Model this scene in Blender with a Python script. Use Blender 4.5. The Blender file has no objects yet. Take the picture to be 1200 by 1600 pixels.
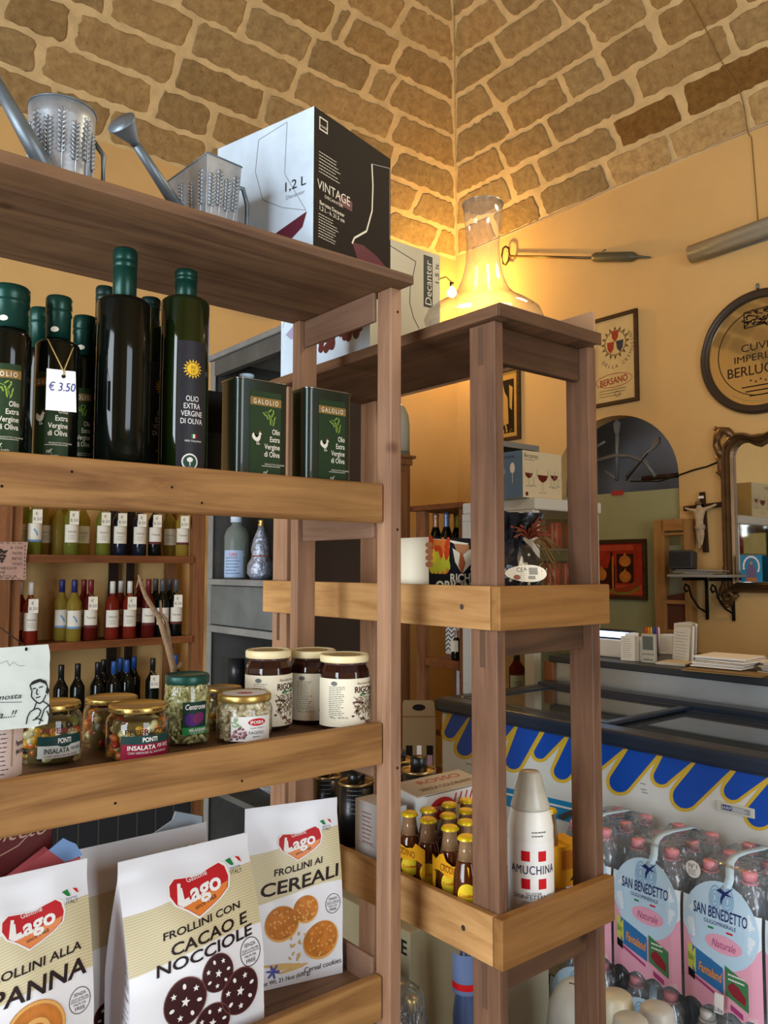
import bpy, bmesh, math, random
from mathutils import Vector, Matrix
S = bpy.context.scene
COL = S.collection
PI = math.pi
rnd = random.Random(11)
# ---------------------------------------------------------------- camera
EYE = Vector((0.0, 0.0, 1.44)); FPX = 1259.5
PITCH, YAW, ROLL = math.radians(3.955), math.radians(39.25), math.radians(0.11)
cam_data = bpy.data.cameras.new('camera'); cam = bpy.data.objects.new('camera', cam_data); COL.objects.link(cam)
cam_data.sensor_fit = 'VERTICAL'; cam_data.sensor_height = 36.0; cam_data.lens = 36.0 * FPX / 1600.0
cam_data.clip_start = 0.02
CM = Matrix.Rotation(-YAW, 4, 'Z') @ Matrix.Rotation(PI / 2 + PITCH, 4, 'X') @ Matrix.Rotation(ROLL, 4, 'Z')
cam.matrix_world = Matrix.Translation(EYE) @ CM
S.camera = cam
# ---------------------------------------------------------------- world and lights
S.view_settings.view_transform = 'Standard'; S.view_settings.look = 'None'
S.view_settings.gamma = 1.0; S.view_settings.use_curve_mapping = False
S.view_settings.exposure = 0.68
W = bpy.data.worlds.new('world'); S.world = W; W.use_nodes = True
bg = W.node_tree.nodes['Background']; bg.inputs['Color'].default_value = (0.86, 0.93, 1.0, 1); bg.inputs['Strength'].default_value = 0.16
def area(name, loc, target, sx, sy, power, col):
    L = bpy.data.lights.new(name, 'AREA'); L.shape = 'RECTANGLE'; L.size = sx; L.size_y = sy; L.energy = power; L.color = col
    o = bpy.data.objects.new(name, L); COL.objects.link(o); o.location = loc
    o.rotation_euler = (Vector(target) - Vector(loc)).to_track_quat('-Z', 'Y').to_euler(); return o
def point(name, loc, power, col, r=0.05):
    L = bpy.data.lights.new(name, 'POINT'); L.energy = power; L.color = col; L.shadow_soft_size = r
    o = bpy.data.objects.new(name, L); COL.objects.link(o); o.location = loc; return o
area('street_door_daylight', (-2.2, 0.95, 1.45), (1.0, 1.5, 1.2), 2.3, 2.4, 130, (0.82, 0.91, 1.0))
area('front_daylight_fill', (0.9, -2.45, 1.5), (1.3, 2.0, 1.1), 1.4, 2.2, 46, (0.80, 0.90, 1.0))  # weaker cool fill added for the faces towards -y
point('warm_room_fill', (1.9, 0.6, 2.9), 28, (1.0, 0.82, 0.58), 0.2)  # added warm fill for vault and right wall, no lamp body hangs here
point('passage_fill', (5.0, 2.9, 2.6), 1.3, (1.0, 0.93, 0.85), 0.2)  # weak fill added to brighten the passage behind the arch
S.cycles.transparent_max_bounces = 32
# ---------------------------------------------------------------- pixel <-> place
def ray(u, v): return CM.to_3x3() @ Vector(((u - 600) / FPX, -(v - 800) / FPX, -1.0))
def onx(u, v, x): d = ray(u, v); return EYE + d * (x / d.x)
def ony(u, v, y): d = ray(u, v); return EYE + d * (y / d.y)
def onz(u, v, z): d = ray(u, v); return EYE + d * ((z - EYE.z) / d.z)
CI = CM.to_3x3().inverted()
def proj(P):
    q = CI @ (Vector(P) - EYE); return 600 - q.x / q.z * FPX, 800 + q.y / q.z * FPX
def mpp(P): return -(CI @ (Vector(P) - EYE)).z / FPX          # metres per pixel at a place
def run_to(P, th, u):                                          # length from P along heading th until pixel column u
    lo, hi = 0.0, 3.0
    s = 1 if proj(Vector(P) + Vector((math.cos(th), math.sin(th), 0)) * 0.01)[0] > proj(P)[0] else -1
    for _ in range(50):
        m = (lo + hi) / 2
        if (proj(Vector(P) + Vector((math.cos(th), math.sin(th), 0)) * m)[0] - u) * s < 0: lo = m
        else: hi = m
    return lo
# ---------------------------------------------------------------- materials
def lin(c):
    if isinstance(c, str): c = tuple(int(c[i:i + 2], 16) for i in (0, 2, 4))
    return tuple(((x / 255) / 12.92 if x <= 10 else ((x / 255 + 0.055) / 1.055) ** 2.4) for x in c) + (1,)
MATS = {}
def nd(nt, t, **k):
    n = nt.nodes.new(t)
    for a, b in k.items(): setattr(n, a, b)
    return n
def pm(name, col, rough=0.55, metal=0.0, trans=0.0, ior=1.45, coat=0.0, emit=0.0, var=None, bump=None, spec=None, alpha=1.0):
    """plain material; var = (scale, amount) soft colour variation of the stuff itself, bump = (scale, strength)"""
    if name in MATS: return MATS[name]
    if spec is None: spec = 0.5 if (rough < 0.45 or metal or trans or coat) else 0.2
    m = bpy.data.materials.new(name); m.use_nodes = True; nt = m.node_tree; b = nt.nodes['Principled BSDF']
    c = lin(col)
    b.inputs['Base Color'].default_value = c; b.inputs['Roughness'].default_value = rough; b.inputs['Metallic'].default_value = metal
    b.inputs['Transmission Weight'].default_value = trans; b.inputs['IOR'].default_value = ior; b.inputs['Coat Weight'].default_value = coat
    b.inputs['Specular IOR Level'].default_value = spec; b.inputs['Alpha'].default_value = alpha
    if emit: b.inputs['Emission Color'].default_value = c; b.inputs['Emission Strength'].default_value = emit
    if var or bump:
        tc = nd(nt, 'ShaderNodeTexCoord')
    if var:
        n = nd(nt, 'ShaderNodeTexNoise'); n.inputs['Scale'].default_value = var[0]; n.inputs['Detail'].default_value = 6; n.inputs['Roughness'].default_value = 0.6
        nt.links.new(tc.outputs['Object'], n.inputs['Vector'])
        r = nd(nt, 'ShaderNodeValToRGB'); a = var[1]
        r.color_ramp.elements[0].position = 0.3; r.color_ramp.elements[1].position = 0.7
        r.color_ramp.elements[0].color = tuple(x * (1 - a) for x in c[:3]) + (1,); r.color_ramp.elements[1].color = tuple(min(1, x * (1 + a)) for x in c[:3]) + (1,)
        nt.links.new(n.outputs['Fac'], r.inputs['Fac']); nt.links.new(r.outputs['Color'], b.inputs['Base Color'])
    if bump:
        n2 = nd(nt, 'ShaderNodeTexNoise'); n2.inputs['Scale'].default_value = bump[0]; n2.inputs['Detail'].default_value = 5
        nt.links.new(tc.outputs['Object'], n2.inputs['Vector'])
        bp = nd(nt, 'ShaderNodeBump'); bp.inputs['Strength'].default_value = bump[1]; bp.inputs['Distance'].default_value = 0.01
        nt.links.new(n2.outputs['Fac'], bp.inputs['Height']); nt.links.new(bp.outputs['Normal'], b.inputs['Normal'])
    MATS[name] = m; return m
def wood(name, c1, c2, axis, rough=0.55, knots=0.5, sc=1.0):
    """timber with the grain along one local axis"""
    if name in MATS: return MATS[name]
    m = bpy.data.materials.new(name); m.use_nodes = True; nt = m.node_tree; b = nt.nodes['Principled BSDF']; L = nt.links.new
    tc = nd(nt, 'ShaderNodeTexCoord'); oi = nd(nt, 'ShaderNodeObjectInfo')
    off = nd(nt, 'ShaderNodeVectorMath', operation='SCALE'); off.inputs[0].default_value = (7.1, 3.3, 5.7); L(oi.outputs['Random'], off.inputs['Scale'])
    ad = nd(nt, 'ShaderNodeVectorMath', operation='ADD'); L(tc.outputs['Object'], ad.inputs[0]); L(off.outputs['Vector'], ad.inputs[1])
    mp = nd(nt, 'ShaderNodeMapping'); s = [30 * sc, 30 * sc, 30 * sc]; s['xyz'.index(axis)] = 2.4 * sc; mp.inputs['Scale'].default_value = s
    L(ad.outputs['Vector'], mp.inputs['Vector'])
    n = nd(nt, 'ShaderNodeTexNoise'); n.inputs['Scale'].default_value = 1.0; n.inputs['Detail'].default_value = 7; n.inputs['Roughness'].default_value = 0.62; n.inputs['Distortion'].default_value = 0.7
    L(mp.outputs['Vector'], n.inputs['Vector'])
    r = nd(nt, 'ShaderNodeValToRGB'); r.color_ramp.elements[0].position = 0.3; r.color_ramp.elements[1].position = 0.68
    r.color_ramp.elements[0].color = lin(c2); r.color_ramp.elements[1].color = lin(c1)
    e = r.color_ramp.elements.new(0.5); a, c = lin(c1), lin(c2); e.color = tuple(a[i] * 0.62 + c[i] * 0.38 for i in range(3)) + (1,)
    L(n.outputs['Fac'], r.inputs['Fac'])
    n2 = nd(nt, 'ShaderNodeTexNoise'); n2.inputs['Scale'].default_value = 5.0; n2.inputs['Detail'].default_value = 5; L(ad.outputs['Vector'], n2.inputs['Vector'])
    r2 = nd(nt, 'ShaderNodeValToRGB'); r2.color_ramp.elements[0].position = 0.30; r2.color_ramp.elements[1].position = 0.62
    k = 1 - 0.42 * knots; r2.color_ramp.elements[0].color = (k, k * 0.97, k * 0.94, 1); r2.color_ramp.elements[1].color = (1, 1, 1, 1)
    L(n2.outputs['Fac'], r2.inputs['Fac'])
    v = nd(nt, 'ShaderNodeTexVoronoi'); v.inputs['Scale'].default_value = 6.5; L(ad.outputs['Vector'], v.inputs['Vector'])
    r3 = nd(nt, 'ShaderNodeValToRGB'); r3.color_ramp.elements[0].position = 0.035; r3.color_ramp.elements[1].position = 0.10
    r3.color_ramp.elements[0].color = (0.35, 0.28, 0.22, 1); r3.color_ramp.elements[1].color = (1, 1, 1, 1); L(v.outputs['Distance'], r3.inputs['Fac'])
    mx = nd(nt, 'ShaderNodeMix', data_type='RGBA', blend_type='MULTIPLY'); mx.inputs[0].default_value = 1; L(r.outputs['Color'], mx.inputs[6]); L(r2.outputs['Color'], mx.inputs[7])
    mx2 = nd(nt, 'ShaderNodeMix', data_type='RGBA', blend_type='MULTIPLY'); mx2.inputs[0].default_value = 0.7; L(mx.outputs[2], mx2.inputs[6]); L(r3.outputs['Color'], mx2.inputs[7])
    L(mx2.outputs[2], b.inputs['Base Color']); b.inputs['Roughness'].default_value = rough; b.inputs['Specular IOR Level'].default_value = 0.22
    bp = nd(nt, 'ShaderNodeBump'); bp.inputs['Strength'].default_value = 0.25; bp.inputs['Distance'].default_value = 0.004; L(n.outputs['Fac'], bp.inputs['Height']); L(bp.outputs['Normal'], b.inputs['Normal'])
    MATS[name] = m; return m
def rimfac(nt, k, bp=None):
    lw = nd(nt, 'ShaderNodeLayerWeight'); lw.inputs['Blend'].default_value = 0.5
    if bp: nt.links.new(bp.outputs['Normal'], lw.inputs['Normal'])
    p = nd(nt, 'ShaderNodeMath', operation='POWER'); p.inputs[1].default_value = 3.0; nt.links.new(lw.outputs['Facing'], p.inputs[0])
    q = nd(nt, 'ShaderNodeMath', operation='MULTIPLY_ADD'); q.inputs[1].default_value = 0.85; q.inputs[2].default_value = k * 0.22; nt.links.new(p.outputs[0], q.inputs[0]); return q.outputs[0]
def film(name, col, gloss=0.25, rough=0.12):
    """clear plastic film: mostly see-through, partly glossy"""
    if name in MATS: return MATS[name]
    m = bpy.data.materials.new(name); m.use_nodes = True; nt = m.node_tree; nt.nodes.clear(); L = nt.links.new
    o = nd(nt, 'ShaderNodeOutputMaterial'); t = nd(nt, 'ShaderNodeBsdfTransparent'); t.inputs['Color'].default_value = lin(col)
    g = nd(nt, 'ShaderNodeBsdfGlossy'); g.inputs['Roughness'].default_value = rough
    tc = nd(nt, 'ShaderNodeTexCoord'); n = nd(nt, 'ShaderNodeTexNoise'); n.inputs['Scale'].default_value = 22; n.inputs['Distortion'].default_value = 1.5; L(tc.outputs['Object'], n.inputs['Vector'])
    bp = nd(nt, 'ShaderNodeBump'); bp.inputs['Strength'].default_value = 0.9; bp.inputs['Distance'].default_value = 0.02; L(n.outputs['Fac'], bp.inputs['Height']); L(bp.outputs['Normal'], g.inputs['Normal'])
    lw = rimfac(nt, gloss, bp)
    x = nd(nt, 'ShaderNodeMixShader'); L(lw, x.inputs['Fac']); df = nd(nt, 'ShaderNodeBsdfDiffuse'); df.inputs['Color'].default_value = lin(col); y = nd(nt, 'ShaderNodeMixShader'); y.inputs['Fac'].default_value = 0.07; L(t.outputs[0], y.inputs[1]); L(df.outputs[0], y.inputs[2])
    L(y.outputs[0], x.inputs[1]); L(g.outputs[0], x.inputs[2]); L(x.outputs[0], o.inputs['Surface'])
    MATS[name] = m; return m
# ---------------------------------------------------------------- mesh builder
class MB:
    def __init__(s): s.v = []; s.f = []; s.mi = []; s.sm = []; s.uv = None; s.col = []
    def add(s, vs, fs, mi=0, smooth=False):
        k = len(s.v); s.v += [tuple(p) for p in vs]
        for f in fs: s.f.append(tuple(i + k for i in f)); s.mi.append(mi); s.sm.append(smooth)
        return s
    def box(s, x0, x1, y0, y1, z0, z1, mi=0, T=None):
        vs = [Vector((x, y, z)) for x in (x0, x1) for y in (y0, y1) for z in (z0, z1)]
        if T: vs = [T @ p for p in vs]
        return s.add(vs, [(0, 1, 3, 2), (4, 6, 7, 5), (0, 4, 5, 1), (2, 3, 7, 6), (0, 2, 6, 4), (1, 5, 7, 3)], mi)
    def lathe(s, prof, n=24, c=(0, 0, 0), mi=0, smooth=True, T=None, sq=1.0, a0=0.0):
        vs, fs = [], []
        for (r, z) in prof:
            for i in range(n):
                a = a0 + 2 * PI * i / n; p = Vector((c[0] + r * math.cos(a), c[1] + r * sq * math.sin(a), c[2] + z)); vs.append(T @ p if T else p)
        for j in range(len(prof) - 1):
            for i in range(n):
                i2 = (i + 1) % n; fs.append((j * n + i, j * n + i2, (j + 1) * n + i2, (j + 1) * n + i))
        k = len(s.v); s.add(vs, fs, mi, smooth)
        if prof[0][0] > 1e-5: s.f.append(tuple(k + i for i in reversed(range(n)))); s.mi.append(mi); s.sm.append(False)
        if prof[-1][0] > 1e-5: s.f.append(tuple(k + (len(prof) - 1) * n + i for i in range(n))); s.mi.append(mi); s.sm.append(False)
        return s
    def tube(s, pts, r, n=8, mi=0, smooth=True, caps=True, rr=None):
        pts = [Vector(p) for p in pts]; vs, fs = [], []; up = Vector((0.13, 0.21, 1)).normalized()
        for i, p in enumerate(pts):
            t = (pts[min(i + 1, len(pts) - 1)] - pts[max(i - 1, 0)]).normalized()
            a = t.cross(up)
            if a.length < 1e-3: a = t.cross(Vector((1, 0, 0)))
            a.normalize(); b = a.cross(t); R = rr[i] if rr else r
            for k in range(n):
                q = 2 * PI * k / n; vs.append(p + (a * math.cos(q) + b * math.sin(q)) * R)
        for j in range(len(pts) - 1):
            for k in range(n):
                k2 = (k + 1) % n; fs.append((j * n + k, j * n + k2, (j + 1) * n + k2, (j + 1) * n + k))
        if caps: fs += [tuple(reversed(range(n))), tuple((len(pts) - 1) * n + k for k in range(n))]
        return s.add(vs, fs, mi, smooth)
    def prism(s, poly, fn, d0, d1, mi=0, side_mi=None):
        """closed outline poly (2D) carried by fn(x, y, depth) between two depths"""
        n = len(poly); vs = [fn(x, y, d0) for x, y in poly] + [fn(x, y, d1) for x, y in poly]
        s.add(vs, [tuple(range(n)), tuple(reversed(range(n, 2 * n)))], mi)
        return s.add(vs, [(i, n + i, n + (i + 1) % n, (i + 1) % n) for i in range(n)], mi if side_mi is None else side_mi)
    rings = 0
    def flat(s, poly, fn, d=0.0, mi=0):
        if not s.rings: return s.add([fn(x, y, d) for x, y in poly], [tuple(range(len(poly)))], mi)
        n = len(poly); R = s.rings; cx = sum(p[0] for p in poly) / n; cy = sum(p[1] for p in poly) / n; vs = []
        for j in range(R): f = 1 - j / R; vs += [fn(cx + (x - cx) * f, cy + (y - cy) * f, d) for x, y in poly]
        vs.append(fn(cx, cy, d)); k = n * (R - 1)
        return s.add(vs, [(j * n + i, j * n + (i + 1) % n, (j + 1) * n + (i + 1) % n, (j + 1) * n + i) for j in range(R - 1) for i in range(n)] + [(k + i, k + (i + 1) % n, n * R) for i in range(n)], mi)
    def rect(s, fn, x0, x1, y0, y1, d=0.0, mi=0, nx=1, ny=1, smooth=False):
        vs = [fn(x0 + (x1 - x0) * i / nx, y0 + (y1 - y0) * j / ny, d) for j in range(ny + 1) for i in range(nx + 1)]
        return s.add(vs, [(j * (nx + 1) + i, j * (nx + 1) + i + 1, (j + 1) * (nx + 1) + i + 1, (j + 1) * (nx + 1) + i) for j in range(ny) for i in range(nx)], mi, smooth)
    def ell(s, fn, cx, cy, rx, ry, d=0.0, mi=0, n=28, rot=0.0):
        ca, sa = math.cos(rot), math.sin(rot)
        return s.flat([(cx + rx * math.cos(a) * ca - ry * math.sin(a) * sa, cy + rx * math.cos(a) * sa + ry * math.sin(a) * ca) for a in [2 * PI * i / n for i in range(n)]], fn, d, mi)
    def ring(s, fn, cx, cy, rx, ry, w, d=0.0, mi=0, n=28):
        a = [2 * PI * i / n for i in range(n)]
        vs = [fn(cx + rx * math.cos(t), cy + ry * math.sin(t), d) for t in a] + [fn(cx + (rx - w) * math.cos(t), cy + (ry - w) * math.sin(t), d) for t in a]
        return s.add(vs, [(i, (i + 1) % n, n + (i + 1) % n, n + i) for i in range(n)], mi)
    def stroke(s, fn, pts, w, d=0.0, mi=0):
        for (a, b) in zip(pts[:-1], pts[1:]):
            dx, dy = b[0] - a[0], b[1] - a[1]; l = math.hypot(dx, dy) or 1; px, py = -dy / l * w / 2, dx / l * w / 2
            s.add([fn(a[0] + px, a[1] + py, d), fn(a[0] - px, a[1] - py, d), fn(b[0] - px, b[1] - py, d), fn(b[0] + px, b[1] + py, d)], [(0, 1, 2, 3)], mi)
        return s
    def text(s, fn, string, cx, cy, h, d=0.0, mi=0, align='c', w=None, bold=0.0, slant=0.0, sp=1.0, tilt=0.0):
        vs, fs, tw = glyphs(string, bold, sp, s.rings > 0); sc = h / 0.73; sx = sc if w is None else w / max(tw, 1e-4)
        x0 = {'c': -tw * sx / 2, 'l': 0.0, 'r': -tw * sx}[align]; ct, st = math.cos(tilt), math.sin(tilt)
        out = []
        for (x, y) in vs:
            X = x0 + x * sx + slant * y * sc; Y = y * sc - h / 2; out.append(fn(cx + X * ct - Y * st, cy + X * st + Y * ct, d))
        return s.add(out, fs, mi)
    def build(s, name, mats, parent=None, loc=None, rotz=0.0, bev=0.0, seg=2, label=None, sub=0):
        me = bpy.data.meshes.new(name); me.from_pydata(s.v, [], s.f)
        if not isinstance(mats, (list, tuple)): mats = [mats]
        for m in mats: me.materials.append(m)
        me.polygons.foreach_set('material_index', s.mi); me.polygons.foreach_set('use_smooth', s.sm)
        if s.col:
            at = me.color_attributes.new('tone', 'FLOAT_COLOR', 'POINT')
            for i, c in enumerate(s.col): at.data[i].color = c
        me.update()
        o = bpy.data.objects.new(name, me); COL.objects.link(o)
        if parent: o.parent = parent
        if loc is not None: o.location = loc
        o.rotation_euler = (0, 0, rotz)
        if bev:
            b = o.modifiers.new('bevel', 'BEVEL'); b.width = bev; b.segments = seg; b.limit_method = 'ANGLE'; b.angle_limit = 0.6
        if sub:
            b = o.modifiers.new('sub', 'SUBSURF'); b.levels = sub; b.render_levels = sub
        if label: o['label'] = label
        return o
GL = {}
def glyphs(string, bold=0.0, sp=1.0, fine=False):
    key = (string, bold, sp, fine)
    if key not in GL:
        cu = bpy.data.curves.new('lettering', 'FONT'); cu.body = string; cu.size = 1.0; cu.offset = bold; cu.space_character = sp; cu.resolution_u = 3; cu.fill_mode = 'BOTH'
        ob = bpy.data.objects.new('lettering', cu); me = bpy.data.meshes.new_from_object(ob)
        if fine:
            b = bmesh.new(); b.from_mesh(me); bmesh.ops.triangulate(b, faces=b.faces[:])
            for _ in range(3):
                le = [e for e in b.edges if e.calc_length() > 0.16]
                if not le: break
                bmesh.ops.subdivide_edges(b, edges=le, cuts=1); bmesh.ops.triangulate(b, faces=[f for f in b.faces if len(f.verts) > 3])
            b.to_mesh(me); b.free()
        vs = [(p.co.x, p.co.y) for p in me.vertices]; fs = [tuple(p.vertices) for p in me.polygons]
        x0 = min([p[0] for p in vs] or [0]); tw = max([p[0] for p in vs] or [0]) - x0
        GL[key] = ([(x - x0, y) for x, y in vs], fs, tw)
        bpy.data.objects.remove(ob); bpy.data.curves.remove(cu); bpy.data.meshes.remove(me)
    return GL[key]
def plane_map(O, r, u, n):
    O, r, u, n = Vector(O), Vector(r), Vector(u), Vector(n)
    return lambda x, y, d=0.0: O + r * x + u * y + n * d
def front(y, x=0.0, z=0.0): return plane_map((x, y, z), (1, 0, 0), (0, 0, 1), (0, -1, 0))       # face towards -y
def side(x, y=0.0, z=0.0): return plane_map((x, y, z), (0, -1, 0), (0, 0, 1), (-1, 0, 0))        # face towards -x, text runs to -y
def cyl_map(R, ang, z=0.0, c=(0, 0)):
    """wrap on a cylinder; ang = direction (local) the middle of the print faces"""
    def fn(x, y, d=0.0):
        a = ang + x / R; return Vector((c[0] + (R + d) * math.cos(a), c[1] + (R + d) * math.sin(a), z + y))
    return fn
def thing(name, label, cat, loc=(0, 0, 0), rotz=0.0, group=None, tilt=None):
    o = bpy.data.objects.new(name, None); COL.objects.link(o); o.location = loc; o.rotation_euler = (tilt[0], tilt[1], rotz) if tilt else (0, 0, rotz)
    o.empty_display_size = 0.05; o['label'] = label; o['category'] = cat
    if group: o['group'] = group
    return o
def tag(o, label, cat, group=None, kind=None):
    if label: o['label'] = label
    if cat: o['category'] = cat
    if group: o['group'] = group
    if kind: o['kind'] = kind
    return o
def struct(o, label=None, cat=None):
    o['kind'] = 'structure'
    if label: o['label'] = label
    if cat: o['category'] = cat
    return o
def dup(root, loc=None, rotz=None, label=None, group=None):
    r = root.copy(); COL.objects.link(r)
    if loc is not None: r.location = loc
    if rotz is not None: r.rotation_euler = (0, 0, rotz)
    if label: r['label'] = label
    if group: r['group'] = group
    for ch in list(root.children):
        c = ch.copy(); COL.objects.link(c); c.parent = r
        for g in list(ch.children):
            d = g.copy(); COL.objects.link(d); d.parent = c
    return r
def facing(P):                                                  # heading from a place towards the viewer side of the shop
    return math.atan2(EYE.y - P[1], EYE.x - P[0])
# ---------------------------------------------------------------- common materials
M_wall = pm('ochre_plaster', 'cfaa70', 0.85, var=(1.6, 0.07), bump=(60, 0.12), spec=0.2)
M_mortar = pm('lime_mortar', 'c9af80', 0.95, var=(9, 0.16), bump=(70, 0.5), spec=0.1)
M_floor = pm('floor_tile', '8d8578', 0.5, var=(3, 0.1))
M_oak_x = wood('shelf_timber_along', 'ab7f4a', '6e4620', 'x'); M_oak_y = wood('shelf_timber_across', 'b48850', '7c5026', 'y'); M_oak_z = wood('shelf_timber_upright', 'ab8466', '83604a', 'z', knots=0.35)
M_und = wood('weathered_board', '8c6a4c', '5a4030', 'x', knots=0.7)
M_dk_y = wood('stained_board', '7a573c', '4c3628', 'y', knots=0.8); M_dk_x = wood('stained_rail', '654630', '42301f', 'x', knots=0.8); M_dk_z = wood('stained_post', '7f5c44', '573c2d', 'z', knots=0.6)
M_pine_y = wood('pine_lath_lit', 'c89a62', '9a6c3c', 'y', knots=0.5); M_pine_x = wood('pine_lath_shaded', '966a38', '70491f', 'x', knots=0.4)  # daylight put into the colour: paler lath faces the door, browner one turned away
M_screw = pm('screw_steel', '6b6660', 0.4, 1.0)
M_hole = pm('nail_hole', '1c1410', 0.9)
M_white = pm('white_paper', 'e9e6e0', 0.6); M_black = pm('black_ink', '14120f', 0.7); M_brown_ink = pm('brown_ink', '2b1712', 0.7)
M_blackglass = pm('black_bottle_glass', '0a0f0b', 0.07, spec=0.4); M_greencap = pm('green_capsule', '0f3d33', 0.32, 0.35)
M_goldlid = pm('gold_lid_metal', 'c2a35c', 0.32, 0.85); M_steel = pm('steel', '9da3a6', 0.28, 1.0)
M_red = pm('red_print', 'c4161c', 0.5); M_green = pm('green_print', '1d7a3c', 0.5); M_blue = pm('blue_print', '1b2f86', 0.5)
M_yellow = pm('yellow_print', 'e5bd22', 0.5); M_cream = pm('cream_paper', 'e6dcc2', 0.65)
M_glass = pm('clear_glass', 'f4f6f2', 0.02, trans=1.0, ior=1.45)
M_twine = pm('twine', 'b99a5c', 0.9)
# ---------------------------------------------------------------- room shell
XW, YW = 4.32, 4.40
ZS = onx(715, 400, XW).z; ZSL = ZS - 0.035
XL, YB = -2.3, -2.6
m = MB().box(XL, XW + 0.1, YB, YW + 0.1, -0.06, 0.0); struct(m.build('floor', M_floor))
m = MB().box(XL, XW, YW, YW + 0.12, 0, ZSL + 0.05); struct(m.build('wall_back', M_wall))
# right wall with the arched niche
aj = onx(1062, 800, XW).y; al = onx(868, 800, XW).y; at_ = onx(968, 648, XW).z
ac = (aj + al) / 2; ar = (al - aj) / 2; asp = at_ - ar * 0.92
arch = [(ac + ar * math.cos(t), asp + 0.92 * ar * math.sin(t)) for t in [PI * i / 24 for i in range(25)]]
m = MB()
def wallq(y0, y1, z0, z1): m.box(XW, XW + 0.12, y0, y1, z0, z1)
wallq(YB, aj, 0, ZS + 0.1); wallq(al, YW, 0, ZS + 0.1)
for (a, b) in zip(arch[:-1], arch[1:]):
    m.add([(XW + dx, y, z) for dx in (0, 0.12) for (y, z) in ((a[0], a[1]), (b[0], b[1]), (b[0], ZS + 0.1), (a[0], ZS + 0.1))],
          [(0, 1, 2, 3), (7, 6, 5, 4), (0, 4, 5, 1)])
struct(m.build('wall_right', M_wall))
# dark room seen through the fanlight
M_dark = pm('unlit_passage', '8d8c8e', 0.9); M_green_board = pm('sage_green_board', '9ba07c', 0.7, var=(2, 0.05))
m = MB(); x1 = XW + 0.9
m.add([(XW + 0.12, aj - .3, 0.4), (x1, aj - .3, 0.4), (x1, al + .3, 0.4), (XW + 0.12, al + .3, 0.4), (XW + 0.12, aj - .3, at_ + .3), (x1, aj - .3, at_ + .3), (x1, al + .3, at_ + .3), (XW + 0.12, al + .3, at_ + .3)],
      [(0, 1, 2, 3), (1, 5, 6, 2), (0, 4, 5, 1), (2, 6, 7, 3), (4, 7, 6, 5)])
struct(m.build('wall_passage', M_dark))
gz = onx(1000, 768, XW + 0.05).z
gb = MB().box(XW + 0.03, XW + 0.06, aj, al, 0, gz).build('trim_1', M_green_board); struct(gb, 'sage green board closing the lower part of the arched opening', 'board')
# left and front walls, behind the viewer, with daylight openings
m = MB(); m.box(XL - 0.1, XL, YB, -0.25, 0, 5.0).box(XL - 0.1, XL, 2.15, YW, 0, 5.0).box(XL - 0.1, XL, -0.25, 2.15, 2.7, 5.0)
struct(m.build('wall_left', M_wall))
m = MB(); m.box(XL, 1.0, YB - 0.1, YB, 0, 5.0).box(2.4, XW, YB - 0.1, YB, 0, 5.0).box(1.0, 2.4, YB - 0.1, YB, 2.7, 5.0)
struct(m.build('wall_front', M_wall))
# ---------------------------------------------------------------- vault of stone courses
TMAX = 3.6
PRF = []
t = d = z = 0.0
while t <= TMAX + 1e-6:
    PRF.append((t, d, z)); ph = math.radians(max(4, 58 - 17.5 * t)); d += math.cos(ph) * 0.02; z += math.sin(ph) * 0.02; t += 0.02
def arc(t):
    t = max(0, min(TMAX - 0.021, t)); i = int(t / 0.02); f = t / 0.02 - i
    return PRF[i][1] * (1 - f) + PRF[i + 1][1] * f, PRF[i][2] * (1 - f) + PRF[i + 1][2] * f
def vright(a, t, dep=0.0):                 # a = distance from the corner along the right wall
    d, z = arc(t); d2, z2 = arc(t + 0.03); tx, tz = d2 - d, z2 - z; l = math.hypot(tx, tz) or 1
    return Vector((XW - d - dep * tz / l, YW - a, ZS + z - dep * tx / l))
def vleft(a, t, dep=0.0):
    d, z = arc(t); d2, z2 = arc(t + 0.03); tx, tz = d2 - d, z2 - z; l = math.hypot(tx, tz) or 1
    return Vector((XW - a, YW - d - dep * tz / l, ZSL + z - dep * tx / l))
def find_at(u, v, web):
    """place on a web seen at a photo point -> (along, up)"""
    best = None
    for i in range(0, 170):
        t = i * 0.02; d, z = arc(t)
        P = onx(u, v, XW - d) if web == 'r' else ony(u, v, YW - d)
        e = abs(P.z - ((ZS if web == 'r' else ZSL) + z))
        if best is None or e < best[0]: best = (e, (YW - P.y) if web == 'r' else (XW - P.x), t)
    return best[1], best[2]
def mk_tone(bright, warm): return (bright * (1 + warm), bright, bright * (1 - warm * 1.3), 1)
M_stone = bpy.data.materials.new('tufa_stone'); M_stone.use_nodes = True
nt = M_stone.node_tree; b = nt.nodes['Principled BSDF']; L = nt.links.new
att = nd(nt, 'ShaderNodeVertexColor'); att.layer_name = 'tone'
tc = nd(nt, 'ShaderNodeTexCoord'); n1 = nd(nt, 'ShaderNodeTexNoise'); n1.inputs['Scale'].default_value = 22; n1.inputs['Detail'].default_value = 8; n1.inputs['Roughness'].default_value = 0.7; L(tc.outputs['Object'], n1.inputs['Vector'])
r1 = nd(nt, 'ShaderNodeValToRGB'); r1.color_ramp.elements[0].position = 0.3; r1.color_ramp.elements[1].position = 0.72
r1.color_ramp.elements[0].color = lin('8a714c'); r1.color_ramp.elements[1].color = lin('b59b6c'); L(n1.outputs['Fac'], r1.inputs['Fac'])
n3 = nd(nt, 'ShaderNodeTexVoronoi'); n3.inputs['Scale'].default_value = 16; L(tc.outputs['Object'], n3.inputs['Vector'])
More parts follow.
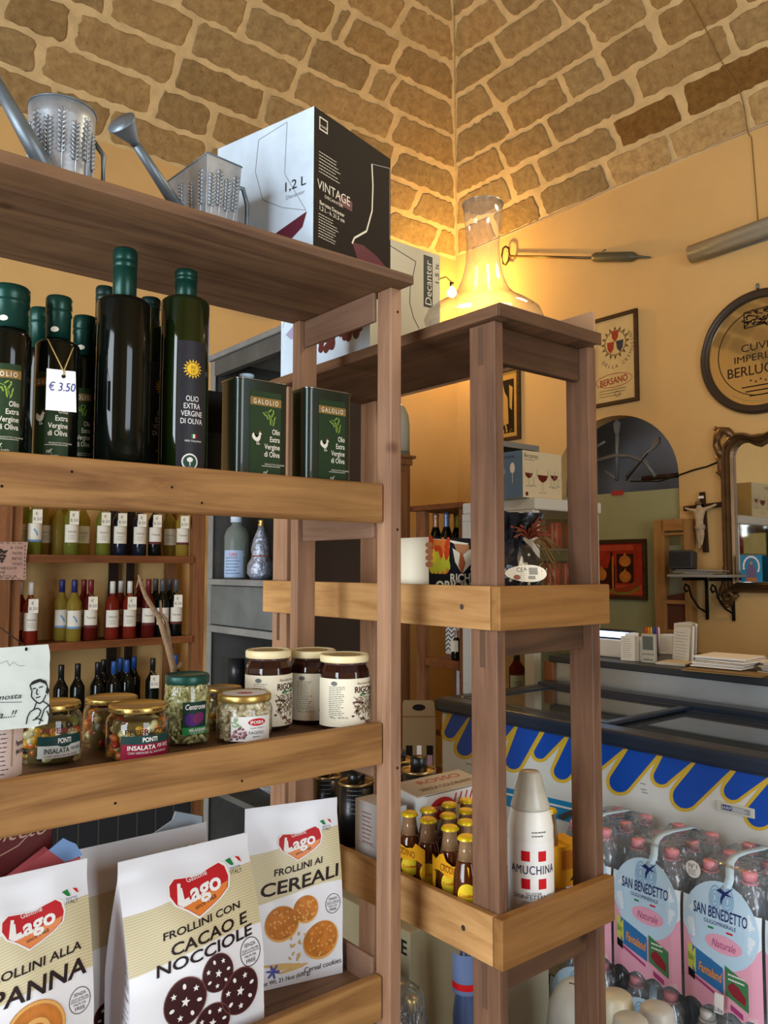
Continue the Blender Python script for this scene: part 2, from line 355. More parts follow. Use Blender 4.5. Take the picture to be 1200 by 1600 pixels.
r3 = nd(nt, 'ShaderNodeValToRGB'); r3.color_ramp.elements[0].position = 0.04; r3.color_ramp.elements[1].position = 0.12; r3.color_ramp.elements[0].color = (0.45, 0.38, 0.3, 1); r3.color_ramp.elements[1].color = (1, 1, 1, 1); L(n3.outputs['Distance'], r3.inputs['Fac'])
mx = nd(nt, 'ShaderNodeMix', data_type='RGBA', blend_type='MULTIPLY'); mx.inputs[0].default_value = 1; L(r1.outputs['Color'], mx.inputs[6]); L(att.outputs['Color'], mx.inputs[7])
mx2 = nd(nt, 'ShaderNodeMix', data_type='RGBA', blend_type='MULTIPLY'); mx2.inputs[0].default_value = 0.8; L(mx.outputs[2], mx2.inputs[6]); L(r3.outputs['Color'], mx2.inputs[7])
L(mx2.outputs[2], b.inputs['Base Color']); b.inputs['Roughness'].default_value = 0.95; b.inputs['Specular IOR Level'].default_value = 0.1
n2 = nd(nt, 'ShaderNodeTexNoise'); n2.inputs['Scale'].default_value = 34; n2.inputs['Detail'].default_value = 8; n2.inputs['Roughness'].default_value = 0.75; L(tc.outputs['Object'], n2.inputs['Vector'])
bp = nd(nt, 'ShaderNodeBump'); bp.inputs['Strength'].default_value = 0.8; bp.inputs['Distance'].default_value = 0.02; L(n2.outputs['Fac'], bp.inputs['Height']); L(bp.outputs['Normal'], b.inputs['Normal'])
CH = 0.196
JR = {0: [(843, 319), (951, 269), (1048, 224), (1164, 167)], 1: [(792, 279), (839, 259), (956, 198)], 2: [(855, 194), (985, 122), (1135, 37)],
      3: [(874, 117), (934, 82)], 4: [(758, 130), (914, 31)], 5: [(869, 6)]}
JL = {0: [(85, 143), (170, 190), (328, 230)], 1: [(67, 67), (247, 140)], 2: [(120, 20), (280, 93), (420, 150), (550, 193)], 3: [(307, 27), (470, 103), (627, 173)],
      4: [(497, 50), (590, 103), (623, 117)], 5: [(530, 20), (553, 20)], 6: [(637, 10)]}
sv = MB(); mv = MB()
for web, fn, J in (('r', vright, JR), ('l', vleft, JL)):
    for k in range(0, 16):
        t0, t1 = k * CH, (k + 1) * CH
        d0, d1 = arc(t0)[0], arc(t1)[0]
        js = sorted(find_at(u, v, web)[0] for (u, v) in J.get(k, []))
        dm = (d0 + d1) / 2
        if not js: js = [dm + rnd.uniform(0.25, 0.5)]
        while js[0] - dm > 0.62: js.insert(0, js[0] - rnd.uniform(0.36, 0.5))
        while js[-1] < 6.4: js.append(js[-1] + rnd.uniform(0.34, 0.55))
        ed = [None] + js
        for i in range(len(ed) - 1):
            g = 0.016
            a00 = (d0 if ed[i] is None else ed[i]) + g; a01 = (d1 if ed[i] is None else ed[i] + rnd.uniform(-.02, .02)) + g; a10 = ed[i + 1] - g; a11 = ed[i + 1] - g + rnd.uniform(-.015, .015)
            a00 = max(a00, d0 + g); a01 = max(a01, d1 + g)
            if a10 - a00 < 0.05: continue
            T0, T1 = t0 + g * 0.8 + rnd.uniform(-.004, .006), t1 - g * 0.8 + rnd.uniform(-.006, .004)
            dep = rnd.uniform(0.004, 0.008); nseg = max(4, int((a10 - a00) / 0.035)); ns = 5
            out = []
            for q in range(nseg): f = q / nseg; out.append((a00 + (a10 - a00) * f, T0))
            for q in range(ns): f = q / ns; out.append((a10 + (a11 - a10) * f, T0 + (T1 - T0) * f))
            for q in range(nseg): f = q / nseg; out.append((a11 + (a01 - a11) * f, T1))
            for q in range(ns): f = q / ns; out.append((a01 + (a00 - a01) * f, T1 + (T0 - T1) * f))
            ca = (a00 + a10) / 2; ct = (T0 + T1) / 2
            jit = [(a + rnd.uniform(-.008, .008), t_ + rnd.uniform(-.008, .008)) for a, t_ in out]
            for cidx in (0, nseg, nseg + ns, 2 * nseg + ns): a, t_ = jit[cidx]; jit[cidx] = (a + (ca - a) * 0.03, t_ + (ct - t_) * 0.07)
            n = len(jit); inn = [(ca + (a - ca) * (1 - .014 / max(.08, (a10 - a00) / 2)), ct + (t_ - ct) * 0.93) for a, t_ in jit]
            base = len(sv.v)
            sv.add([fn(a, t_, -0.004) for a, t_ in jit] + [fn(a, t_, dep) for a, t_ in inn] + [fn(ca, ct, dep + 0.002)],
                   [(i_, (i_ + 1) % n, n + (i_ + 1) % n, n + i_) for i_ in range(n)] + [(n + i_, n + (i_ + 1) % n, 2 * n) for i_ in range(n)], 0, False)
            br = rnd.uniform(0.86, 1.14); wm = rnd.uniform(-0.02, 0.06)
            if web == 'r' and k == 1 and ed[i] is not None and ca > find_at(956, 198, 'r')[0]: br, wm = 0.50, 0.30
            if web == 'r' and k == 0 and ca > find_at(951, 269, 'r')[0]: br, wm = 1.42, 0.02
            if rnd.random() < 0.12: wm += 0.06
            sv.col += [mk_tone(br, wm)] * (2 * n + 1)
    nA, nT = 30, 60
    vs = []
    for j in range(nT + 1):
        t = TMAX * 0.97 * j / nT; d = arc(t)[0]
        for i in range(nA + 1):
            a = d + (6.9 - d) * i / nA if d < 6.9 else d
            vs.append(fn(a, t, 0.0))
    mv.add(vs, [(j * (nA + 1) + i, j * (nA + 1) + i + 1, (j + 1) * (nA + 1) + i + 1, (j + 1) * (nA + 1) + i) for j in range(nT) for i in range(nA)], 0, True)
dd, zz = arc(TMAX * 0.97)
mv.box(XL, XW - dd + .02, YB, YW - dd + .02, ZS + zz - 0.08, ZS + zz + 0.05)
ceil = mv.build('ceiling', M_mortar); struct(ceil)
st = sv.build('stone_courses', M_stone, parent=ceil)
# plaster lip where the vault meets the right wall
m = MB(); pts = [onx(u, v, XW - 0.006) for u, v in ((738, 390), (800, 364), (860, 338), (960, 292), (1040, 257), (1120, 224), (1200, 192), (1290, 150))]
m.tube(pts, 0.008, 6, smooth=True); struct(m.build('trim_2', pm('old_plaster_lip', 'b8a184', 0.9, bump=(60, .6))))
# ---------------------------------------------------------------- shelving unit on the left (its front runs along x)
def thin(name, col, blend=0.35, rough=0.03, milk=0.0):
    """thin clear wall (glass jar, sheet): see-through with a fresnel gloss"""
    if name in MATS: return MATS[name]
    m = bpy.data.materials.new(name); m.use_nodes = True; nt = m.node_tree; nt.nodes.clear(); L = nt.links.new
    o = nd(nt, 'ShaderNodeOutputMaterial'); t = nd(nt, 'ShaderNodeBsdfTransparent'); t.inputs['Color'].default_value = lin(col)
    g = nd(nt, 'ShaderNodeBsdfGlossy'); g.inputs['Roughness'].default_value = rough
    lw = rimfac(nt, blend)
    x = nd(nt, 'ShaderNodeMixShader'); L(lw, x.inputs['Fac']); L(g.outputs[0], x.inputs[2]); L(x.outputs[0], o.inputs['Surface'])
    if milk:
        df = nd(nt, 'ShaderNodeBsdfDiffuse'); df.inputs['Color'].default_value = lin(col); y = nd(nt, 'ShaderNodeMixShader'); y.inputs['Fac'].default_value = milk
        L(t.outputs[0], y.inputs[1]); L(df.outputs[0], y.inputs[2]); L(y.outputs[0], x.inputs[1]); t.inputs['Color'].default_value = (.97, .98, 1, 1)
    else: L(t.outputs[0], x.inputs[1])
    MATS[name] = m; return m
Z1, Z2, Z3, ZT = 1.565, 1.150, 0.715, 1.966
AX0, AX1 = -0.42, 0.939
A = thing('shelving_unit', 'brown open shelf unit holding olive oil, jars and biscuit bags', 'shelf', (0, 0, 0))
def bx(name, x0, x1, y0, y1, z0, z1, mt, par, bev=0.002, label=None): return MB().box(x0, x1, y0, y1, z0, z1).build(name, mt, par, bev=bev, label=label)
bx('top_board', AX0, AX1, 1.065, 1.403, 1.948, ZT - 0.0008, M_und, A)
for (x0, x1, y0, y1) in ((0.914, 0.939, 1.10, 1.139), (0.895, 0.939, 1.371, 1.397), (AX0, AX0 + .025, 1.10, 1.139), (AX0, AX0 + .044, 1.371, 1.397)):
    p = bx('post', x0, x1, y0, y1, 0, 1.948, M_oak_z, A)
    if y0 < 1.2 and x1 > .9:
        for zz in (1.905, 1.508, 1.09):
            q = MB(); fm = front(y0 - .0003); q.ell(fm, 0.930, zz, .0022, .0026, 0); q.build('nail_hole', M_hole, p)
for z0, z1 in ((1.520, 1.591), (1.095, 1.167), (0.663, 0.736)):
    q = bx('front_lath', AX0 + .025, 0.9135, 1.119, 1.139, z0, z1, M_oak_x, A, bev=0.004, label='pale oak coloured lath')
    s = MB(); [s.ell(front(1.1187), rnd.uniform(.1, .85), rnd.uniform(z0 + .015, z1 - .015), .002, .002, 0, n=8) for _ in range(4)]; s.build('nail_hole', M_hole, q)
for zz in (Z1, Z2, Z3): bx('shelf_board', AX0 + .01, 0.9135, 1.1395, 1.3705, zz - 0.018, zz - 0.0008, M_und, A)
for z0, z1 in ((1.892, 1.9475), (1.493, 1.546), (1.071, 1.131), (0.64, 0.762)): bx('side_rail', 0.9055, 0.9135, 1.1395, 1.3705, z0, z1, wood('stained_side_rail', '8a6a55', '6b4f3e', 'y', knots=.3), A)
# ---------------------------------------------------------------- shelving unit in the middle (its front runs along y)
B = thing('shelving_unit', 'narrow dark brown timber shelf unit with a glass decanter standing on its top', 'shelf', (0, 0, 0))
BY1 = 1.685
bx('top_board', 1.011, 1.300, 0.93, BY1, 1.874, 1.8962, M_dk_y, B, bev=.003)
bx('edge_board', 1.011, 1.302, 0.9255, 0.9297, 1.872, 1.8962, M_dk_x, B, bev=.0015)
for (x0, x1, y0, y1) in ((1.026, 1.048, .951, 1.013), (1.292, 1.317, .951, 1.006), (1.026, 1.050, 1.618, 1.680), (1.292, 1.317, 1.618, 1.680)):
    p = bx('post', x0, x1, y0, y1, 0, 1.8735, M_dk_z if y0 < 1.2 else M_oak_z, B)
    if x0 < 1.1:
        yc = (y0 + y1) / 2 + .003
        for z0, z1 in ((1.80, 1.868), (1.268, 1.34), (.70, .78)): MB().box(x0 - .0006, x0 + .001, yc - .006, yc + .006, z0, z1).build('tenon', pm('tenon_end', '5a4231', .8), p)
for z0, z1 in ((1.334, 1.409), (0.783, 0.864)):
    q = bx('front_lath', 1.011, 1.0255, 0.952, BY1 + .015, z0, z1, M_pine_y, B, bev=.002, label='pine lath in the paler tone of the lit side')
    s = MB(); s.ell(side(1.0108), -1.02, (z0 + z1) / 2, .005, .005, 0, n=12); s.build('screw', M_screw, q)
    q = bx('end_lath', 1.011, 1.320, 0.930, 0.9505, z0, z1, M_pine_x, B, bev=.002, label='end lath in the browner tone of the shaded side')
for zz in (1.392, 0.812): bx('shelf_board', 1.0265, 1.3165, 1.0135, BY1 - .005, zz - .016, zz - 0.0008, M_und, B)
for z0, z1 in ((1.808, 1.8735), (1.285, 1.3335), (0.722, 0.7825)): bx('end_rail', 1.0485, 1.2915, 0.972, 0.990, z0, z1, M_dk_x, B)
bx('back_panel', 1.3175, 1.3225, 0.955, BY1, 1.876, onx(943, 482, 1.32).z, pm('pinkish_hardboard', 'b08a66', .7), B, bev=0)
# ---------------------------------------------------------------- things on the left unit: helpers
def spot(u, y, z): P = ony(u, 887, y); return Vector((P.x, y, z))
def spotx(u, x, z): P = onx(u, 887, x); return Vector((x, P.y, z))
def zat(u, v, P): return (ony(u, v, P.y) if abs(P.y) > .2 else onx(u, v, P.x)).z
def arcpatch(m, fn, x0, x1, y0, y1, d=0, mi=0, nx=14): return m.rect(fn, x0, x1, y0, y1, d, mi, nx, 1, True)
def small_lines(m, fn, cx, y0, y1, n, w, d, mi, h=0.0016, ragged=True):
    """rows of tiny print, drawn as broken dashes"""
    for i in range(n):
        y = y1 - (y1 - y0) * i / max(1, n - 1); x = cx - w / 2; xe = cx + w / 2 - (rnd.uniform(0, w * .3) if ragged else 0)
        while x < xe:
            l = rnd.uniform(.0025, .007); m.rect(fn, x, min(xe, x + l), y - h / 2, y + h / 2, d, mi); x += l + .0012
def rooster(m, fn, cx, cy, s, d, mi, mi2):
    body = [(-.55, .35), (-.7, .75), (-.95, .55), (-.98, .15), (-.8, -.15), (-.45, -.4), (-.05, -.45), (.25, -.25), (.38, .1), (.42, .55), (.62, .62), (.45, .75), (.3, .9), (.12, .75), (.1, .4), (-.1, .15), (-.35, .1)]
    m.flat([(cx + x * s, cy + y * s) for x, y in body], fn, d, mi)
    m.stroke(fn, [(cx - .2 * s, cy - .42 * s), (cx - .22 * s, cy - .85 * s), (cx + .05 * s, cy - .85 * s)], s * .09, d, mi); m.stroke(fn, [(cx + .05 * s, cy - .42 * s), (cx + .05 * s, cy - .8 * s), (cx + .3 * s, cy - .8 * s)], s * .09, d, mi)
    m.flat([(cx + x * s, cy + y * s) for x, y in ((.05, .8), (.12, 1.1), (.3, 1.0), (.42, 1.1), (.42, .85), (.3, .9))], fn, d + .0001, mi2)
def olive_sprig(m, fn, cx, cy, s, d, mi, mi2):
    m.stroke(fn, [(cx - s * .5, cy + s * .3), (cx - .1 * s, cy + .15 * s), (cx + s * .25, cy - s * .35), (cx + s * .3, cy - s * .7)], s * .06, d, mi)
    for (x, y, r) in ((-.55, .05, 2.4), (-.25, -.2, 1.9), (.05, .45, .7), (.35, .15, 1.0), (.05, -.35, 2.0), (.55, -.3, 1.3), (.1, -.7, 1.8), (.45, -.75, 1.2)):
        m.ell(fn, cx + x * s, cy + y * s, s * .27, s * .075, d, mi, 10, r)
    for (x, y) in ((-.05, .0), (.4, .45), (.25, -.05)): m.ell(fn, cx + x * s, cy + y * s, s * .09, s * .11, d + .0001, mi2, 10)
M_olab = pm('dark_green_label', '26391f', 0.5); M_olab2 = pm('olive_leaf_print', '7f9a3c', 0.5); M_oband = pm('gold_band', '8a6a35', 0.45); M_lid_w = pm('cream_print', 'e2dcc8', .55); M_crest = pm('comb_print', '8a5a24', .5)
LABM = [M_olab, M_oband, M_lid_w, M_olab2, M_crest, M_white]
def oil_label(fn, w, h, tag_=True):
    """green olive oil label: gold band, sprig, white cockerel and the four words"""
    m = MB(); m.rings = 2; n = 10
    m.rect(fn, -w / 2, w / 2, -h / 2, h / 2, .0004, 0, n, 1, True)
    m.rect(fn, -w / 2, w / 2, h * .34, h * .43, .0007, 1, n, 1, True)
    m.text(fn, 'GALOLIO', 0, h * .385, h * .055, .001, 2, w=w * .80, bold=.01, sp=1.5)
    olive_sprig(m, fn, w * .12, h * .24, w * .3, .0009, 3, 3)
    rooster(m, fn, -w * .24, -h * .03, w * .2, .0009, 2, 4)
    for i, s in enumerate(('Olio', 'Extra', 'Vergine', 'di Oliva')):
        m.text(fn, s, w * .46, h * (.06 - .085 * i), h * .062, .001, 2, 'r', bold=.012, w={0: .25, 1: .32, 2: .5, 3: .5}[i] * w)
    m.rect(fn, -w * .12, w * .48, -h * .335, -h * .33, .001, 2, 4); m.text(fn, 'PRODOTTO ITALIANO', w * .3, -h * .31, h * .018, .001, 2)
    m.text(fn, 'nf.', 0, -h * .40, h * .05, .001, 2, slant=.3); m.text(fn, 'Estratto a freddo', 0, -h * .45, h * .022, .001, 2)
    return m
def oil_bottle(name, label, P, R, H, capR, capH, group=None, neck=True, shoulder=.78, cap_mat=None, glass=None):
    t = thing(name, label, 'bottle', P, 0, group)
    zs = H - capH; zsh = zs * shoulder if not neck else zs
    sh = R * .30
    prof = [(0, 0), (R * .93, 0), (R, R * .07), (R, zsh - sh)]
    for i in range(1, 7): a = i / 6 * PI / 2; prof.append((capR * 1.0 + (R - capR) * math.cos(a), zsh - sh + sh * math.sin(a)))
    prof += [(capR * .93, zsh + .002), (capR * .93, zs)]
    MB().lathe(prof, 40).build('glass_body', glass or M_blackglass, t)
    c = MB(); cp = [(capR * .95, zs - capH * .0), (capR, zs + .001), (capR, zs + capH * .60), (capR * .96, zs + capH * .615), (capR * 1.03, zs + capH * .64), (capR * 1.03, zs + capH * .72), (capR * .98, zs + capH * .74), (capR * 1.03, zs + capH * .77), (capR * 1.03, zs + capH * .95), (capR * .9, H), (0, H)]
    c.lathe(cp, 32).build('capsule', cap_mat or M_greencap, t)
    return t
# ---- dark oil bottles in the left corner of the first shelf
def galolio_bottle(label, u, y, w, cw, vtop, vsh, vcap, lab=True):
    P = spot(u, y, Z1); s = mpp(P); H = zat(u, vtop, P) - Z1; R = w / 2 * s; cR = cw / 2 * s; zs = zat(u, vsh, P) - Z1; zc = zat(u, vcap, P) - Z1
    t = thing('oil_bottle', label, 'bottle', P, 0, 'dark olive oil bottles with green screw caps')
    sh = R * .28; prof = [(0, 0), (R * .93, 0), (R, R * .07), (R, zs - sh)] + [(cR * .92 + (R - cR * .92) * math.cos(i / 6 * PI / 2), zs - sh + sh * math.sin(i / 6 * PI / 2)) for i in range(1, 7)] + [(cR * .9, zc)]
    MB().lathe(prof, 36).build('glass_body', M_blackglass, t)
    ch = H - zs
    c = MB().lathe([(cR * .93, zs + .003), (cR * .93, zs + ch * .55), (cR, zs + ch * .58), (cR * 1.0, zs + ch * .66), (cR * .95, zs + ch * .69), (cR, zs + ch * .72), (cR, zs + ch * .95), (cR * .9, H), (0, H)], 32)
    cap = c.build('capsule', M_greencap, t)
    f = facing(P)
    if lab:
        fn = cyl_map(R + .0002, f - .25, zs * .44); m = oil_label(fn, R * 1.7, zs * .62); m.build('label', LABM, t)
        e = MB(); e.ell(cyl_map(cR * .94 + .0003, f - .3), 0, zs + ch * .22, .006, .004, 0, 0, 14); e.build('gold_crest', M_lid_w, cap)
    return t
galolio_bottle('olive oil bottle cut by the left picture edge, nearest of the green capped ones', 1, 1.185, 68, 60, 447, 518, 512)
b2 = galolio_bottle('olive oil bottle carrying the handwritten 3.50 price tag on a string', 80, 1.20, 66, 40, 463, 533, 528)
galolio_bottle('olive oil bottle to the right of the price tagged one, beside the tall bottle', 122, 1.275, 44, 36, 494, 560, 556)
galolio_bottle('olive oil bottle half hidden behind the left side of the price tagged bottle', 52, 1.285, 46, 36, 481, 548, 545, False)
galolio_bottle('rearmost green capped oil bottle, showing between the two nearest on the left', 33, 1.335, 42, 34, 496, 560, 556, False)
# price tag
P = spot(88, 1.148, 0); s = mpp(P); zt = zat(88, 578, P); zb = zat(88, 641, P)
t = thing('price_tag', 'white card tag reading 3.50 euro hung on the neck of an olive oil bottle', 'price tag', (P.x, P.y, zb), 0.0)
fn = plane_map((0, 0, 0), (math.cos(-.35), math.sin(-.35), 0), (0, 0, 1), (-.34, -.94, 0)); w = 50 * s; h = zt - zb
m = MB(); m.prism([(-w / 2, 0), (w / 2, -.001), (w * .44, h), (-w / 2, h * 1.03)], fn, 0.0008, 0); m.build('card', M_white, t)
m = MB(); m.text(fn, '€ 3.50', 0, h * .60, h * .22, .0013, 0, w=w * .86, slant=.1).ell(fn, .002, h * .86, .0028, .0028, .0012, 1, 12); m.build('lettering', [M_blue, M_hole], t)
m = MB(); a = fn(.002, h * .88, .002); q = Vector(b2.location) - Vector((P.x, P.y, zb)); zn = zat(80, 533, Vector(b2.location)) - zb
for sx in (-1, 1): m.tube([a, a + Vector((0, 0, .006)), Vector((q.x + sx * .019 - .002, q.y - .022, zn - .004)), Vector((q.x + sx * .022, q.y + .004, zn))], .0009, 6)
m.build('string', M_twine, t)
# ---- tall bottles
P = spot(184, 1.19, Z1); s = mpp(P)
oil_bottle('oil_bottle', 'tallest black oil bottle with plain unlabelled front and green capsule', P, 41 * s, zat(184, 388, P) - Z1, 18.5 * s, zat(184, 388, P) - zat(184, 465, P))
P = spot(153, 1.32, Z1); s = mpp(P)
oil_bottle('oil_bottle', 'oil bottle whose dark cap peeps out behind the tallest bottle on its left', P, .030, zat(153, 447, P) - Z1, 14 * s, .06, cap_mat=pm('dark_capsule', '14302a', .4, .3))
M_sunlab = pm('black_sun_label', '2b2a2e', .45); M_oglass = pm('green_bottle_glass', '16220c', 0.06, coat=.3)
def sun_label(fn, w, h):
    m = MB(); m.rings = 2; m.rect(fn, -w / 2, w / 2, -h / 2, h / 2, .0003, 0, 12, 1, True)
    cy = h * .29; r = w * .20
    for k in range(16):
        a = 2 * PI * k / 16; da = PI / 18
        m.flat([(r * 1.12 * math.cos(a - da), cy + r * 1.12 * math.sin(a - da)), (r * 1.65 * math.cos(a), cy + r * 1.65 * math.sin(a)), (r * 1.12 * math.cos(a + da), cy + r * 1.12 * math.sin(a + da))], fn, .0006, 1)
    m.ell(fn, 0, cy, r, r, .0006, 1, 24); m.text(fn, 'SU', 0, cy + r * .3, r * .5, .001, 3); m.text(fn, 'LE', 0, cy - r * .4, r * .5, .001, 3)
    for i, (tx, ww) in enumerate((('OLIO', .42), ('EXTRA', .55), ('VERGINE', .72), ('DI OLIVA', .74))): m.text(fn, tx, 0, h * (.07 - .056 * i), h * .042, .0008, 2, w=w * ww)
    for i, k in enumerate((4, 2, 5)): m.rect(fn, w * (-.02 + .06 * i), w * (.04 + .06 * i), -h * .225, -h * .195, .0008, k)
    m.text(fn, '100% ITALIANO', w * .06, -h * .245, h * .014, .0008, 2)
    m.ell(fn, -w * .05, -h * .40, w * .27, w * .27, .0007, 2, 24); m.ell(fn, -w * .05, -h * .40, w * .22, w * .22, .0009, 6, 24)
    m.ell(fn, -w * .05, -h * .385, w * .1, w * .08, .001, 2, 12); m.stroke(fn, [(-w * .05, -h * .40), (-w * .05, -h * .43)], w * .03, .001, 2); m.text(fn, 'APOL', -w * .05, -h * .445, w * .07, .001, 2)
    return m
SUNM = [M_sunlab, pm('sun_yellow', 'e3b52c', .5), M_white, pm('olive_print', '6f6a1c', .5), M_green, M_red, pm('seal_green', '2a4a3a', .5)]
P = spot(282, 1.195, Z1); s = mpp(P); H = zat(282, 422, P) - Z1
b = oil_bottle('oil_bottle', 'green glass oil bottle with black label bearing a yellow sun', P, 37.5 * s, H, 17.5 * s, zat(282, 422, P) - zat(282, 465, P), glass=M_oglass)
sun_label(cyl_map(37.7 * s, facing(P) + .35, H * .35), 37.5 * s * 1.25, H * .60).build('label', SUNM, b)
P = spot(226, 1.30, Z1); s = mpp(P); H = zat(226, 465, P) - Z1
b = oil_bottle('oil_bottle', 'oil bottle with a sun label, half hidden behind the right side of the tallest bottle', P, .0345, H, .0165, .05, glass=M_oglass, cap_mat=MATS['dark_capsule'])
sun_label(cyl_map(.0347, facing(P) + .7, H * .35), .034 * 1.3, H * .6).build('label', SUNM, b)
P = spot(330, 1.345, Z1); t = thing('tin_box', 'narrow black box standing between the sun labelled bottle and the first oil tin', 'box', P)
MB().box(-.03, .026, -.02, .02, 0, zat(330, 614, P) - Z1).build('box_body', pm('black_card', '17181a', .45), t, bev=.002)
m = MB(); m.rect(front(-.0202), -.024, .02, .01, .12, .0003); m.build('printed_panel', pm('black_gloss_print', '222428', .3), t)
# ---- olive oil tins
M_tin = pm('green_tin_paint', '1d2a20', 0.28, 0.25, coat=.4); M_rim = pm('tin_rim', 'a9ada8', .25, 1.0)
def oil_tin(label, uc, ur, ul, vtop, y, cap=True):
    P = spot(uc, y, Z1); w = run_to(P, 0.0, ur); dpt = run_to(P, PI / 2, ul); h = zat(uc, vtop, P) - Z1
    t = thing('oil_tin', label, 'tin', (P.x + w / 2, P.y + dpt / 2, Z1), 0, 'olive oil tins')
    m = MB(); r = .012
    def rr(k, z, inset=0):
        o = []
        for (cx, cy, a0) in ((w / 2 - r, dpt / 2 - r, 0), (-w / 2 + r, dpt / 2 - r, PI / 2), (-w / 2 + r, -dpt / 2 + r, PI), (w / 2 - r, -dpt / 2 + r, 1.5 * PI)):
            for i in range(6): a = a0 + i / 5 * PI / 2; o.append((cx + (r - inset) * math.cos(a), cy + (r - inset) * math.sin(a), z))
        return o
    lv = [rr(0, 0), rr(0, .004, -.0012), rr(0, .008), rr(0, h - .006), rr(0, h - .003, -.0012), rr(0, h, -.0004), rr(0, h - .003, .002)]
    n = 24; vs = [p for l in lv for p in l]
    m.add(vs, [(j * n + i, j * n + (i + 1) % n, (j + 1) * n + (i + 1) % n, (j + 1) * n + i) for j in range(len(lv) - 1) for i in range(n)], 0, True); m.add(lv[-1], [tuple(range(n))]); m.add(lv[0], [tuple(reversed(range(n)))])
    m.build('tin_body', M_tin, t)
    q = MB(); pts = rr(0, h - .001, -.0012); q.tube(pts + [pts[0]], .0012, 6); q.build('rim', M_rim, t)
    q = MB().lathe([(0.011, h - .003), (.0105, h + .008), (.0125, h + .009), (.0125, h + .013), (.010, h + .0135), (0, h + .0135)], 20, c=(-w * .16, 0.0, 0))
    if cap: q.build('screw_cap', pm('pale_blue_cap', 'a9c3cf', .4), t)
    fn = front(-dpt / 2 - .0002, 0.004, h * .50); oil_label(fn, w * .60, h * .80).build('label', LABM, t)
    return t
oil_tin('left olive oil tin, with pale blue screw cap showing above its rim', 367, 450, 341, 587, 1.165)
oil_tin('right olive oil tin, next to the corner post', 478, 550, 451, 603, 1.165, False)
# ---------------------------------------------------------------- top of the left unit
M_zinc = pm('galvanised_zinc', 'b2bac0', 0.42, 0.65, var=(30, .18), bump=(120, .06)); M_zinc_d = pm('dark_zinc', '747e84', 0.45, 0.6, var=(25, .2))
def wheat(m, fn, cx, y0, y1, w, d0=.0006, mi=0):
    n = 9
    m.tube([fn(cx, y0, d0), fn(cx + .001, y0 + (y1 - y0) * .5, d0), fn(cx, y1, d0)], .0013, 5, mi)
    for i in range(n):
        y = y0 + (y1 - y0) * (.42 + .55 * i / n)
        for s in (-1, 1): m.tube([fn(cx + s * .0015, y, d0), fn(cx + s * w, y + .006, d0 + .0008)], .0019, 5, mi)
# square can
P = spot(313, 1.135, ZT); s = mpp(P)
t = thing('watering_can', 'square galvanised watering can with embossed wheat ears, beside the big decanter box', 'watering can', (P.x, P.y, ZT), math.radians(6))
hc = zat(313, 240, P) - ZT; wt = .061; wb = .054
w1 = run_to(P, math.radians(6), 376); d1 = run_to(P, math.radians(96), 256)
m = MB(); vs = []
for (k, z, f) in ((0, 0.0, .86), (1, hc, 1.0), (2, hc - .001, .965), (3, .004, .84)):
    for (x, y) in ((0, 0), (w1, 0), (w1, d1), (0, d1)):
        cx, cy = w1 / 2, d1 / 2; vs.append((cx + (x - cx) * f, cy + (y - cy) * f, z + (.006 if (k in (1, 2) and (x, y) in ((0, 0), (w1, 0))) else 0)))
m.add(vs, [(a * 4 + i, a * 4 + (i + 1) % 4, (a + 1) * 4 + (i + 1) % 4, (a + 1) * 4 + i) for a in range(3) for i in range(4)]); m.add(vs[0:4], [(3, 2, 1, 0)]); m.add(vs[12:16], [(0, 1, 2, 3)])
m.build('can_body', M_zinc, t, bev=.001)
m = MB(); pts = vs[4:8] + [vs[4]]; m.tube(pts, .0016, 6); m.build('rolled_rim', M_zinc_d, t)
m = MB()
def face_fn(a, b_, n_):
    lo0, lo1 = Vector(vs[a]), Vector(vs[b_]); hi0, hi1 = Vector(vs[4 + a]), Vector(vs[4 + b_])
    return lambda x, y, d=0: (lo0.lerp(lo1, x)).lerp(hi0.lerp(hi1, x), y) + Vector(n_) * d
for a, b_, n_, cnt in ((0, 1, (0, -1, 0), 4), (3, 0, (-1, 0, 0), 4)):
    ff = face_fn(a, b_, n_); L_ = (Vector(vs[b_]) - Vector(vs[a])).length
    g = lambda x, y, d=0, ff=ff, L_=L_: ff(x / L_, y / hc, d)
    for i in range(cnt): wheat(m, g, L_ * (.14 + .24 * i), hc * .08, hc * (.86 if i % 2 else .78), .005)
m.build('embossed_wheat', M_zinc, t)
m = MB(); cx = w1; m.tube([(cx - .004, d1 * .1, hc * .80), (cx + .012, d1 * .1, hc * .82), (cx + .021, d1 * .1, hc * .62), (cx + .020, d1 * .1, hc * .32), (cx + .008, d1 * .1, hc * .08), (cx - .008, d1 * .1, hc * .10)], .004, 8); m.build('handle', M_zinc_d, t)
Q = ony(212, 225, P.y - .005); q0 = Vector((Q.x, Q.y, Q.z)) - Vector(t.location); q0 = Matrix.Rotation(-math.radians(6), 3, 'Z') @ q0
sb = Vector((.008, d1 * .45, hc * .22)); dr = (q0 - sb).normalized(); e1 = q0 + dr * .034
m = MB(); m.tube([sb, sb.lerp(q0, .5), q0], .006, 12, rr=[.012, .009, .0065]); m.build('spout', M_zinc_d, t)
m = MB(); m.tube([q0, q0 + dr * .006, e1, e1 + dr * .002], .01, 20, rr=[.007, .008, .022, .0222]); m.build('rose', M_zinc_d, t)
